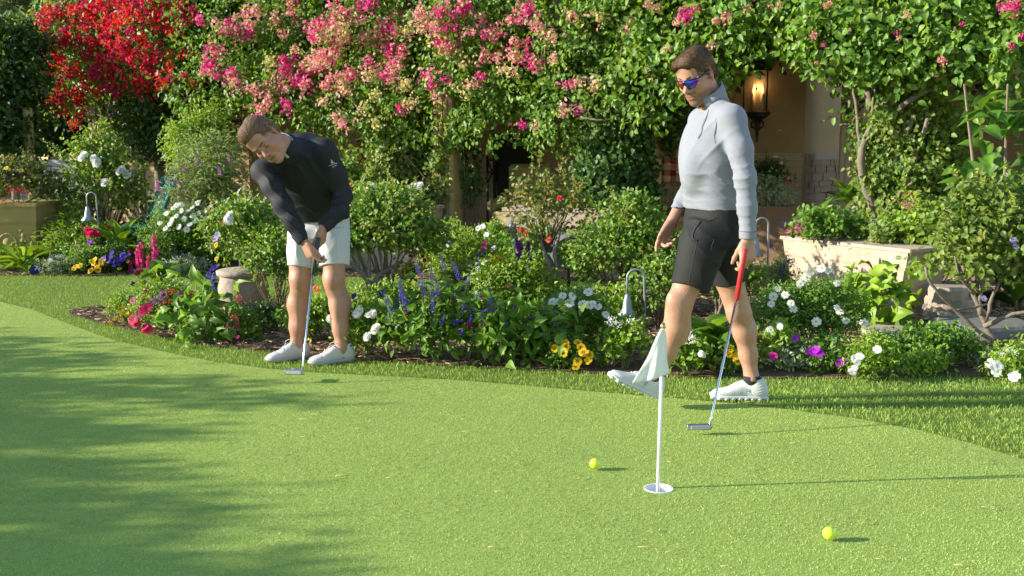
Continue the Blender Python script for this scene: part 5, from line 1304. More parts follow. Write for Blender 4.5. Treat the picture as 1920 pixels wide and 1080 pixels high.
def foliage(root, arr, detail=True, nobj=0, kind='ovate', name='foliage', rank=None):
    """most leaves as one stuff part; the nobj that show largest as single leaf parts"""
    P, D, N, ln, wd, T = arr[:6]
    if nobj:
        dist = np.linalg.norm(P - A(0, 0, CAMH), axis=1); sc = (-ln * 6 / dist * 9 + dist * .35) if rank is None else rank
        idx = np.argsort(dist - ln * 2)[:int(nobj * 1.0)]
        keep = np.ones(len(P), bool); keep[idx] = False; inv = wmat(root).inverted()
        for i in idx: place_leaf(root, inv, P[i], D[i], N[i], ln[i], wd[i], T[i], kind)
        P, D, N, ln, wd, T = [q[keep] for q in (P, D, N, ln, wd, T)]
    if len(P):
        V, F, T = leaf_mesh_np(P, D, N, ln, wd, T, detail); o = link(name, mesh_np(name, V, F, M['leaf'], T), root); tag(o, kind='stuff'); return o
def stems(root, paths, m=None, name='stem', r=.006, n=5, as_stuff=True):
    mb = MB()
    for p, rr in paths: mb.tube(p, rr, n, cap=False)
    o = mb.build(name, m or M['stem'], root)
    if as_stuff: tag(o, kind='stuff')
    return o
# ---- flowers: shared meshes per kind and colour
FL = {}
def flower_mesh(kind, col, var=0):
    key = (kind, col, var)
    if key in FL: return FL[key]
    r = random.Random(sum(ord(ch) * (i + 7) for i, ch in enumerate(repr((kind, col, var))))); V = []; F = []; T = []
    def poly(pts, c):
        b = len(V); V.extend([tuple(p) for p in pts]); F.append(tuple(range(b, b + len(pts)))); T.extend([c] * len(pts))
    def petal(a, r0, r1, w, z0, z1, c, tip=.6, c2=None):
        ca, sa = math.cos(a), math.sin(a); R_ = lambda x, y, z: (x * ca - y * sa, x * sa + y * ca, z)
        b = len(V); mid = (r0 + r1) * .55
        V.extend([R_(r0, -w * .2, z0), R_(r0, w * .2, z0), R_(mid, w * .5, (z0 + z1) / 2 + .06 * w), R_(mid, -w * .5, (z0 + z1) / 2 + .06 * w), R_(r1 * .93, w * .5 * tip, z1), R_(r1 * .93, -w * .5 * tip, z1), R_(r1, 0, z1 - .02)])
        F.extend([(b, b + 1, b + 2, b + 3), (b + 3, b + 2, b + 4, b + 5), (b + 5, b + 4, b + 6)]); c2 = c2 or c; T.extend([c2, c2, c, c, c, c, c])
    def shade(c, k): return tuple(min(1, max(0, q * k)) for q in c)
    if kind == 'daisy':
        for i in range(13): petal(2 * math.pi * i / 13 + r.uniform(-.08, .08), .22, 1.0 * r.uniform(.9, 1.05), .38, .02, .08 - r.uniform(0, .3), shade(col, r.uniform(.9, 1.05)), .8)
        for i in range(10): a = 2 * math.pi * i / 10; a2 = 2 * math.pi * (i + 1) / 10; poly([(0, 0, .20), (.26 * math.cos(a), .26 * math.sin(a), .06), (.26 * math.cos(a2), .26 * math.sin(a2), .06)], (.75, .48, .03))
    elif kind == 'pansy':
        dk = (.05, .02, .02) if sum(col) < 1.6 else shade(col, .75)
        for a, s_ in ((math.pi / 2 + .55, 1), (math.pi / 2 - .55, 1), (math.pi + .15, .95), (-.15, .95), (-math.pi / 2, 1.05)):
            petal(a, .05, s_ * r.uniform(.9, 1.05), .95, .02 + r.uniform(0, .05), .10 + r.uniform(-.15, .15), shade(col, r.uniform(.82, 1.1)), .85, dk)
        poly([(.10 * math.cos(t), .10 * math.sin(t), .12) for t in np.linspace(0, 6.28, 7)[:-1]], (.7, .5, .04))
    elif kind == 'vinca':
        for i in range(5): petal(2 * math.pi * i / 5 + .3, .05, r.uniform(.9, 1.05), .92, .0, .12 + r.uniform(-.12, .12), shade(col, r.uniform(.85, 1.1)), .9, shade(col, .7))
    elif kind == 'rose':
        for ring_, (n, rr, z, w) in enumerate(((6, 1.0, .25, .9), (5, .8, .55, .85), (5, .55, .75, .7), (3, .3, .85, .5))):
            for i in range(n): petal(2 * math.pi * i / n + ring_ * .6, .08, rr * r.uniform(.9, 1.08), w, .05 + .1 * ring_, z + r.uniform(-.1, .1), shade(col, r.uniform(.86, 1.06)), .8)
    elif kind in ('ball', 'bract'):                        # loose head of small petals
        n = 30 if kind == 'ball' else 34
        for i in range(n):
            d = unit(np.array([r.gauss(0, 1), r.gauss(0, 1), r.gauss(0, 1) + .25])); q = d * (r.uniform(.55, 1.0)) * np.array([1, 1, .85]); nn = unit(d + np.array([r.gauss(0, .5) for _ in range(3)])); t = unit(np.cross(nn, np.array([r.gauss(0, 1) for _ in range(3)]))); s_ = np.cross(nn, t)
            w = .24 if kind == 'ball' else .40; c = shade(col, r.uniform(.72, 1.18))
            if kind == 'bract' and col[0] > .6 and col[1] > .15 and r.random() < .25: c = (.62, .55, .22)
            b = len(V); V.extend([tuple(q - t * w * .55), tuple(q - t * w * .05 + s_ * w * .5 + nn * w * .12), tuple(q + t * w * .75 + nn * w * .05), tuple(q - t * w * .05 - s_ * w * .5 + nn * w * .12)])
            F.extend([(b, b + 1, b + 2), (b, b + 2, b + 3)]); T.extend([shade(c, .9), c, c, c])
    elif kind == 'spike':                                  # upright raceme, unit height along z
        n = 46
        for i in range(n):
            z = .12 + .88 * i / n; a = i * 2.4; rr = (.085 * (1 - z * .75)) * r.uniform(.8, 1.2); p = np.array([rr * math.cos(a), rr * math.sin(a), z]); d = unit(np.array([math.cos(a), math.sin(a), .3])); s_ = np.array([-math.sin(a), math.cos(a), 0]); w = .040 * (1.1 - z * .6); c = shade(col, r.uniform(.6, 1.35))
            b = len(V); V.extend([tuple(p - d * w), tuple(p + s_ * w * .8), tuple(p + d * w * 1.3), tuple(p - s_ * w * .8), tuple(p + np.array([0, 0, w * .9]))])
            F.extend([(b, b + 1, b + 4), (b + 1, b + 2, b + 4), (b + 2, b + 3, b + 4), (b + 3, b, b + 4), (b, b + 3, b + 2, b + 1)]); T.extend([c] * 5)
        for i in range(4): a = i * math.pi / 2; a2 = a + math.pi / 2; poly([(.012 * math.cos(a), .012 * math.sin(a), -.5), (.012 * math.cos(a2), .012 * math.sin(a2), -.5), (.008 * math.cos(a2), .008 * math.sin(a2), 1), (.008 * math.cos(a), .008 * math.sin(a), 1)], (.08, .12, .05))
    elif kind == 'bells':                                  # foxglove / snapdragon spire
        for i in range(20):
            z = .06 + .80 * i / 20; a = -math.pi / 2 + r.uniform(-1.7, 1.7); s_ = .16 * (1 - .55 * z); c = shade(col, r.uniform(.75, 1.2)); d = np.array([math.cos(a), math.sin(a), -.35]); d = d / np.linalg.norm(d); u = unit(np.cross(d, np.array([0, 0, 1.]))); w = np.cross(u, d); p = np.array([0, 0, z])
            b = len(V); k = 6
            for rr, q in ((.02, .0), (.30, .45), (.55, 1.0)):
                for j in range(k): t = 2 * math.pi * j / k; V.append(tuple(p + d * s_ * q + (u * math.cos(t) + w * math.sin(t)) * s_ * rr)); T.append(c if q < .9 else shade(c, 1.15))
            for q in range(2):
                for j in range(k): F.append((b + q * k + j, b + q * k + (j + 1) % k, b + (q + 1) * k + (j + 1) % k, b + (q + 1) * k + j))
        for i in range(7):
            z = .86 + .14 * i / 7; poly([(.02, 0, z), (0, .02, z), (-.02, 0, z), (0, 0, z + .04)], (.22, .26, .08))
        for i in range(4): a = i * math.pi / 2; a2 = a + math.pi / 2; poly([(.02 * math.cos(a), .02 * math.sin(a), -.4), (.02 * math.cos(a2), .02 * math.sin(a2), -.4), (.008 * math.cos(a2), .008 * math.sin(a2), 1), (.008 * math.cos(a), .008 * math.sin(a), 1)], (.10, .15, .05))
    Va = np.array(V, np.float32); me = bpy.data.meshes.new('flower'); me.from_pydata(Va.tolist(), [], F); me.materials.append(M['petal'])
    ca = me.color_attributes.new('tint', 'FLOAT_COLOR', 'POINT'); t4 = np.ones((len(V), 4), np.float32); t4[:, :3] = np.array(T); ca.data.foreach_set('color', t4.ravel()); me.update(); FL[key] = me; return me
def place_flower(root, kind, col, p, nn, s_, name='flower', nv=3, roll=None):
    o = bpy.data.objects.new(name, flower_mesh(kind, col, R.randrange(nv))); COL.objects.link(o); o.parent = root; o.matrix_parent_inverse = wmat(root).inverted()
    z = nrm(nn); x = nrm(np.cross(A(0, 1, .2) if abs(z[1]) < .9 else A(1, 0, 0), z)); y = np.cross(z, x); a = R.uniform(0, 6.28) if roll is None else roll
    x, y = x * math.cos(a) + y * math.sin(a), y * math.cos(a) - x * math.sin(a); m4 = Matrix.Identity(4); sx = np.full(3, s_) if np.isscalar(s_) else s_
    for i in range(3): m4[i][0] = x[i] * sx[0]; m4[i][1] = y[i] * sx[1]; m4[i][2] = z[i] * sx[2]; m4[i][3] = p[i]
    o.matrix_basis = m4; return o
C_ = dict(white=(.80, .80, .78), cream=(.78, .74, .62), yellow=(.80, .52, .01), lemon=(.72, .66, .08), magenta=(.62, .03, .28), pink=(.72, .10, .28), crimson=(.50, .01, .045), red=(.62, .015, .02), rosered=(.70, .03, .12), mauve=(.50, .13, .48), purple=(.22, .025, .34), violet=(.07, .035, .40), blue=(.05, .04, .36), navy=(.03, .025, .16), lilac=(.45, .35, .62), orange=(.75, .22, .03), coral=(.72, .16, .09))

def bush(name, label, cat, u, vb, w_px, h_px, L_, W_, pal, cover=3.2, nobj=0, group=None, depth=.8, lift=.0, kind='ovate', detail=True, flowers=(), seed=None, stem_m=None, nstem=9, out=.55, droop=.2, per=8, shape='round', nblob=9, Y=None, up=.35, base=None, stemr=.006):
    """rounded bush standing at pixel (u, vb). flowers: (kind, colour, size_m, [(u,v)..] or count)"""
    if cat == 'rose bush': L_, W_ = L_ * .84, W_ * .84
    seed = seed if seed is not None else int(u * 7 + vb * 13 + w_px) % 9973; r = random.Random(seed)
    g = ground(u, vb) if Y is None else A(at(u, vb, Y)[0], Y, 0); s_ = ppm(vb, g[1]); w, h = w_px / s_, h_px / s_; dp = w * depth
    z0 = 0.0 if base is None else base
    root = empty(name, (g[0], g[1], z0), label, cat, group); blobs = []
    for i in range(nblob):
        q = (i + .5) / nblob; a = i * 2.4; rr = .46 * math.sqrt(q)
        zz = lift + (1 - lift) * (.30 + .48 * (1 - q) * (1 if shape == 'round' else .6) + .16 * r.random()) if shape != 'mound' else .28 + .18 * (1 - q)
        blobs.append((g[0] + rr * w * math.cos(a) * .92, g[1] + rr * dp * math.sin(a), z0 + h * zz, w * r.uniform(.17, .25), dp * r.uniform(.17, .25), h * (1 - lift) * (r.uniform(.17, .25) if shape != 'mound' else .32)))
    n = int(cover * (w * h * 1.1 + w * dp) / (L_ * W_ * .6)); n = max(40, min(n, 26000))
    arr = leaf_cloud(blobs, n, L_, W_, PAL[pal] if isinstance(pal, str) else pal, seed, per=per, out=out, droop=droop, up=up)
    z = arr[0][:, 2]; arr[0][:, 2] = np.where(z < z0 + .02, z0 + .02 + .25 * np.abs(z - z0 - .02), z)
    C, O = arr[6], arr[7]; paths = []
    if shape == 'round' and h > .22:                        # wispy shoots that break the outline
        g_ = np.random.default_rng(seed + 3); pl_ = np.array(PAL[pal] if isinstance(pal, str) else pal); ex = [[] for _ in range(6)]
        for _ in range(int(6 + 26 * min(w * h, 1.2))):
            j = g_.integers(0, len(C)); o_ = unit(O[j] * A(.8, .8, .5) + A(g_.normal(0, .25), g_.normal(0, .25), .75)); ll = min(h * .38, .30) * g_.uniform(.45, 1.1); p0 = C[j]; p1 = p0 + o_ * ll * .55; p2 = p1 + unit(o_ + A(g_.normal(0, .4), 0, -.25)) * ll * .45; paths.append(([p0 - o_ * ll * .3, p0, p1, p2], [stemr * .5, stemr * .45, stemr * .35, stemr * .2]))
            for t in np.linspace(.15, 1, max(5, int(ll / L_ * 4.2))):
                q = p0 + (p1 - p0) * min(1, t / .55) if t < .55 else p1 + (p2 - p1) * (t - .55) / .45; sd = g_.normal(0, 1, 3); sd -= o_ * sd.dot(o_); k_ = 1.0 - .45 * t
                for lst_, v_ in zip(ex, (q, unit(sd) * .8 + o_ * .5 + A(0, 0, -.1), A(-.5, -.4, .5) + g_.normal(0, .35, 3), L_ * k_ * g_.uniform(.7, 1.15), W_ * k_ * g_.uniform(.7, 1.1), pl_[g_.integers(0, len(pl_))] * g_.uniform(.95, 1.5) * (A(1.25, .95, .8) if name in ('rose_bush', 'standard_rose', 'pot_rose') and t > .6 else 1))): lst_.append(v_)
        arr = tuple(np.concatenate([a_, np.array(b_)]) for a_, b_ in zip(arr[:6], ex)) + (C, O)
    foliage(root, arr, detail, nobj, kind)
    for i in range(nstem):
        j = r.randrange(len(C)); e = C[j]; b0 = g + A(r.uniform(-.06, .06) * w, r.uniform(-.06, .06) * w, z0); md = (b0 + e) / 2 + A(r.uniform(-.1, .1) * w, r.uniform(-.1, .1) * w, .08 * h)
        paths.append(([b0, b0 * .75 + md * .25 + A(0, 0, .02), md, e], [stemr, stemr * .9, stemr * .7, stemr * .35]))
    if nstem: stems(root, paths, stem_m or M['stem'], 'branches')
    for kd, col, size, where in flowers:
        size = size * dict(daisy=.64, pansy=.68, rose=.76, vinca=.76, spike=1.0).get(kd, 1.0)
        if isinstance(where, int):
            ok = [j for j in range(len(C)) if O[j][1] < .35 and C[j][2] > z0 + h * .25]
            for _ in range(where):
                j = r.choice(ok); p = C[j] + O[j] * .03; place_flower(root, kd, col, p, O[j] * .5 + A(-.1, -.6, .5) + A(r.gauss(0, .25), 0, r.gauss(0, .2)), size * r.uniform(.8, 1.15))
        else:
            for (fu, fv) in where:
                Yf = g[1] - dp * .5; p = at(fu, fv, Yf); dx = (p[0] - g[0]) / (w * .6); dz = (p[2] - z0 - h * .45) / (h * .62); k = math.sqrt(max(.05, 1 - min(.95, dx * dx + dz * dz)))
                p = at(fu, fv, g[1] - dp * .52 * k - .07)
                place_flower(root, kd, col, p, A(r.gauss(-.15, .25), -.75, .55 + r.gauss(0, .2)), size * r.uniform(.85, 1.15))
    return root, g, (w, dp, h), arr
def rosette(name, label, cat, u, vb, w_px, h_px, n, pal, kind='spoon', ratio=.42, group=None, seed=1, Y=None, upright=.5, base=0.0):
    """fountain of large single leaves, each one a part"""
    r = random.Random(seed * 31 + int(u)); g = ground(u, vb) if Y is None else A(at(u, vb, Y)[0], Y, 0); s_ = ppm(vb, g[1]); w, h = w_px / s_, h_px / s_
    root = empty(name, (g[0], g[1], base), label, cat, group); inv = wmat(root).inverted(); pl = PAL[pal] if isinstance(pal, str) else pal
    for i in range(n):
        a = i * 2.39996 + r.uniform(-.3, .3); q = (i + .5) / n; el = (1.35 - 1.25 * q) * upright * 1.3 + r.uniform(-.1, .15); d = A(math.cos(a) * math.cos(el), math.sin(a) * math.cos(el), math.sin(el))
        ln = (w * .42 * math.cos(el) + h * .75 * math.sin(max(el, 0))) * r.uniform(.8, 1.15); b = g + A(math.cos(a) * .02, math.sin(a) * .02, base + h * (.08 + .35 * (1 - q)))
        c = np.array(pl[r.randrange(len(pl))]) * r.uniform(.8, 1.2); place_leaf(root, inv, b, d, A(0, 0, 1) + A(math.cos(a), math.sin(a), 0) * -.4 * math.sin(el) + A(r.gauss(0, .2), r.gauss(0, .2), 0), ln, ln * ratio * r.uniform(.85, 1.2), c, kind)
    mb = MB(); mb.tube([g + A(0, 0, base - .01), g + A(0, 0, base + h * .2), g + A(.01, 0, base + h * .45)], [.014, .011, .006], 6); mb.build('crown_stem', M['stem'], root)
    return root, g, w, h
def spikes(root, lst, col, kind, Y, s_fn, wk=1.0, lean=.25, name='flower_spike'):
    for (u, vt, vb) in lst:
        b = at(u, vb, Y + R.uniform(-.12, .12)); hh = (vb - vt) / ppm(vb, Y); z = A(R.gauss(0, lean), R.gauss(0, lean * .5), 1)
        place_flower(root, kind, col, b, z, np.array([hh * wk, hh * wk, hh]), name, 3)

# ------------------------------------------------------------------ bougainvillea on the arbour
def vine_blobs(us, bottom, step=58, vtop=-90, rpx=62, front=.0, seed=1, left=None):
    r = random.Random(seed); out = []
    u = us[0]
    while u <= us[1]:
        bt = float(np.interp(u, [p[0] for p in bottom], [p[1] for p in bottom])); nv_ = max(2, int(round((bt - .55 * rpx - vtop) / (step * .86))) + 1)
        for v in np.linspace(vtop, bt - .55 * rpx, nv_):
            if left is None or u > np.interp(v, [p[0] for p in left], [p[1] for p in left]):
                uu, vv = u + r.uniform(-22, 22), v + r.uniform(-20, 20); Y = arbour_y(uu) + r.uniform(-.32, .22) + front - .25 * math.exp(-((bt - v) / 90) ** 2)
                s_ = ppm(vv, Y); c = at(uu, min(vv, bt - rpx * .5), Y); k = r.uniform(.8, 1.2); out.append((*c, rpx * k / s_, rpx * k * .95 / s_ * 1.15, rpx * k * .86 / s_))
        u += step
    return out
def back_blobs(blobs, off=.55):                           # body of the vine on top of and behind the arbour
    return [(b[0] + .25, b[1] + off, b[2] + .10, b[3] * 1.15, b[4] * 1.2, b[5] * 1.1) for b in blobs]
def vine(label, blobs, n, L_, W_, nobj, seed, blossoms, trunkpts, name='bougainvillea', droop=.45, pal='boug'):
    b0 = trunkpts[0][0][0]; root = empty(name, (b0[0], b0[1], 0), label, 'flowering vine', 'bougainvilleas on the arbour')
    a1 = leaf_cloud(blobs, n, L_, W_, PAL[pal], seed, per=10, out=.45, droop=droop, shell=.72, up=.25, spread=1.9)
    foliage(root, a1, True, nobj, 'ovate', 'foliage')
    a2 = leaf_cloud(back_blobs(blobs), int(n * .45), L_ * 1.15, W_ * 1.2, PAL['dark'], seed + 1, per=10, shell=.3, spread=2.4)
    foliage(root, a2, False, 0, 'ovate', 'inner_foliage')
    for pts, rad in trunkpts:
        mb = wood(MB(), pts, rad[0], rad[1]); mb.build('trunk' if rad[0] > .035 else 'branch', M['bark_grey'], root)
    # thin shoots inside
    g = np.random.default_rng(seed + 5); C, O = a1[6], a1[7]; paths = []
    for i in range(160):
        j = g.integers(0, len(C)); e = C[j]; s0 = e - O[j] * .35 + g.normal(0, .15, 3); paths.append(([s0, (s0 + e) / 2 + g.normal(0, .04, 3), e], [.008, .006, .003]))
    stems(root, paths, M['twig'], 'shoots')
    return root, a1
BL_PINK = [((.74, .05, .28), 'hot'), ((.80, .24, .34), 'pink'), ((.82, .37, .38), 'pale'), ((.77, .49, .33), 'peach'), ((.60, .56, .20), 'green')]
def bract_mass(root, arr, seeds, cols, per, size, seed):
    """loose single bracts filling the heads out, too many to count: one stuff part"""
    g = np.random.default_rng(seed); C = arr[6]; dep = C[:, 1] * CT - (C[:, 2] - CAMH) * ST; U = 960 + FPX * C[:, 0] / dep; W_ = 540 - FPX * ((C[:, 2] - CAMH) * CT + C[:, 1] * ST) / dep; P, T = [], []
    for (u, v, rr, c) in seeds:
        nr = np.nonzero((U - u) ** 2 + (W_ - v) ** 2 < 45 ** 2)[0]; Y = np.percentile(C[nr, 1], 8) - .08 if len(nr) else arbour_y(u) - .5; n = int(per * (rr / 20) ** 1.6) + 4; s_ = ppm(v, Y); p0 = at(u, v, Y)
        # heads: a few sub-clusters
        sub = g.normal(0, .42, (max(2, int(rr / 5)), 3)) * A(rr, rr * .7, rr * .9) / s_
        P.append(p0 + sub[g.integers(0, len(sub), n)] + g.normal(0, .040, (n, 3))); ci = np.clip(c + g.choice((0, 0, 0, 1, -1), n), 0, len(cols) - 1); T.append(np.array(cols)[ci] * g.uniform(.8, 1.15, (n, 1)))
    P = np.concatenate(P); T = np.concatenate(T); n = len(P); N = A(-.5, -.5, .35) + g.normal(0, .5, (n, 3)); D = g.normal(0, 1, (n, 3)); s_ = size * g.uniform(.7, 1.2, n)
    V, F, T = leaf_mesh_np(P, D, N, s_, s_ * .8, T, True); tag(link('bracts', mesh_np('bracts', V, F, M['petal'], T), root), kind='stuff')
def blossoms_at(root, arr, lst, cols, rs):
    """clusters seated on the outer leaf clumps nearest to the wanted places"""
    C, O = arr[6], arr[7]; dep = C[:, 1] / (C[:, 1] * 0 + 1)
    dx = C[:, 0] / (C[:, 1] * CT - (C[:, 2] - CAMH) * ST); dz = ((C[:, 2] - CAMH) * CT + C[:, 1] * ST) / (C[:, 1] * CT - (C[:, 2] - CAMH) * ST); U, Vv = 960 + FPX * dx, 540 - FPX * dz
    for (u, v, s_, c) in lst:
        d = (U - u) ** 2 + (Vv - v) ** 2; near_ = np.nonzero(d < 40 ** 2)[0]
        Y = (np.percentile(C[near_, 1], 6) - .10) if len(near_) else arbour_y(u) - .5
        p = at(u, v, Y); place_flower(root, 'bract', cols[c], p, A(R.gauss(-.2, .3), -.8, .3 + R.gauss(0, .3)), s_ / ppm(v, Y), 'blossom_cluster', 4)
bot_red = [(60, 130), (90, 205), (130, 215), (165, 175), (200, 172), (260, 190), (300, 175), (350, 205), (400, 225)]
bot_pink = [(380, 190), (430, 222), (470, 214), (560, 235), (640, 258), (700, 252), (770, 246), (820, 218), (870, 235), (910, 262), (1000, 272), (1060, 270), (1090, 245), (1130, 205), (1190, 205), (1250, 190)]
bot_right = [(1180, 205), (1250, 180), (1300, 140), (1350, 140), (1400, 135), (1430, 112), (1480, 92), (1560, 98), (1600, 120), (1640, 150), (1700, 150), (1760, 140), (1830, 130), (1960, 120)]
# red, far left
rb = vine_blobs((20, 395), bot_red, 56, -170, 54, 0.0, 3, left=[(-170, 60), (0, 88), (60, 92), (110, 60), (220, 70)])
tr = [([A(at(300, 400, 14.4)[0], 14.4, 0), at(300, 300, 14.4), at(285, 220, 14.2), at(250, 150, 14.2)], (.09, .05)), ([A(at(270, 400, 14.6)[0], 14.6, 0), at(262, 290, 14.6), at(300, 200, 14.4), at(340, 120, 14.2)], (.06, .03)), ([A(at(335, 400, 14.2)[0], 14.2, 0), at(340, 280, 14.2), at(330, 200, 14.1)], (.05, .03)), ([at(262, 260, 14.5), at(230, 225, 14.3), at(190, 190, 14.2)], (.03, .012))]
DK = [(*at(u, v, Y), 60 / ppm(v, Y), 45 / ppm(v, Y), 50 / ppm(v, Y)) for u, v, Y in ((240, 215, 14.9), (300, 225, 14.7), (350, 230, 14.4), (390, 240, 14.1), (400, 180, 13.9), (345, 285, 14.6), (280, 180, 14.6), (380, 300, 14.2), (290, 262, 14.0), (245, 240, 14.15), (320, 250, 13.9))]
root, arr = vine('red bougainvillea smothering the far left end of the arbour', rb, 17000, .075, .052, 60, 21, None, tr)
lst = []; g = random.Random(4)
red_c = [(.66, .012, .045), (.70, .02, .02), (.58, .012, .10), (.72, .05, .03), (.45, .01, .05)]
seeds = [(105, 25, 40), (120, 60, 45), (150, 30, 45), (200, 35, 50), (215, 20, 45), (330, 60, 25), (345, 150, 18), (295, 115, 25), (340, 25, 22), (240, 50, 45), (165, 90, 45), (130, 110, 50), (185, 105, 40), (200, 140, 40), (225, 115, 35), (250, 15, 50), (295, 10, 30), (305, 30, 25), (275, 35, 30), (262, 95, 35), (215, 75, 40), (95, 95, 35), (350, 98, 14), (365, 28, 16), (240, 140, 30), (275, 145, 30), (315, 137, 22), (262, 158, 22), (95, 190, 28), (120, 188, 28), (150, 185, 18), (153, 205, 10), (154, 220, 9), (118, 215, 10), (142, 233, 8), (72, 70, 25), (80, 110, 30), (180, 60, 40), (230, 85, 30), (300, 92, 18), (310, 60, 18), (170, 20, 40), (85, 20, 25), (190, 12, 40), (120, 140, 40), (165, 145, 30), (228, 160, 18)]
for u, v, rr in seeds:
    for _ in range(max(1, int(rr / 6.5))): lst.append((u + g.gauss(0, rr * .5), v + g.gauss(0, rr * .45), g.uniform(8, 14), g.randrange(5)))
blossoms_at(root, arr, lst[:300], red_c, None)
bract_mass(root, arr, [(u, v, rr, g.randrange(5)) for u, v, rr in seeds], red_c, 17, .050, 5)
foliage(root, leaf_cloud(DK, 7000, .08, .06, PAL['dark'], 77, per=10, shell=.3, spread=2.2), False, 0, 'ovate', 'shade_fill_foliage')  # extra leaves in a dark colour, standing for shade under the red vine
# pink, over the middle
pb = vine_blobs((392, 1200), bot_pink, 58, -250, 62, 0.0, 5)
tr = [([A(at(1190, 420, 10.7)[0], 10.75, 0), at(1165, 330, 10.7), at(1175, 250, 10.6), at(1235, 190, 10.4), at(1290, 140, 10.3)], (.09, .05)), ([at(1150, 300, 10.8), at(1120, 235, 10.7), at(1090, 200, 10.6), at(1010, 120, 10.7)], (.045, .02)), ([A(at(760, 420, 12.3)[0], 12.3, 0), at(765, 320, 12.3), at(740, 250, 12.2), at(700, 180, 12.0)], (.07, .03)), ([at(1170, 200, 10.4), at(1175, 180, 10.2), at(1150, 196, 10.2), at(1170, 216, 10.3)], (.025, .015)), ([at(1090, 222, 10.4), at(1130, 226, 10.3), at(1150, 222, 10.3)], (.012, .006))]
root, arr = vine('pink and peach bougainvillea hanging over the middle of the arbour', pb, 46000, .061, .043, 160, 31, None, tr)
pink = [(545, 15, 22, 0), (640, 15, 25, 1), (680, 18, 25, 0), (640, 60, 25, 2), (600, 60, 22, 1), (590, 50, 30, 1), (605, 40, 12, 0), (650, 75, 20, 3), (720, 60, 22, 1), (725, 50, 20, 0), (750, 55, 18, 3), (790, 30, 25, 2), (835, 40, 28, 0), (850, 20, 22, 0), (865, 15, 18, 0), (815, 60, 25, 2), (830, 70, 20, 1), (690, 75, 15, 2), (535, 120, 18, 0), (545, 130, 18, 0), (570, 115, 15, 1), (595, 115, 25, 2), (620, 100, 30, 1), (610, 120, 22, 2), (585, 130, 15, 1), (530, 155, 25, 1), (560, 150, 22, 0), (575, 160, 15, 1), (620, 160, 22, 1), (640, 150, 22, 2), (665, 140, 20, 1), (690, 140, 15, 3), (700, 130, 18, 1), (735, 100, 20, 0), (740, 85, 20, 1), (725, 145, 18, 1), (750, 120, 16, 2), (735, 130, 22, 1), (760, 160, 15, 3), (800, 145, 18, 1), (835, 100, 18, 2), (850, 95, 14, 1), (835, 155, 8, 0), (865, 120, 12, 3), (910, 60, 16, 1), (935, 60, 16, 1), (910, 100, 15, 1), (940, 105, 14, 2), (900, 145, 8, 0), (890, 155, 14, 2), (865, 170, 12, 3), (820, 185, 12, 2), (770, 185, 12, 3), (750, 205, 10, 1), (635, 225, 12, 2), (645, 235, 10, 1), (705, 232, 12, 3), (680, 205, 10, 3), (540, 203, 12, 0), (500, 185, 22, 2), (480, 170, 20, 2), (490, 200, 14, 1), (440, 150, 22, 1), (420, 140, 20, 0), (400, 130, 16, 0), (385, 128, 12, 1), (410, 95, 18, 0), (400, 105, 14, 1), (440, 60, 25, 1), (460, 35, 20, 2), (470, 60, 20, 1), (430, 55, 14, 0), (480, 20, 14, 1), (375, 40, 12, 0), (985, 20, 14, 0), (975, 30, 18, 1), (990, 15, 14, 0), (1015, 48, 16, 1), (1030, 68, 12, 3), (965, 80, 16, 1), (985, 90, 12, 0), (970, 110, 18, 2), (995, 120, 12, 0), (1005, 123, 10, 1), (955, 130, 18, 3), (1060, 160, 10, 1), (1085, 158, 10, 2), (1120, 155, 10, 3), (1060, 205, 9, 2), (1082, 205, 7, 0), (1010, 235, 9, 3), (980, 235, 7, 0), (1175, 50, 18, 2), (1170, 60, 12, 3), (1120, 30, 10, 3), (1075, 30, 10, 2), (650, 175, 14, 3), (600, 190, 10, 3), (770, 60, 12, 3), (555, 95, 10, 3), (900, 30, 14, 3), (880, 55, 10, 2), (1040, 110, 10, 3), (1110, 160, 9, 3), (705, 180, 12, 3), (670, 30, 14, 2), (505, 120, 12, 3), (520, 40, 16, 2)]
lst = []
for u, v, rr, c in pink:
    for _ in range(max(1, int(rr / 7.5))): lst.append((u + g.gauss(0, rr * .45), v + g.gauss(0, rr * .42), g.uniform(8.5, 14), min(4, max(0, c + g.choice((0, 0, 0, 1, 1, -1))))))
blossoms_at(root, arr, lst[:300], [c for c, _ in BL_PINK], None)
bract_mass(root, arr, [(u, v, rr, c if c < 2 else min(4, c + (u % 2))) for u, v, rr, c in pink], [c for c, _ in BL_PINK], 46, .042, 6)
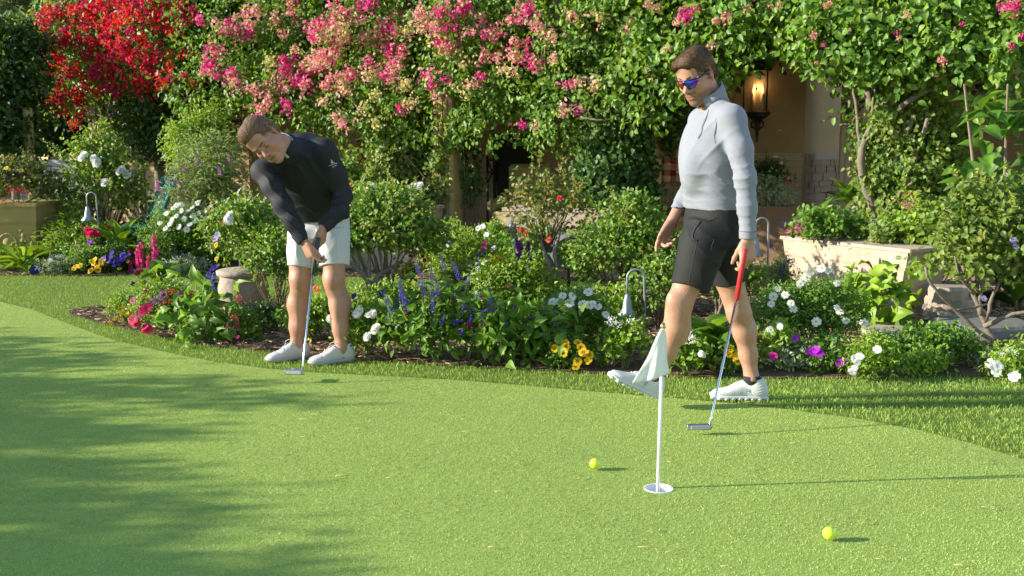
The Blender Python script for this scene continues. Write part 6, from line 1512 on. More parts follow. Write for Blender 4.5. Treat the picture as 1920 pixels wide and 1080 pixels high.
# larger-leaved, right
qb = vine_blobs((1215, 1990), bot_right, 60, -230, 62, 0.0, 9)
qb += [(*at(u, v, Y), r_ / ppm(v, Y), r_ / ppm(v, Y), r_ / ppm(v, Y)) for u, v, Y, r_ in ((1700, 140, 9.2, 45), (1740, 120, 9.0, 50), (1640, 130, 9.3, 40), (1850, 190, 8.6, 26), (1862, 225, 8.6, 20), (1780, 120, 8.5, 40), (1820, 100, 8.4, 40), (1880, 130, 8.4, 34), (1760, 160, 8.7, 26), (1600, 150, 9.4, 22), (1590, 205, 9.4, 14), (1618, 245, 9.3, 18), (1720, 170, 9.2, 30))]
T0 = lambda u, v, Y: at(u, v, Y)
tr = [([A(at(1645, 460, 9.2)[0], 9.2, 0), T0(1642, 400, 9.2), T0(1620, 340, 9.15), T0(1610, 290, 9.1), T0(1632, 240, 9.1), T0(1660, 190, 9.1), T0(1700, 150, 9.0)], (.046, .026)),
      ([T0(1642, 390, 9.15), T0(1680, 300, 9.0), T0(1700, 250, 8.95), T0(1712, 215, 8.95)], (.028, .02)), ([T0(1700, 345, 9.0), T0(1725, 270, 8.9), T0(1740, 220, 8.9)], (.024, .018)),
      ([T0(1632, 205, 9.2), T0(1625, 160, 9.2), T0(1590, 130, 9.3), T0(1560, 95, 9.3), T0(1480, 60, 9.5)], (.036, .022)), ([T0(1632, 240, 9.15), T0(1638, 180, 9.1), T0(1643, 150, 9.1)], (.016, .010)), ([T0(1612, 300, 9.2), T0(1608, 220, 9.2), T0(1600, 160, 9.25)], (.02, .012)),
      ([T0(1685, 205, 8.95), T0(1740, 165, 8.8), T0(1800, 155, 8.7), T0(1840, 110, 8.6), T0(1880, 85, 8.5)], (.026, .016)), ([T0(1800, 155, 8.7), T0(1860, 150, 8.6), T0(1930, 125, 8.5)], (.02, .013)), ([T0(1640, 420, 9.1), T0(1680, 370, 8.9), T0(1720, 330, 8.85)], (.02, .01)), ([T0(1640, 445, 9.1), T0(1622, 430, 9.05), T0(1612, 420, 9.0)], (.03, .01)), ([T0(1575, 234, 9.2), T0(1600, 233, 9.2)], (.008, .006))]
root, arr = vine('large-leaved bougainvillea with bare grey trunk on the right of the arbour', qb, 33000, .076, .057, 300, 41, None, tr)
lst = [(1283, 35, 18, 0), (1300, 20, 12, 0), (1270, 42, 12, 2), (1360, 35, 14, 1), (1345, 40, 10, 2), (1335, 85, 12, 2), (1255, 92, 10, 3), (1525, 65, 11, 2), (1545, 85, 7, 0), (1530, 118, 6, 1), (1555, 8, 10, 1), (1590, 58, 9, 2), (1682, 62, 9, 0), (1685, 72, 9, 2), (1765, 112, 11, 1), (1750, 135, 9, 1), (1760, 147, 6, 1), (1805, 45, 8, 0), (1890, 15, 14, 0), (1905, 10, 14, 0), (1900, 25, 12, 1), (1880, 20, 10, 0), (1910, 68, 10, 0), (1898, 85, 9, 0), (1893, 90, 7, 1), (1845, 240, 8, 2), (1835, 245, 6, 1), (1460, 10, 10, 3), (1400, 20, 10, 3), (1215, 10, 12, 2), (1235, 15, 12, 3), (1700, 25, 10, 3), (1790, 60, 9, 4), (1445, 12, 9, 1), (1215, 130, 8, 2), (1220, 150, 8, 4)]
ll = []
for u, v, s_, c in lst:
    for k in range(2 if s_ > 9 else 1): ll.append((u + g.gauss(0, 5) * k, v + g.gauss(0, 4) * k, s_ * .8, c))
blossoms_at(root, arr, ll, [c for c, _ in BL_PINK], None)
place_flower(root, 'bract', (.72, .02, .015), at(1604, 136, 9.0), A(0, -1, .3), .032, 'blossom_cluster')

# ------------------------------------------------------------------ ivy on the columns, far trees, hedges, shade trees
def ivy(label, col_blobs, n, pal, seed, L_=.05, W_=.05, nobj=0):
    c = col_blobs[0]; root = empty('ivy', (c[0], c[1], 0), label, 'ivy', 'ivy on the arbour posts')
    arr = leaf_cloud(col_blobs, n, L_, W_, PAL[pal], seed, per=9, out=.25, droop=.45, shell=.6, up=.1); z = arr[0][:, 2]; arr[0][:, 2] = np.maximum(z, .02)
    foliage(root, arr, True, nobj); C, O = arr[6], arr[7]; g = np.random.default_rng(seed); paths = []
    for i in range(24):
        j = g.integers(0, len(C)); e = C[j]; b = A(c[0] + g.normal(0, .06), c[1], .02); paths.append(([b, A(b[0], b[1], e[2] * .6), e], [.010, .007, .003]))
    stems(root, paths, M['twig'], 'runners'); return root
def colb(lst): return [(*at(u, v, Y), ru / ppm(v, Y), .8 * ru / ppm(v, Y) + .05, rv / ppm(v, Y)) for u, v, Y, ru, rv in lst]
ivy('dense dark ivy cloaking the post right of the middle, sunlit on its left edge', colb([(1150, 400, 10.4, 52, 55), (1140, 340, 10.4, 58, 60), (1135, 280, 10.5, 42, 55), (1165, 300, 10.45, 55, 60), (1180, 350, 10.4, 48, 60), (1170, 230, 10.6, 55, 45), (1110, 340, 10.4, 30, 70), (1250, 240, 10.7, 22, 40), (1265, 215, 10.6, 22, 30), (1190, 400, 10.5, 30, 40)]), 9000, 'ivy', 51, .062, .060, 60)
ivy('grey-green ivy column behind the bent man, left of the clear post', colb([(822, 330, 11.6, 13, 60), (824, 270, 11.6, 12, 50), (745, 340, 11.9, 45, 50), (740, 290, 11.9, 45, 55), (770, 300, 12.0, 45, 60), (715, 330, 11.8, 30, 40), (780, 250, 12.1, 50, 40), (800, 330, 12.0, 25, 50), (720, 250, 12.1, 40, 40), (725, 370, 11.8, 40, 25)]), 6500, 'ivyl', 52, .055, .05, 40)
ivy('thin dark ivy strands on the right side of the clear post', colb([(885, 270, 11.7, 10, 40), (890, 320, 11.7, 9, 40), (878, 345, 11.7, 7, 30), (860, 262, 11.5, 26, 10)]), 700, 'ivy', 53, .055, .05)
ivy('yellow-green small-leaved ivy filling the right column', colb([(1700, 260, 9.2, 50, 60), (1740, 280, 9.2, 55, 70), (1690, 330, 9.2, 50, 60), (1760, 340, 9.2, 45, 60), (1720, 390, 9.15, 60, 45), (1665, 270, 9.25, 40, 60), (1640, 300, 9.3, 30, 60), (1790, 300, 9.3, 28, 80), (1640, 370, 9.3, 25, 50), (1720, 215, 9.25, 60, 30), (1660, 240, 9.05, 26, 40), (1650, 330, 9.1, 18, 40), (1720, 300, 8.95, 40, 50), (1700, 400, 8.95, 50, 40)]), 17000, 'ivyl', 54, .050, .046, 200)
def tree(name, label, cat, blobs, n, L_, W_, pal, seed, trunk, group=None, tr=.10, m=None):
    c = trunk[0]; root = empty(name, (c[0], c[1], 0), label, cat, group); arr = leaf_cloud(blobs, n, L_, W_, PAL[pal], seed, per=10, shell=.4); foliage(root, arr, False, 0, 'ovate', 'crown')
    mb = MB(); mb.tube(trunk, np.linspace(tr, tr * .5, len(trunk)), 8); mb.build('trunk', m or M['bark'], root); g = random.Random(seed); ps = []
    for b in blobs: ps.append(([trunk[-1] * .6 + trunk[0] * .4 if g.random() < .4 else trunk[-1], (trunk[-1] + A(*b[:3])) / 2 + A(0, 0, -.05), A(*b[:3])], [tr * .4, tr * .25, tr * .1]))
    stems(root, ps, m or M['bark'], 'limbs'); return root
B = lambda lst: [(*at(u, v, Y), ru / ppm(v, Y), ru / ppm(v, Y), rv / ppm(v, Y)) for u, v, Y, ru, rv in lst]
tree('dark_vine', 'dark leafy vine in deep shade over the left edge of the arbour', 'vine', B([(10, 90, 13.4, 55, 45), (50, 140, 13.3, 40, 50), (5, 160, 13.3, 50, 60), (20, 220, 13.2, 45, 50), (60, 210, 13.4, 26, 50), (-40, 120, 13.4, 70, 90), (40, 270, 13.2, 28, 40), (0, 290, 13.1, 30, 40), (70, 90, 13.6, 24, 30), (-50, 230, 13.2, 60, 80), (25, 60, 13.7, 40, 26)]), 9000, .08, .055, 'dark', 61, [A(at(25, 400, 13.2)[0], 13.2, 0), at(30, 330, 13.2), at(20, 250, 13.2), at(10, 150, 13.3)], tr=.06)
tree('hedge', 'tall dark clipped hedge behind the white wall at far left', 'hedge', B([(u, v, 20.5, 34, 34) for u in range(-40, 240, 26) for v in (185, 215, 245, 262)]), 9000, .09, .07, 'dark', 62, [A(at(120, 300, 20.6)[0], 20.6, 0), at(120, 260, 20.6), at(120, 220, 20.6)])
def palm(label, u, v, Y, r_m, seed):
    top = at(u, v, Y); base = A(top[0] + .3, Y, 0); root = empty('palm_tree', base, label, 'palm tree', 'palms beyond the garden'); mb = MB(); mb.tube([base, (base + top) / 2 + A(.1, 0, 0), top], [.22, .18, .16], 10); mb.build('trunk', M['bark'], root)
    g = random.Random(seed); P, D, N, ln, wd, T = [], [], [], [], [], []; rc = MB()
    for i in range(30):
        a = i * 2.4; el = 1.2 - 2.0 * (i / 30); d = A(math.cos(a) * math.cos(el), math.sin(a) * math.cos(el), math.sin(el)); L_ = r_m * g.uniform(.8, 1.1); pts = [top + d * L_ * t + A(0, 0, -.45 * L_ * t * t) for t in np.linspace(0, 1, 8)]; rc.tube(pts, np.linspace(.025, .006, 8), 4, cap=False); sd = nrm(np.cross(d, A(0, 0, 1)))
        for t in np.linspace(.15, 1, 26):
            p = top + d * L_ * t + A(0, 0, -.45 * L_ * t * t); tg = nrm(d + A(0, 0, -.9 * t))
            for s_ in (-1, 1): P.append(p); D.append(tg * .6 + sd * s_ * .8 + A(0, 0, -.25)); N.append(A(0, 0, 1) + sd * s_ * .3); ln.append(L_ * .32 * (1.1 - t * .6)); wd.append(.045); T.append(np.array((.10, .15, .055)) * g.uniform(.7, 1.3))
    rc.build('frond_ribs', M['stem'], root)['kind'] = 'stuff'; foliage(root, tuple(np.array(q) for q in (P, D, N, ln, wd, T)), False, 0, name='fronds')
palm('bluish fan of a tall palm far off at the top left corner', 25, 10, 34, 1.7, 1)
palm('second far palm showing between the red flowers and the dark vine', 70, 25, 40, 1.6, 2)
tree('far_tree', 'hazy dark tree far behind the palms at left', 'tree', B([(-60, 60, 48, 60, 60), (20, 110, 48, 60, 50), (90, 100, 48, 50, 55), (160, 60, 48, 80, 60), (-120, 10, 48, 80, 90), (60, 150, 47, 80, 50)]), 5000, .30, .22, 'dark', 64, [A(at(40, 300, 48)[0], 48, 0), at(40, 200, 48), at(40, 120, 48)], tr=.3)
for i, (x, y, hh, w_) in enumerate(((-11.5, 21, 3.6, 2.4), (-2.5, 19.5, 4.4, 2.6), (3.5, 18.5, 4.4, 2.6), (9.5, 15.5, 4.2, 2.4))):
    tree('background_tree', ('dark tree behind the garden wall beyond the red flowers', 'dark tree standing behind the porch roof in the middle', 'dark tree behind the porch roof right of the middle', 'dark tree beyond the brown wall at the right edge')[i], 'tree', [(x + random.Random(i * 9 + k).uniform(-1, 1) * w_ * .6, y + random.Random(i * 7 + k).uniform(-.6, .6), hh * (.45 + .09 * k), w_ * .5, w_ * .45, w_ * .42) for k in range(6)], 4200, .14, .10, 'dark', 70 + i, [A(x, y, 0), A(x, y, hh * .3), A(x + .1, y, hh * .5)], 'trees behind the house', tr=.16)
# trees left of the green whose shade falls across it (outside the frame, where the photo's shadow says they stand)
def shade_tree(x, y, tips, seed, label):
    """tips: (y, height, half width) of the crown fingers whose shadows reach onto the green"""
    r = random.Random(seed); bl = []
    for (ty, th, tw) in tips:
        k = 0; z = th - tw * .5
        while z > .35: bl.append((x + r.uniform(-.5, .5), ty + r.uniform(-.05, .05), z, .45 + .06 * k, tw * (1 + .10 * k), max(tw * .55, .16))); z -= .26; k += 1
    return tree('shade_tree', label, 'tree', bl, 26000, .085, .055, 'mid', seed, [A(x, y, 0), A(x, y, .8), A(x, y, 1.4)], 'trees shading the green', tr=.14)
T_ = math.tan(SUN_EL); TX = -8.6
def hgt(xtip): return (xtip - TX) * T_ - .13
dy = (0 - TX) * math.tan(SUN_AZ)
shade_tree(TX, 6.6 - dy, [(7.55 - dy, hgt(-3.7), .28), (7.0 - dy, hgt(-2.6), .26), (6.45 - dy, hgt(-2.15), .26), (5.75 - dy, hgt(-1.7), .22), (5.45 - dy, hgt(-1.45), .20), (7.1 - dy, hgt(-3.3), .55), (6.3 - dy, hgt(-2.7), .5), (5.6 - dy, hgt(-2.2), .45)], 81, 'leafy tree at the left of the green, farthest from the camera')
shade_tree(TX - .2, 4.6 - dy, [(5.05 - dy, hgt(-1.35), .20), (4.75 - dy, hgt(-1.1), .18), (4.25 - dy, hgt(-1.2), .13), (4.0 - dy, hgt(-1.0), .13), (4.95 - dy, hgt(-1.9), .45), (4.2 - dy, hgt(-1.7), .42)], 82, 'leafy tree at the left of the green, middle of the row')
shade_tree(TX, 3.3 - dy, [(3.72 - dy, hgt(-1.05), .11), (3.50 - dy, hgt(-.85), .11), (3.25 - dy, hgt(-.60), .17), (2.95 - dy, hgt(-.40), .22), (2.6 - dy, hgt(-.25), .26), (2.2 - dy, hgt(-.2), .3), (3.5 - dy, hgt(-1.15), .4), (3.1 - dy, hgt(-1.1), .35)], 83, 'leafy tree at the left of the green, nearest the camera')

for i, (x, y, hh) in enumerate(((-10.2, 16.4, 4.9), (-10.6, 18.6, 4.9))):  # out-of-frame trees added to keep the sun off the house and porch walls
    rr_ = random.Random(90 + i); tree('shade_tree', ('leafy tree beyond the left end of the arbour, nearer one', 'leafy tree beyond the left end of the arbour, farther one')[i], 'tree', [(x + rr_.uniform(-.4, .4), y + .9 * math.sin(k * 2.4), .5 + hh * .085 * k, .9, .75, .6) for k in range(10)], 6000, .13, .09, 'dark', 91 + i, [A(x, y, 0), A(x, y, hh * .3), A(x, y, hh * .6)], 'trees shading the green', tr=.14)

# ------------------------------------------------------------------ planting: island bed, left to right
W = C_
bush('yellow_bedding', 'clump of small yellow flowers at the left tip of the island bed', 'flowers', 236, 606, 62, 62, .022, .010, 'lime', 2.6, depth=.9, flowers=[('ball', W['yellow'], .022, [(222, 585), (232, 575), (238, 590), (215, 597), (226, 600), (243, 582), (250, 592), (207, 606), (229, 588)]), ('vinca', W['lemon'], .018, 8)])
bush('pink_bedding', 'mound of pink, mauve and crimson flowers at the island bed tip', 'flowers', 312, 622, 120, 92, .032, .015, 'rose', 3.2, depth=.7, flowers=[('ball', W['mauve'], .034, 7), ('vinca', W['magenta'], .034, 7), ('ball', W['crimson'], .03, 5), ('ball', W['mauve'], .036, [(288, 565), (298, 560), (305, 552), (322, 598), (318, 603), (342, 587)]), ('ball', W['crimson'], .034, [(322, 545), (327, 565), (335, 562), (312, 567), (358, 555), (364, 562), (370, 574)]), ('vinca', W['rosered'], .044, [(250, 600), (256, 606), (272, 613), (276, 618), (270, 580), (276, 577), (268, 585)]), ('ball', W['lemon'], .020, [(262, 560), (255, 570), (270, 555), (280, 558), (250, 578)])])
bush('foxglove_leaves', 'broad green leaf clump without flowers just left of the grey pot', 'plant', 388, 640, 112, 78, .130, .062, 'mid', 2.6, 110, depth=.7, kind='floppy', per=3, up=.4, out=.9, nblob=7, nstem=6)
rosette('foxglove_leaves', 'smaller leaf fountain on the back edge of the island bed, by the sprinkler', 'plant', 302, 560, 84, 70, 18, 'mid', 'floppy', .45, 'leafy rosettes', 3, upright=.5)
bush('magenta_geranium', 'low geranium with magenta heads in front of the grey pot', 'flowers', 452, 640, 70, 58, .030, .024, 'mid', 2.6, depth=.8, flowers=[('ball', W['magenta'], .044, [(434, 618), (442, 612), (430, 610)]), ('ball', W['coral'], .040, [(440, 600), (436, 596), (450, 563), (446, 560)]), ('vinca', W['magenta'], .02, [(446, 632)])])
bush('purple_lobelia', 'deep purple trailing flowers beside the grey pot', 'flowers', 396, 552, 46, 50, .022, .010, 'dark', 1.6, Y=8.5, flowers=[('vinca', W['violet'], .026, [(392, 512), (398, 505), (403, 515), (396, 522), (388, 520), (402, 527), (397, 534), (374, 523), (405, 500), (400, 540)])])
bush('pot_rose', 'bushy rose with one white bloom growing in the grey pot', 'rose bush', 462, 512, 148, 130, .048, .032, 'rose', 3.0, 60, depth=.7, Y=7.95, base=.34, flowers=[('rose', W['white'], .050, [(432, 406), (428, 412)]), ('ball', W['red'], .022, [(447, 400), (416, 418)]), ('pansy', W['yellow'], .030, [(405, 460), (406, 485)]), ('vinca', W['lilac'], .035, [(408, 440), (404, 448)])])
bush('rose_bush', 'tall airy rose bush between the grey pot and the bent man\'s legs', 'rose bush', 520, 600, 110, 170, .045, .030, 'rose', 2.0, 40, 'rose bushes', depth=.7, Y=7.6, lift=.25, stem_m=M['twig'], nstem=22)
bush('low_bedding', 'low leafy bedding with orange and yellow flowers behind the bent man\'s legs', 'flowers', 596, 640, 140, 90, .030, .022, 'lime', 2.6, 40, depth=.5, flowers=[('pansy', W['orange'], .030, [(592, 540), (594, 546)]), ('pansy', W['yellow'], .034, [(578, 640), (582, 650), (575, 650)]), ('rose', W['white'], .028, [(620, 598), (545, 560)])])
bush('dark_bedding', 'dark low leaves on the mulch left of the bent man\'s shoes', 'plant', 500, 622, 70, 50, .034, .022, 'dark', 2.2, 30, depth=.7, flowers=[('vinca', W['coral'], .022, [(491, 632)])])
bush('white_petunia', 'lime-leaved plant with white double blooms right of the bent man\'s legs', 'flowers', 695, 668, 135, 105, .034, .020, 'lime', 3.0, 70, depth=.6, flowers=[('rose', W['white'], .040, [(674, 584), (668, 590), (692, 592), (700, 589), (728, 602), (738, 601), (706, 616), (703, 622), (690, 632), (620, 598)]), ('pansy', W['violet'], .03, [(664, 555), (712, 553), (720, 547)])])
root, g, dm, arr = bush('rose_bush', 'big rounded green rose bush without blooms right of the bent man, on a gnarled trunk', 'rose bush', 722, 592, 205, 222, .050, .034, 'rose', 3.4, 220, 'rose bushes', depth=.8, lift=.36, nblob=14, stem_m=M['bark'], nstem=18, stemr=.010, Y=8.1)
gp = g
def gnarl(root, paths):
    mb = MB()
    for p, r0, r1 in paths: wood(mb, p, r0, r1, 12, .003, 7)
    return mb.build('trunk', M['bark_grey'], root)
gnarl(root, [([A(at(685, 592, 7.9)[0], 7.9, 0), at(695, 555, 7.9), at(692, 530, 7.9), at(672, 505, 7.85), at(650, 485, 7.9)], .032, .014), ([at(695, 555, 7.9), at(705, 520, 7.95), at(725, 505, 8.0), at(755, 490, 8.1)], .028, .012), ([at(692, 532, 7.9), at(690, 490, 7.9), at(700, 450, 8.0)], .022, .010), ([at(700, 558, 7.9), at(730, 540, 7.9), at(755, 515, 7.9)], .012, .005), ([at(672, 505, 7.85), at(668, 470, 7.9), at(660, 440, 7.95)], .014, .008)])
# salvia and broad leaves in the middle
root, g, dm, arr = bush('blue_salvia', 'broad-leaved salvia with violet spikes in the middle of the island bed', 'salvia', 820, 678, 215, 130, .070, .034, 'mid', 2.4, 240, 'blue salvias', depth=.45, kind='lance', out=.6, droop=.1, flowers=[('ball', W['yellow'], .02, [(775, 530), (785, 520), (800, 560)]), ('vinca', W['crimson'], .03, 4), ('spike', (.13, .075, .50), .13, 9)])
spikes(root, [(758, 520, 588), (766, 525, 592), (737, 545, 592), (744, 552, 590), (798, 505, 545), (803, 520, 565), (792, 560, 600), (812, 540, 590), (835, 470, 510), (866, 480, 530), (874, 500, 540), (862, 545, 590), (897, 470, 510), (918, 540, 580), (905, 580, 610), (852, 588, 610), (822, 580, 600), (950, 590, 620), (815, 500, 560), (790, 490, 530), (868, 560, 592)], (.13, .075, .50), 'spike', 6.05, None, 1.15)
root, g, dm, arr = bush('leafy_sage', 'dark broad-leaved plant without flowers right of the violet spikes', 'plant', 955, 684, 175, 112, .095, .050, 'mid', 2.6, 170, depth=.45, kind='ovate', out=.6, droop=.25, stem_m=M['stem'], flowers=[('spike', (.13, .075, .50), .12, 6), ('pansy', W['yellow'], .028, 3)])
rosette('comfrey', 'large dark hanging leaves at the front edge beside the yellow pansies', 'plant', 1000, 676, 130, 95, 28, 'mid', 'floppy', .55, 'leafy rosettes', 5, upright=.35)
bush('yellow_pansies', 'bright yellow pansies at the front edge left of the flag', 'pansies', 1075, 690, 95, 50, .026, .016, 'mid', 2.2, depth=.6, flowers=[('pansy', W['yellow'], .040, [(1041, 654), (1060, 644), (1056, 661), (1084, 643), (1094, 661), (1105, 665), (1083, 678), (1103, 676), (1090, 652), (1062, 650), (1080, 688)])])
bush('daisy_bush', 'white daisies with fine leaves left of the front bell light', 'daisies', 1082, 660, 135, 120, .030, .010, 'mid', 3.0, depth=.6, out=.7, group='daisy bushes', flowers=[('daisy', W['white'], .046, [(1035, 566), (1055, 554), (1074, 555), (1068, 568), (1103, 547), (1105, 572), (1111, 570), (1136, 589), (1048, 565), (1092, 570), (1122, 575)])])
bush('white_geranium', 'lobed light-leaved geranium with white heads under the bell light', 'geranium', 1172, 690, 88, 92, .034, .030, 'lime', 2.4, 60, depth=.7, flowers=[('ball', W['white'], .034, [(1145, 604), (1158, 608), (1150, 601), (1182, 600)])])
bush('rose_bush', 'large rose bush behind the front bell light, left of the walking man', 'rose bush', 1172, 588, 195, 215, .050, .034, 'rose', 2.8, 240, 'rose bushes', depth=.7, Y=7.9, lift=.15, nblob=14, stem_m=M['twig'], nstem=24, stemr=.009)
root, g, dm, arr = bush('standard_rose', 'sparse reddish-tipped standard rose on a grey forked trunk in the middle', 'rose bush', 1025, 480, 165, 150, .050, .034, [(.12, .19, .03), (.20, .17, .04), (.09, .15, .025), (.24, .20, .05)], 1.1, 90, 'rose bushes', depth=.7, Y=8.2, base=.45, stem_m=M['twig'], nstem=26, flowers=[('rose', W['rosered'], .034, [(1050, 372)]), ('rose', W['coral'], .03, [(985, 437), (975, 432), (1030, 450)])])
gnarl(root, [([A(at(1046, 580, 7.7)[0], 7.9, 0), at(1040, 540, 7.9), at(1030, 490, 7.95), at(1018, 470, 8.0), at(1005, 430, 8.1)], .026, .012), ([A(at(1052, 580, 7.7)[0], 7.92, 0), at(1042, 500, 7.95), at(1040, 470, 8.0), at(1050, 430, 8.1)], .020, .010)])
root, g, w_, h_ = rosette('purple_foxglove', 'purple foxglove spire beside the small straight bell light', 'foxglove', 985, 560, 80, 70, 14, 'mid', 'ovate', .45, None, 7, Y=8.15)
spikes(root, [(978, 432, 510), (988, 438, 512), (972, 445, 500), (995, 455, 515)], W['purple'], 'bells', 8.1, None, .9, .1)
bush('gaura', 'loose light green plant with small white and navy flowers in the middle', 'flowers', 872, 540, 150, 128, .036, .014, 'lime', 2.4, 60, depth=.6, Y=8.8, flowers=[('vinca', W['white'], .034, [(832, 440), (838, 436), (845, 452), (897, 428), (905, 425), (912, 440), (838, 460), (926, 465)]), ('spike', W['navy'], .05, [(876, 424), (914, 437), (842, 430), (860, 448)]), ('vinca', W['magenta'], .034, [(909, 456), (908, 467)])])
rosette('lambs_ear', 'pale broad-leaved plant below the small white flowers', 'plant', 868, 545, 110, 75, 20, 'sage', 'floppy', .45, 'leafy rosettes', 9, Y=8.4, upright=.55)
bush('yellow_snapdragon', 'yellow snapdragons on the back of the island bed', 'flowers', 928, 530, 62, 62, .028, .012, 'lime', 2.2, Y=8.6, flowers=[('pansy', W['yellow'], .045, [(920, 490), (930, 484), (938, 488), (926, 498), (934, 497), (918, 502), (940, 480)]), ('vinca', W['crimson'], .03, [(902, 500)])])
bush('yellow_violas', 'small yellow violas between the big rose bush and the salvia', 'flowers', 760, 560, 60, 80, .028, .016, 'rose', 1.8, Y=8.3, flowers=[('pansy', W['yellow'], .024, [(748, 500), (756, 505), (763, 497), (768, 503), (745, 512), (770, 512), (752, 516)]), ('vinca', W['crimson'], .024, [(796, 488), (770, 480), (793, 480)])])
bush('leafy_filler', 'mixed green border leaves between the salvia and the daisies', 'plant', 960, 615, 170, 120, .044, .020, 'lime', 2.2, 60, depth=.4, Y=7.7, flowers=[('daisy', W['white'], .04, 5), ('ball', W['pink'], .03, 5), ('spike', W['navy'], .12, 5)])
bush('leafy_filler', 'green border leaves around the foot of the big rose bush', 'plant', 740, 640, 180, 75, .038, .022, 'lime', 2.2, 40, depth=.4, Y=7.4, flowers=[('rose', W['white'], .03, 4), ('pansy', W['yellow'], .026, 5), ('pansy', W['violet'], .026, 4)])
bush('rose_bush', 'small stemmy rose bush on the mulch right of the front bell light', 'rose bush', 1235, 640, 110, 130, .045, .030, 'rose', 1.8, 50, 'rose bushes', depth=.6, Y=7.3, lift=.25, stem_m=M['twig'], nstem=18)
bush('leafy_filler', 'fresh green leaves on the mulch left of the front bell light', 'plant', 1150, 640, 110, 70, .045, .024, 'lime', 2.0, 50, depth=.5, Y=7.3)
bush('leafy_filler', 'green leaves under the white daisies, behind the yellow pansies', 'plant', 1075, 668, 150, 70, .040, .022, 'mid', 2.2, 50, depth=.4, Y=6.7)
# around the walking man
rosette('primrose_leaves', 'glossy broad leaves behind the walking man\'s rear knee', 'plant', 1330, 690, 120, 95, 20, 'mid', 'floppy', .5, 'leafy rosettes', 11, upright=.6)
bush('lime_geranium', 'lime-green lobed geranium between the walking man\'s legs', 'geranium', 1288, 704, 95, 62, .036, .032, 'lime', 2.4, 70, depth=.6, flowers=[('ball', W['white'], .040, [(1292, 632), (1298, 636), (1290, 627)]), ('rose', W['white'], .026, [(1318, 667), (1315, 664)])])
bush('yellow_violas', 'few yellow violas by the walking man\'s rear calf', 'flowers', 1372, 700, 60, 62, .026, .016, 'mid', 2.0, flowers=[('pansy', W['yellow'], .036, [(1363, 658), (1366, 663), (1380, 668), (1383, 676), (1368, 655)])])
bush('rose_bush', 'rose bush behind the walking man\'s thighs', 'rose bush', 1350, 610, 150, 120, .050, .034, 'rose', 2.2, 60, 'rose bushes', depth=.6, Y=7.7, lift=.2, stem_m=M['bark_grey'], nstem=14, stemr=.012)
# right part of the island bed
bush('daisy_bush', 'large dark-leaved daisy bush before the pale planter', 'daisies', 1510, 668, 205, 142, .034, .011, 'mid', 3.2, depth=.5, out=.7, group='daisy bushes', nblob=12, flowers=[('daisy', W['white'], .044, [(1450, 556), (1459, 541), (1446, 570), (1488, 578), (1505, 527), (1500, 532), (1532, 604), (1575, 584), (1570, 577), (1460, 610), (1444, 617), (1483, 568), (1472, 553), (1586, 601), (1540, 503), (1553, 507), (1520, 507), (1570, 530), (1562, 635), (1620, 605), (1512, 520), (1455, 610)])])
bush('chard', 'crinkled bright green leaves in front of the pale planter corner', 'plant', 1650, 612, 112, 82, .150, .115, 'lime', 2.2, 90, depth=.7, kind='floppy', per=3, up=.5, out=.8, nblob=7, nstem=6)
bush('red_snapdragon', 'red snapdragon spike against the pale planter', 'flowers', 1588, 612, 40, 80, .026, .012, 'mid', 1.4, Y=7.6, flowers=[('ball', W['crimson'], .030, [(1588, 535), (1592, 545), (1585, 555), (1596, 532), (1590, 562), (1580, 546), (1598, 540)])])
bush('chrysanthemum', 'light green leaves with a few daisies right behind the walking man', 'daisies', 1450, 690, 90, 90, .038, .026, 'lime', 2.4, 50, depth=.6, group='daisy bushes', flowers=[('daisy', W['white'], .042, [(1444, 618), (1462, 612), (1530, 603)]), ('vinca', W['purple'], .03, [(1492, 634)])])
bush('dusty_miller', 'small silver-grey plant near the walking man\'s rear shoe', 'plant', 1476, 694, 62, 44, .034, .014, 'grey', 2.2, depth=.8)
bush('purple_petunia', 'low petunia with bright purple blooms on the front edge', 'flowers', 1548, 698, 90, 62, .030, .018, 'mid', 2.2, 40, depth=.6, flowers=[('vinca', W['magenta'], .034, [(1450, 668)]), ('vinca', (.42, .02, .52), .036, [(1530, 656), (1524, 660), (1536, 662), (1575, 681), (1582, 678), (1518, 660)])])
bush('white_pansies', 'lime-leaved pansy with white and grey blooms at the front edge right', 'pansies', 1632, 708, 112, 74, .034, .014, 'lime', 2.8, 40, depth=.6, flowers=[('pansy', W['white'], .036, [(1602, 690), (1607, 680), (1598, 697), (1645, 655), (1612, 668), (1603, 672)])])
bush('parsley_mound', 'dark fine-leaved mound in front of the slate stone', 'plant', 1750, 690, 150, 82, .026, .020, 'mid', 3.4, depth=.5)
bush('light_foliage', 'bright little leafy plant in front of the dark mound', 'plant', 1730, 702, 90, 42, .034, .015, 'lime', 2.2, 40, depth=.6)
bush('sweet_alyssum', 'tuft of tiny white flowers between the stepping stones', 'alyssum', 1805, 652, 46, 34, .018, .008, 'sage', 2.0, depth=.8, group='white alyssum', flowers=[('ball', W['cream'], .018, 16)])
bush('sweet_alyssum', 'tuft of tiny white flowers left of the white pansies at the right edge', 'alyssum', 1838, 690, 46, 34, .018, .008, 'sage', 2.0, depth=.8, group='white alyssum', flowers=[('ball', W['white'], .018, 16)])
bush('sweet_alyssum', 'small grey-white tuft in front of the tan stepping stone', 'alyssum', 1660, 662, 70, 40, .018, .008, 'grey', 1.8, depth=.8, group='white alyssum', flowers=[('ball', W['white'], .018, 14)])
bush('white_pansies', 'white pansies with bright green leaves at the lower right edge', 'pansies', 1895, 708, 95, 62, .034, .016, 'lime', 2.6, 40, depth=.7, flowers=[('pansy', W['white'], .046, [(1862, 690), (1872, 686), (1858, 682), (1868, 698), (1902, 706)]), ('ball', W['cream'], .02, [(1890, 655), (1882, 660), (1898, 658), (1905, 662), (1878, 664)])])
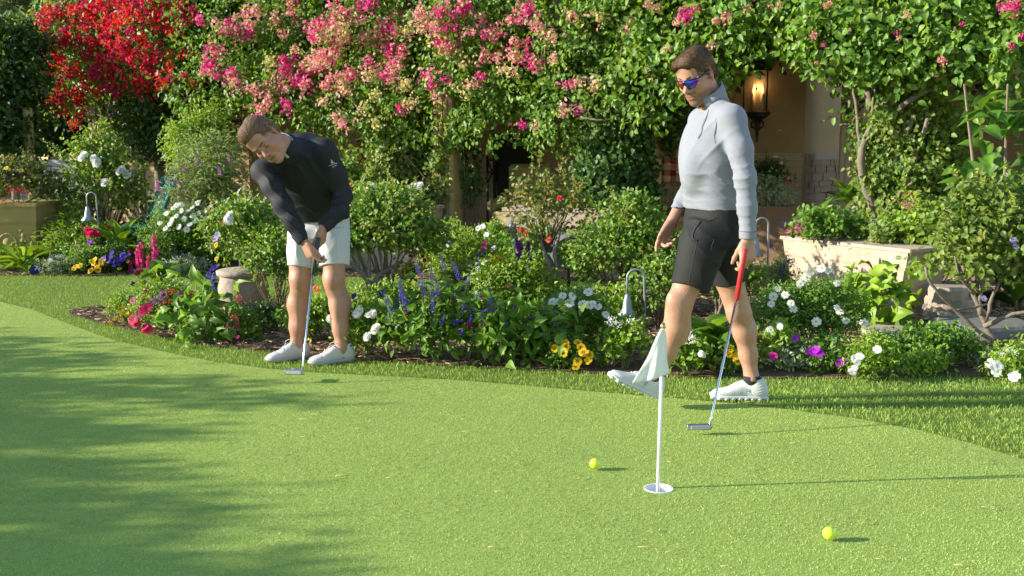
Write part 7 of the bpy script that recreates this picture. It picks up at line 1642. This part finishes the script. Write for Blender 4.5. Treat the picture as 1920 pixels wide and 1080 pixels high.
root, g, dm, arr = bush('rose_bush', 'big many-stemmed rose bush at the right edge with large leaves', 'rose bush', 1870, 655, 300, 285, .066, .045, [(.12, .20, .028), (.16, .24, .035), (.085, .15, .022), (.20, .26, .05)], 3.0, 300, 'rose bushes', depth=.5, Y=6.85, lift=.30, nblob=22, nstem=0, flowers=[('vinca', W['lilac'], .03, [(1900, 450), (1905, 462), (1845, 560)])])
for i, (p, r0, r1) in enumerate([([A(at(1868, 650, 6.75)[0], 6.75, 0), at(1850, 615, 6.75), at(1825, 550, 6.75), at(1815, 520, 6.8), at(1780, 440, 6.85)], .022, .010), ([A(at(1860, 650, 6.75)[0], 6.7, 0), at(1820, 610, 6.65), at(1790, 580, 6.65), at(1745, 535, 6.6), at(1735, 500, 6.6)], .018, .008), ([at(1845, 612, 6.72), at(1890, 590, 6.65), at(1930, 585, 6.6), at(1960, 560, 6.6)], .018, .010), ([at(1838, 590, 6.74), at(1835, 550, 6.75), at(1850, 500, 6.8), at(1860, 430, 6.8)], .016, .008), ([at(1790, 580, 6.65), at(1820, 578, 6.65), at(1850, 570, 6.7)], .012, .006), ([at(1825, 550, 6.75), at(1800, 520, 6.7), at(1790, 480, 6.7)], .012, .006), ([at(1850, 600, 6.74), at(1865, 540, 6.7), at(1900, 480, 6.8)], .013, .006)]):
    wood(mb := MB(), p, r0, r1, 14, .003, 7); mb.build('branch', M['bark_grey'], root)
bush('rose_bush', 'bright leafy rose bush behind, between the pale planter and the ivy column', 'rose bush', 1740, 560, 190, 190, .055, .038, 'lime', 2.6, 160, 'rose bushes', depth=.6, Y=8.3, lift=.35, nblob=12, stem_m=M['twig'], nstem=18, flowers=[('ball', W['crimson'], .03, [(1704, 366)]), ('ball', W['pink'], .034, [(1697, 382), (1712, 380), (1703, 388)])])
# big-leaved shrub at the right edge
root, g, w_, h_ = rosette('big_leaf_shrub', 'tall shrub with very large glossy leaves at the right edge', 'shrub', 1905, 560, 200, 120, 10, 'big', 'ovate', .5, None, 15, Y=8.1, upright=.7); inv = wmat(root).inverted(); rr = random.Random(5)
for i in range(150):
    u, v = rr.uniform(1800, 1985), rr.uniform(185, 500); 
    if u < 1835 and v < 300: continue
    p = at(u, v, 8.0 + rr.uniform(-.25, .35)); d = A(rr.gauss(-.1, .6), rr.gauss(-.4, .5), rr.gauss(-.15, .4)); place_leaf(root, inv, p, d, A(rr.gauss(-.1, .3), -.4, .8), rr.uniform(.16, .27), rr.uniform(.09, .14), np.array(PAL['big'][rr.randrange(3)]) * rr.uniform(.8, 1.3), 'ovate')
stems(root, [([A(g[0] + x, g[1] + .1, 0), A(g[0] + x * 1.5, g[1], 1.0), A(g[0] + x * 2.2, g[1] - .1, 1.75)], [.022, .016, .008]) for x in (-.25, -.1, .1, .25)], M['bark'], 'stalks')
# planters' contents
bush('geranium', 'geranium with crimson heads filling the left half of the pale planter', 'geranium', 1550, 445, 140, 56, .050, .046, 'mid', 2.6, 80, depth=.8, Y=8.6, base=.50, flowers=[('ball', W['magenta'], .040, [(1484, 434), (1496, 428), (1502, 422), (1500, 432), (1478, 438)])])
bush('trailing_ivy', 'small trailing leaves on the right half of the pale planter', 'plant', 1675, 455, 110, 40, .040, .036, 'ivyl', 2.0, 40, depth=.5, Y=8.25, base=.50)
rosette('amaryllis_leaves', 'long arching strap leaf with a white bud in the pale planter', 'plant', 1530, 446, 90, 60, 8, 'mid', 'lance', .22, None, 17, Y=8.75, base=.52, upright=.7)
rosette('aspidistra', 'broad dark leaves growing in the slim pale pot', 'plant', 1590, 360, 70, 58, 16, 'mid', 'ovate', .45, None, 19, Y=9.6, base=.72, upright=.6)
bush('urn_geranium', 'mixed geraniums with crimson heads spilling over the yellowish planter', 'flowers', 40, 385, 150, 88, .045, .036, [(.13, .18, .03), (.09, .14, .03), (.20, .18, .05), (.06, .10, .03)], 2.4, 60, depth=.6, Y=11.2, base=.62, flowers=[('ball', W['crimson'], .050, [(18, 356), (25, 358), (42, 357), (8, 378), (30, 382), (48, 362)]), ('spike', W['violet'], .10, [(38, 328), (20, 335)]), ('pansy', W['yellow'], .035, [(40, 320), (12, 315)])])
bush('cyclamen', 'silver-leaved plants with red cyclamen in the brown planter', 'flowers', 1440, 362, 92, 52, .060, .030, 'grey', 2.0, 50, depth=.5, Y=11.55, base=.62, flowers=[('ball', W['rosered'], .05, [(1415, 336), (1420, 332), (1475, 340), (1480, 345)])])
bush('dark_conifer', 'small dark bushy plant at the back of the brown planter', 'plant', 1435, 350, 75, 62, .05, .012, 'dark', 2.4, depth=.5, Y=11.75, base=.75)
bush('planter_rose', 'white lilies and rusty flowers in the middle planter behind the bent man', 'flowers', 715, 385, 140, 50, .045, .034, 'rose', 1.6, 30, depth=.4, Y=10.9, base=.55, flowers=[('rose', W['white'], .075, [(696, 352), (690, 358), (776, 352), (787, 350)]), ('ball', W['coral'], .05, [(662, 348), (656, 352)]), ('rose', W['pink'], .05, [(735, 374), (745, 360)])])
bush('mid_planter_plants', 'low leaves along the long middle planter', 'plant', 1075, 405, 190, 40, .045, .034, 'rose', 1.8, 40, depth=.35, Y=10.3, base=.62)
# back bed: hedges and the far-left border
for i, (u, w, h) in enumerate(((838, 95, 82), (915, 90, 78), (985, 70, 66))):
    bush('boxwood', ('clipped yellow-green box bush left of the fireplace view', 'middle box bush below the fireplace', 'smallest box bush, right end of the box row')[i], 'box hedge', u, 462 + i * 4, w, h, .030, .020, 'lime', 3.6, group='box bushes in the back bed', Y=10.25, base=.10, depth=.8)
bush('back_rose', 'green shrub behind the bent man\'s shoulder with upright shoots', 'shrub', 640, 470, 110, 190, .055, .036, 'rose', 2.0, 40, Y=11.4, lift=.25, stem_m=M['twig'], depth=.6)
bush('rose_bush', 'airy white rose bush left of the green chair', 'rose bush', 195, 482, 150, 240, .058, .040, 'rose', 2.0, 120, 'rose bushes', depth=.6, Y=11.5, lift=.22, nblob=14, stem_m=M['twig'], nstem=26, stemr=.010, flowers=[('rose', W['white'], .065, [(154, 297), (180, 303), (176, 297), (230, 318), (240, 330), (236, 325), (198, 343), (158, 292), (183, 307), (226, 322)])])
bush('mexican_sage', 'tall grey-green sage with lilac spikes between the green chair and the bent man', 'sage', 392, 470, 145, 250, .085, .014, 'sage', 2.0, 120, depth=.6, Y=11.0, kind='lance', out=.75, lift=.05, nblob=14, nstem=20, flowers=[('spike', W['mauve'], .20, [(352, 322), (300, 358), (310, 364), (345, 345), (430, 310), (415, 330), (372, 310)])])
bush('light_shrub', 'feathery yellow-green shrub under the red and pink flowers', 'shrub', 378, 330, 135, 150, .060, .026, 'lime', 2.8, 60, depth=.7, Y=12.6, base=.75, nblob=12)
bush('marguerite', 'mass of white marguerites beside the green chair', 'daisies', 338, 512, 140, 118, .035, .014, 'mid', 2.8, depth=.6, Y=10.6, group='daisy bushes', flowers=[('daisy', W['white'], .050, [(312, 400), (325, 390), (340, 383), (352, 395), (330, 405), (345, 410), (360, 388), (372, 400), (318, 420), (335, 425), (350, 430), (365, 415), (380, 410), (300, 418), (310, 428), (385, 395), (395, 385), (370, 380), (340, 395), (355, 420), (322, 412), (376, 422), (330, 385), (362, 404)])])
bush('lavender', 'thin lavender stalks beside the pale planter', 'lavender', 1462, 560, 60, 90, .034, .008, 'sage', 2.0, Y=8.3, depth=.7, flowers=[('spike', W['violet'], .07, [(1463, 412), (1468, 425), (1475, 420), (1446, 464), (1449, 462), (1470, 505), (1496, 412)])])
bush('dark_sage', 'dark salvia spike leaning before the pale planter', 'salvia', 1478, 560, 50, 60, .03, .012, 'dark', 1.6, Y=8.0, flowers=[('spike', W['violet'], .10, [(1470, 505), (1476, 490), (1466, 515)])])
# far-left front row
def lowrow():
    rosette('primula', 'bright lime leaves at the front of the left back border', 'plant', 45, 512, 90, 52, 20, 'lime', 'spoon', .40, 'leafy rosettes', 21, Y=10.55, upright=.45)
    bush('blue_pansies', 'blue pansies beside the lime leaves at far left', 'pansies', 68, 514, 42, 26, .03, .015, 'mid', 1.8, Y=10.5, flowers=[('pansy', W['blue'], .036, [(58, 505), (65, 507), (72, 504), (78, 508), (62, 511), (70, 511)])])
    bush('white_alyssum', 'rounded white alyssum cushion at the front of the left border', 'alyssum', 112, 524, 76, 38, .02, .009, 'sage', 1.6, Y=10.45, shape='mound', group='white alyssum', flowers=[('ball', W['white'], .026, 70)])
    bush('magenta_phlox', 'small magenta flower cap behind the white alyssum cushion', 'flowers', 108, 510, 50, 30, .022, .012, 'mid', 1.8, Y=10.75, flowers=[('ball', W['magenta'], .034, [(97, 494), (105, 491), (112, 495), (119, 492), (102, 497)])])
    bush('yellow_pansies', 'yellow pansies in the left border between white and blue flowers', 'pansies', 168, 520, 82, 50, .028, .016, 'mid', 2.2, Y=10.5, flowers=[('pansy', W['yellow'], .048, [(142, 500), (150, 498), (172, 490), (176, 494), (182, 500), (190, 492), (170, 508), (183, 505), (193, 488), (139, 504), (178, 487)])])
    bush('blue_pansies', 'large violet-blue pansy clump right of the yellow ones', 'pansies', 216, 518, 70, 52, .03, .015, 'dark', 2.2, Y=10.5, flowers=[('pansy', W['violet'], .044, [(195, 484), (203, 488), (212, 490), (220, 485), (228, 488), (236, 482), (215, 496), (222, 494), (208, 482), (210, 474), (230, 478), (250, 508), (248, 513), (242, 478)]), ('pansy', W['yellow'], .03, [(224, 504), (240, 490)])])
    root, g, w_, h_ = rosette('penstemon', 'pink penstemon spires in the left border', 'flowers', 272, 516, 80, 60, 14, 'mid', 'lance', .3, None, 23, Y=10.55); spikes(root, [(258, 440, 512), (265, 455, 512), (283, 425, 490), (292, 432, 492), (300, 455, 500), (250, 460, 505), (276, 470, 508), (262, 462, 515), (270, 450, 500), (288, 445, 500), (296, 470, 510), (306, 462, 500), (245, 470, 512)], (.72, .07, .30), 'bells', 10.40, None, .72, .12)
    bush('dusty_alyssum', 'grey-white alyssum cushion right of the pink spires', 'alyssum', 340, 520, 82, 46, .026, .012, 'grey', 2.4, Y=10.4, shape='mound', group='white alyssum', flowers=[('ball', W['cream'], .022, 40)])
    bush('violet_lobelia', 'violet flowers behind the grey-white cushion', 'flowers', 335, 505, 80, 48, .028, .014, 'dark', 1.8, Y=10.75, flowers=[('vinca', W['violet'], .036, [(318, 480), (326, 477), (334, 482), (342, 478), (348, 484), (330, 488), (322, 486), (340, 488), (358, 487), (362, 492)]), ('ball', W['rosered'], .03, [(370, 490), (374, 496), (372, 502)])])
    bush('pink_dahlia', 'dusky pink and orange dahlias below the white rose bush', 'flowers', 178, 492, 110, 78, .045, .026, 'mid', 2.4, 40, Y=10.9, flowers=[('rose', W['rosered'], .055, [(165, 432), (175, 434), (182, 440), (170, 440)]), ('rose', W['orange'], .045, [(192, 427), (198, 430), (203, 427)]), ('vinca', W['purple'], .05, [(168, 455), (172, 458)]), ('ball', W['coral'], .04, 5), ('ball', W['magenta'], .04, 4), ('ball', W['red'], .04, [(143, 460), (145, 464)])])
    rosette('foxglove_leaves', 'upright green foxglove leaves in the left border without flowers', 'plant', 222, 492, 105, 82, 24, 'lime', 'lance', .34, 'leafy rosettes', 25, Y=10.75, upright=.75)
    bush('fine_grass_plant', 'fine grassy green plant right of the yellowish planter', 'plant', 130, 478, 82, 88, .07, .009, 'lime', 2.2, Y=11.0, kind='lance', out=.8, up=.1)
    bush('artemisia', 'silvery feathery plant behind the bluish bell light', 'plant', 132, 410, 60, 60, .05, .014, 'grey', 1.8, Y=11.6, base=.3)
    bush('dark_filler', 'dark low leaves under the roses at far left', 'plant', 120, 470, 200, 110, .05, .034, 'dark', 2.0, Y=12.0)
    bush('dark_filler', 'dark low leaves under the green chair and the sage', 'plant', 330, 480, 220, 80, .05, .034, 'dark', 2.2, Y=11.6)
    bush('dark_filler', 'green low leaves on the back border behind the bent man', 'plant', 560, 500, 240, 130, .05, .034, 'mid', 2.2, Y=10.9)
    bush('dark_filler', 'green leaves below the long middle planter', 'plant', 1010, 505, 230, 90, .05, .034, 'mid', 1.6, Y=10.05)
    bush('border_leaves', 'yellowish low leaves below the yellow planter at far left', 'plant', 30, 500, 120, 40, .05, .02, 'rose', 1.8, Y=10.9)
lowrow()
# ------------------------------------------------------------------ the two men and their clubs
rw, wr, dN = build_walker()
hp = ground(1385, 823) * A(1, 1, 0) + A(-.16, 0, .058)
hp = at(1331, 800, 4.56)
gtop = wr + nrm(dN) * .075 + A(-.018, -.012, .02)
gend = at(1381, 563, 4.80)
putter('putter with a bright red grip in the walking man\'s hand', gtop, gend, hp, A(1, .08, 0), M['redgrip'], M['steel'], 'blade')
rp, gt, gb = build_putter_man()
putter('putter with a dark grip held low in both hands by the bent man', gt, gb, at(567, 698, 5.58), A(1, -.1, 0), M['blackgrip'], M['steel'], 'mallet')
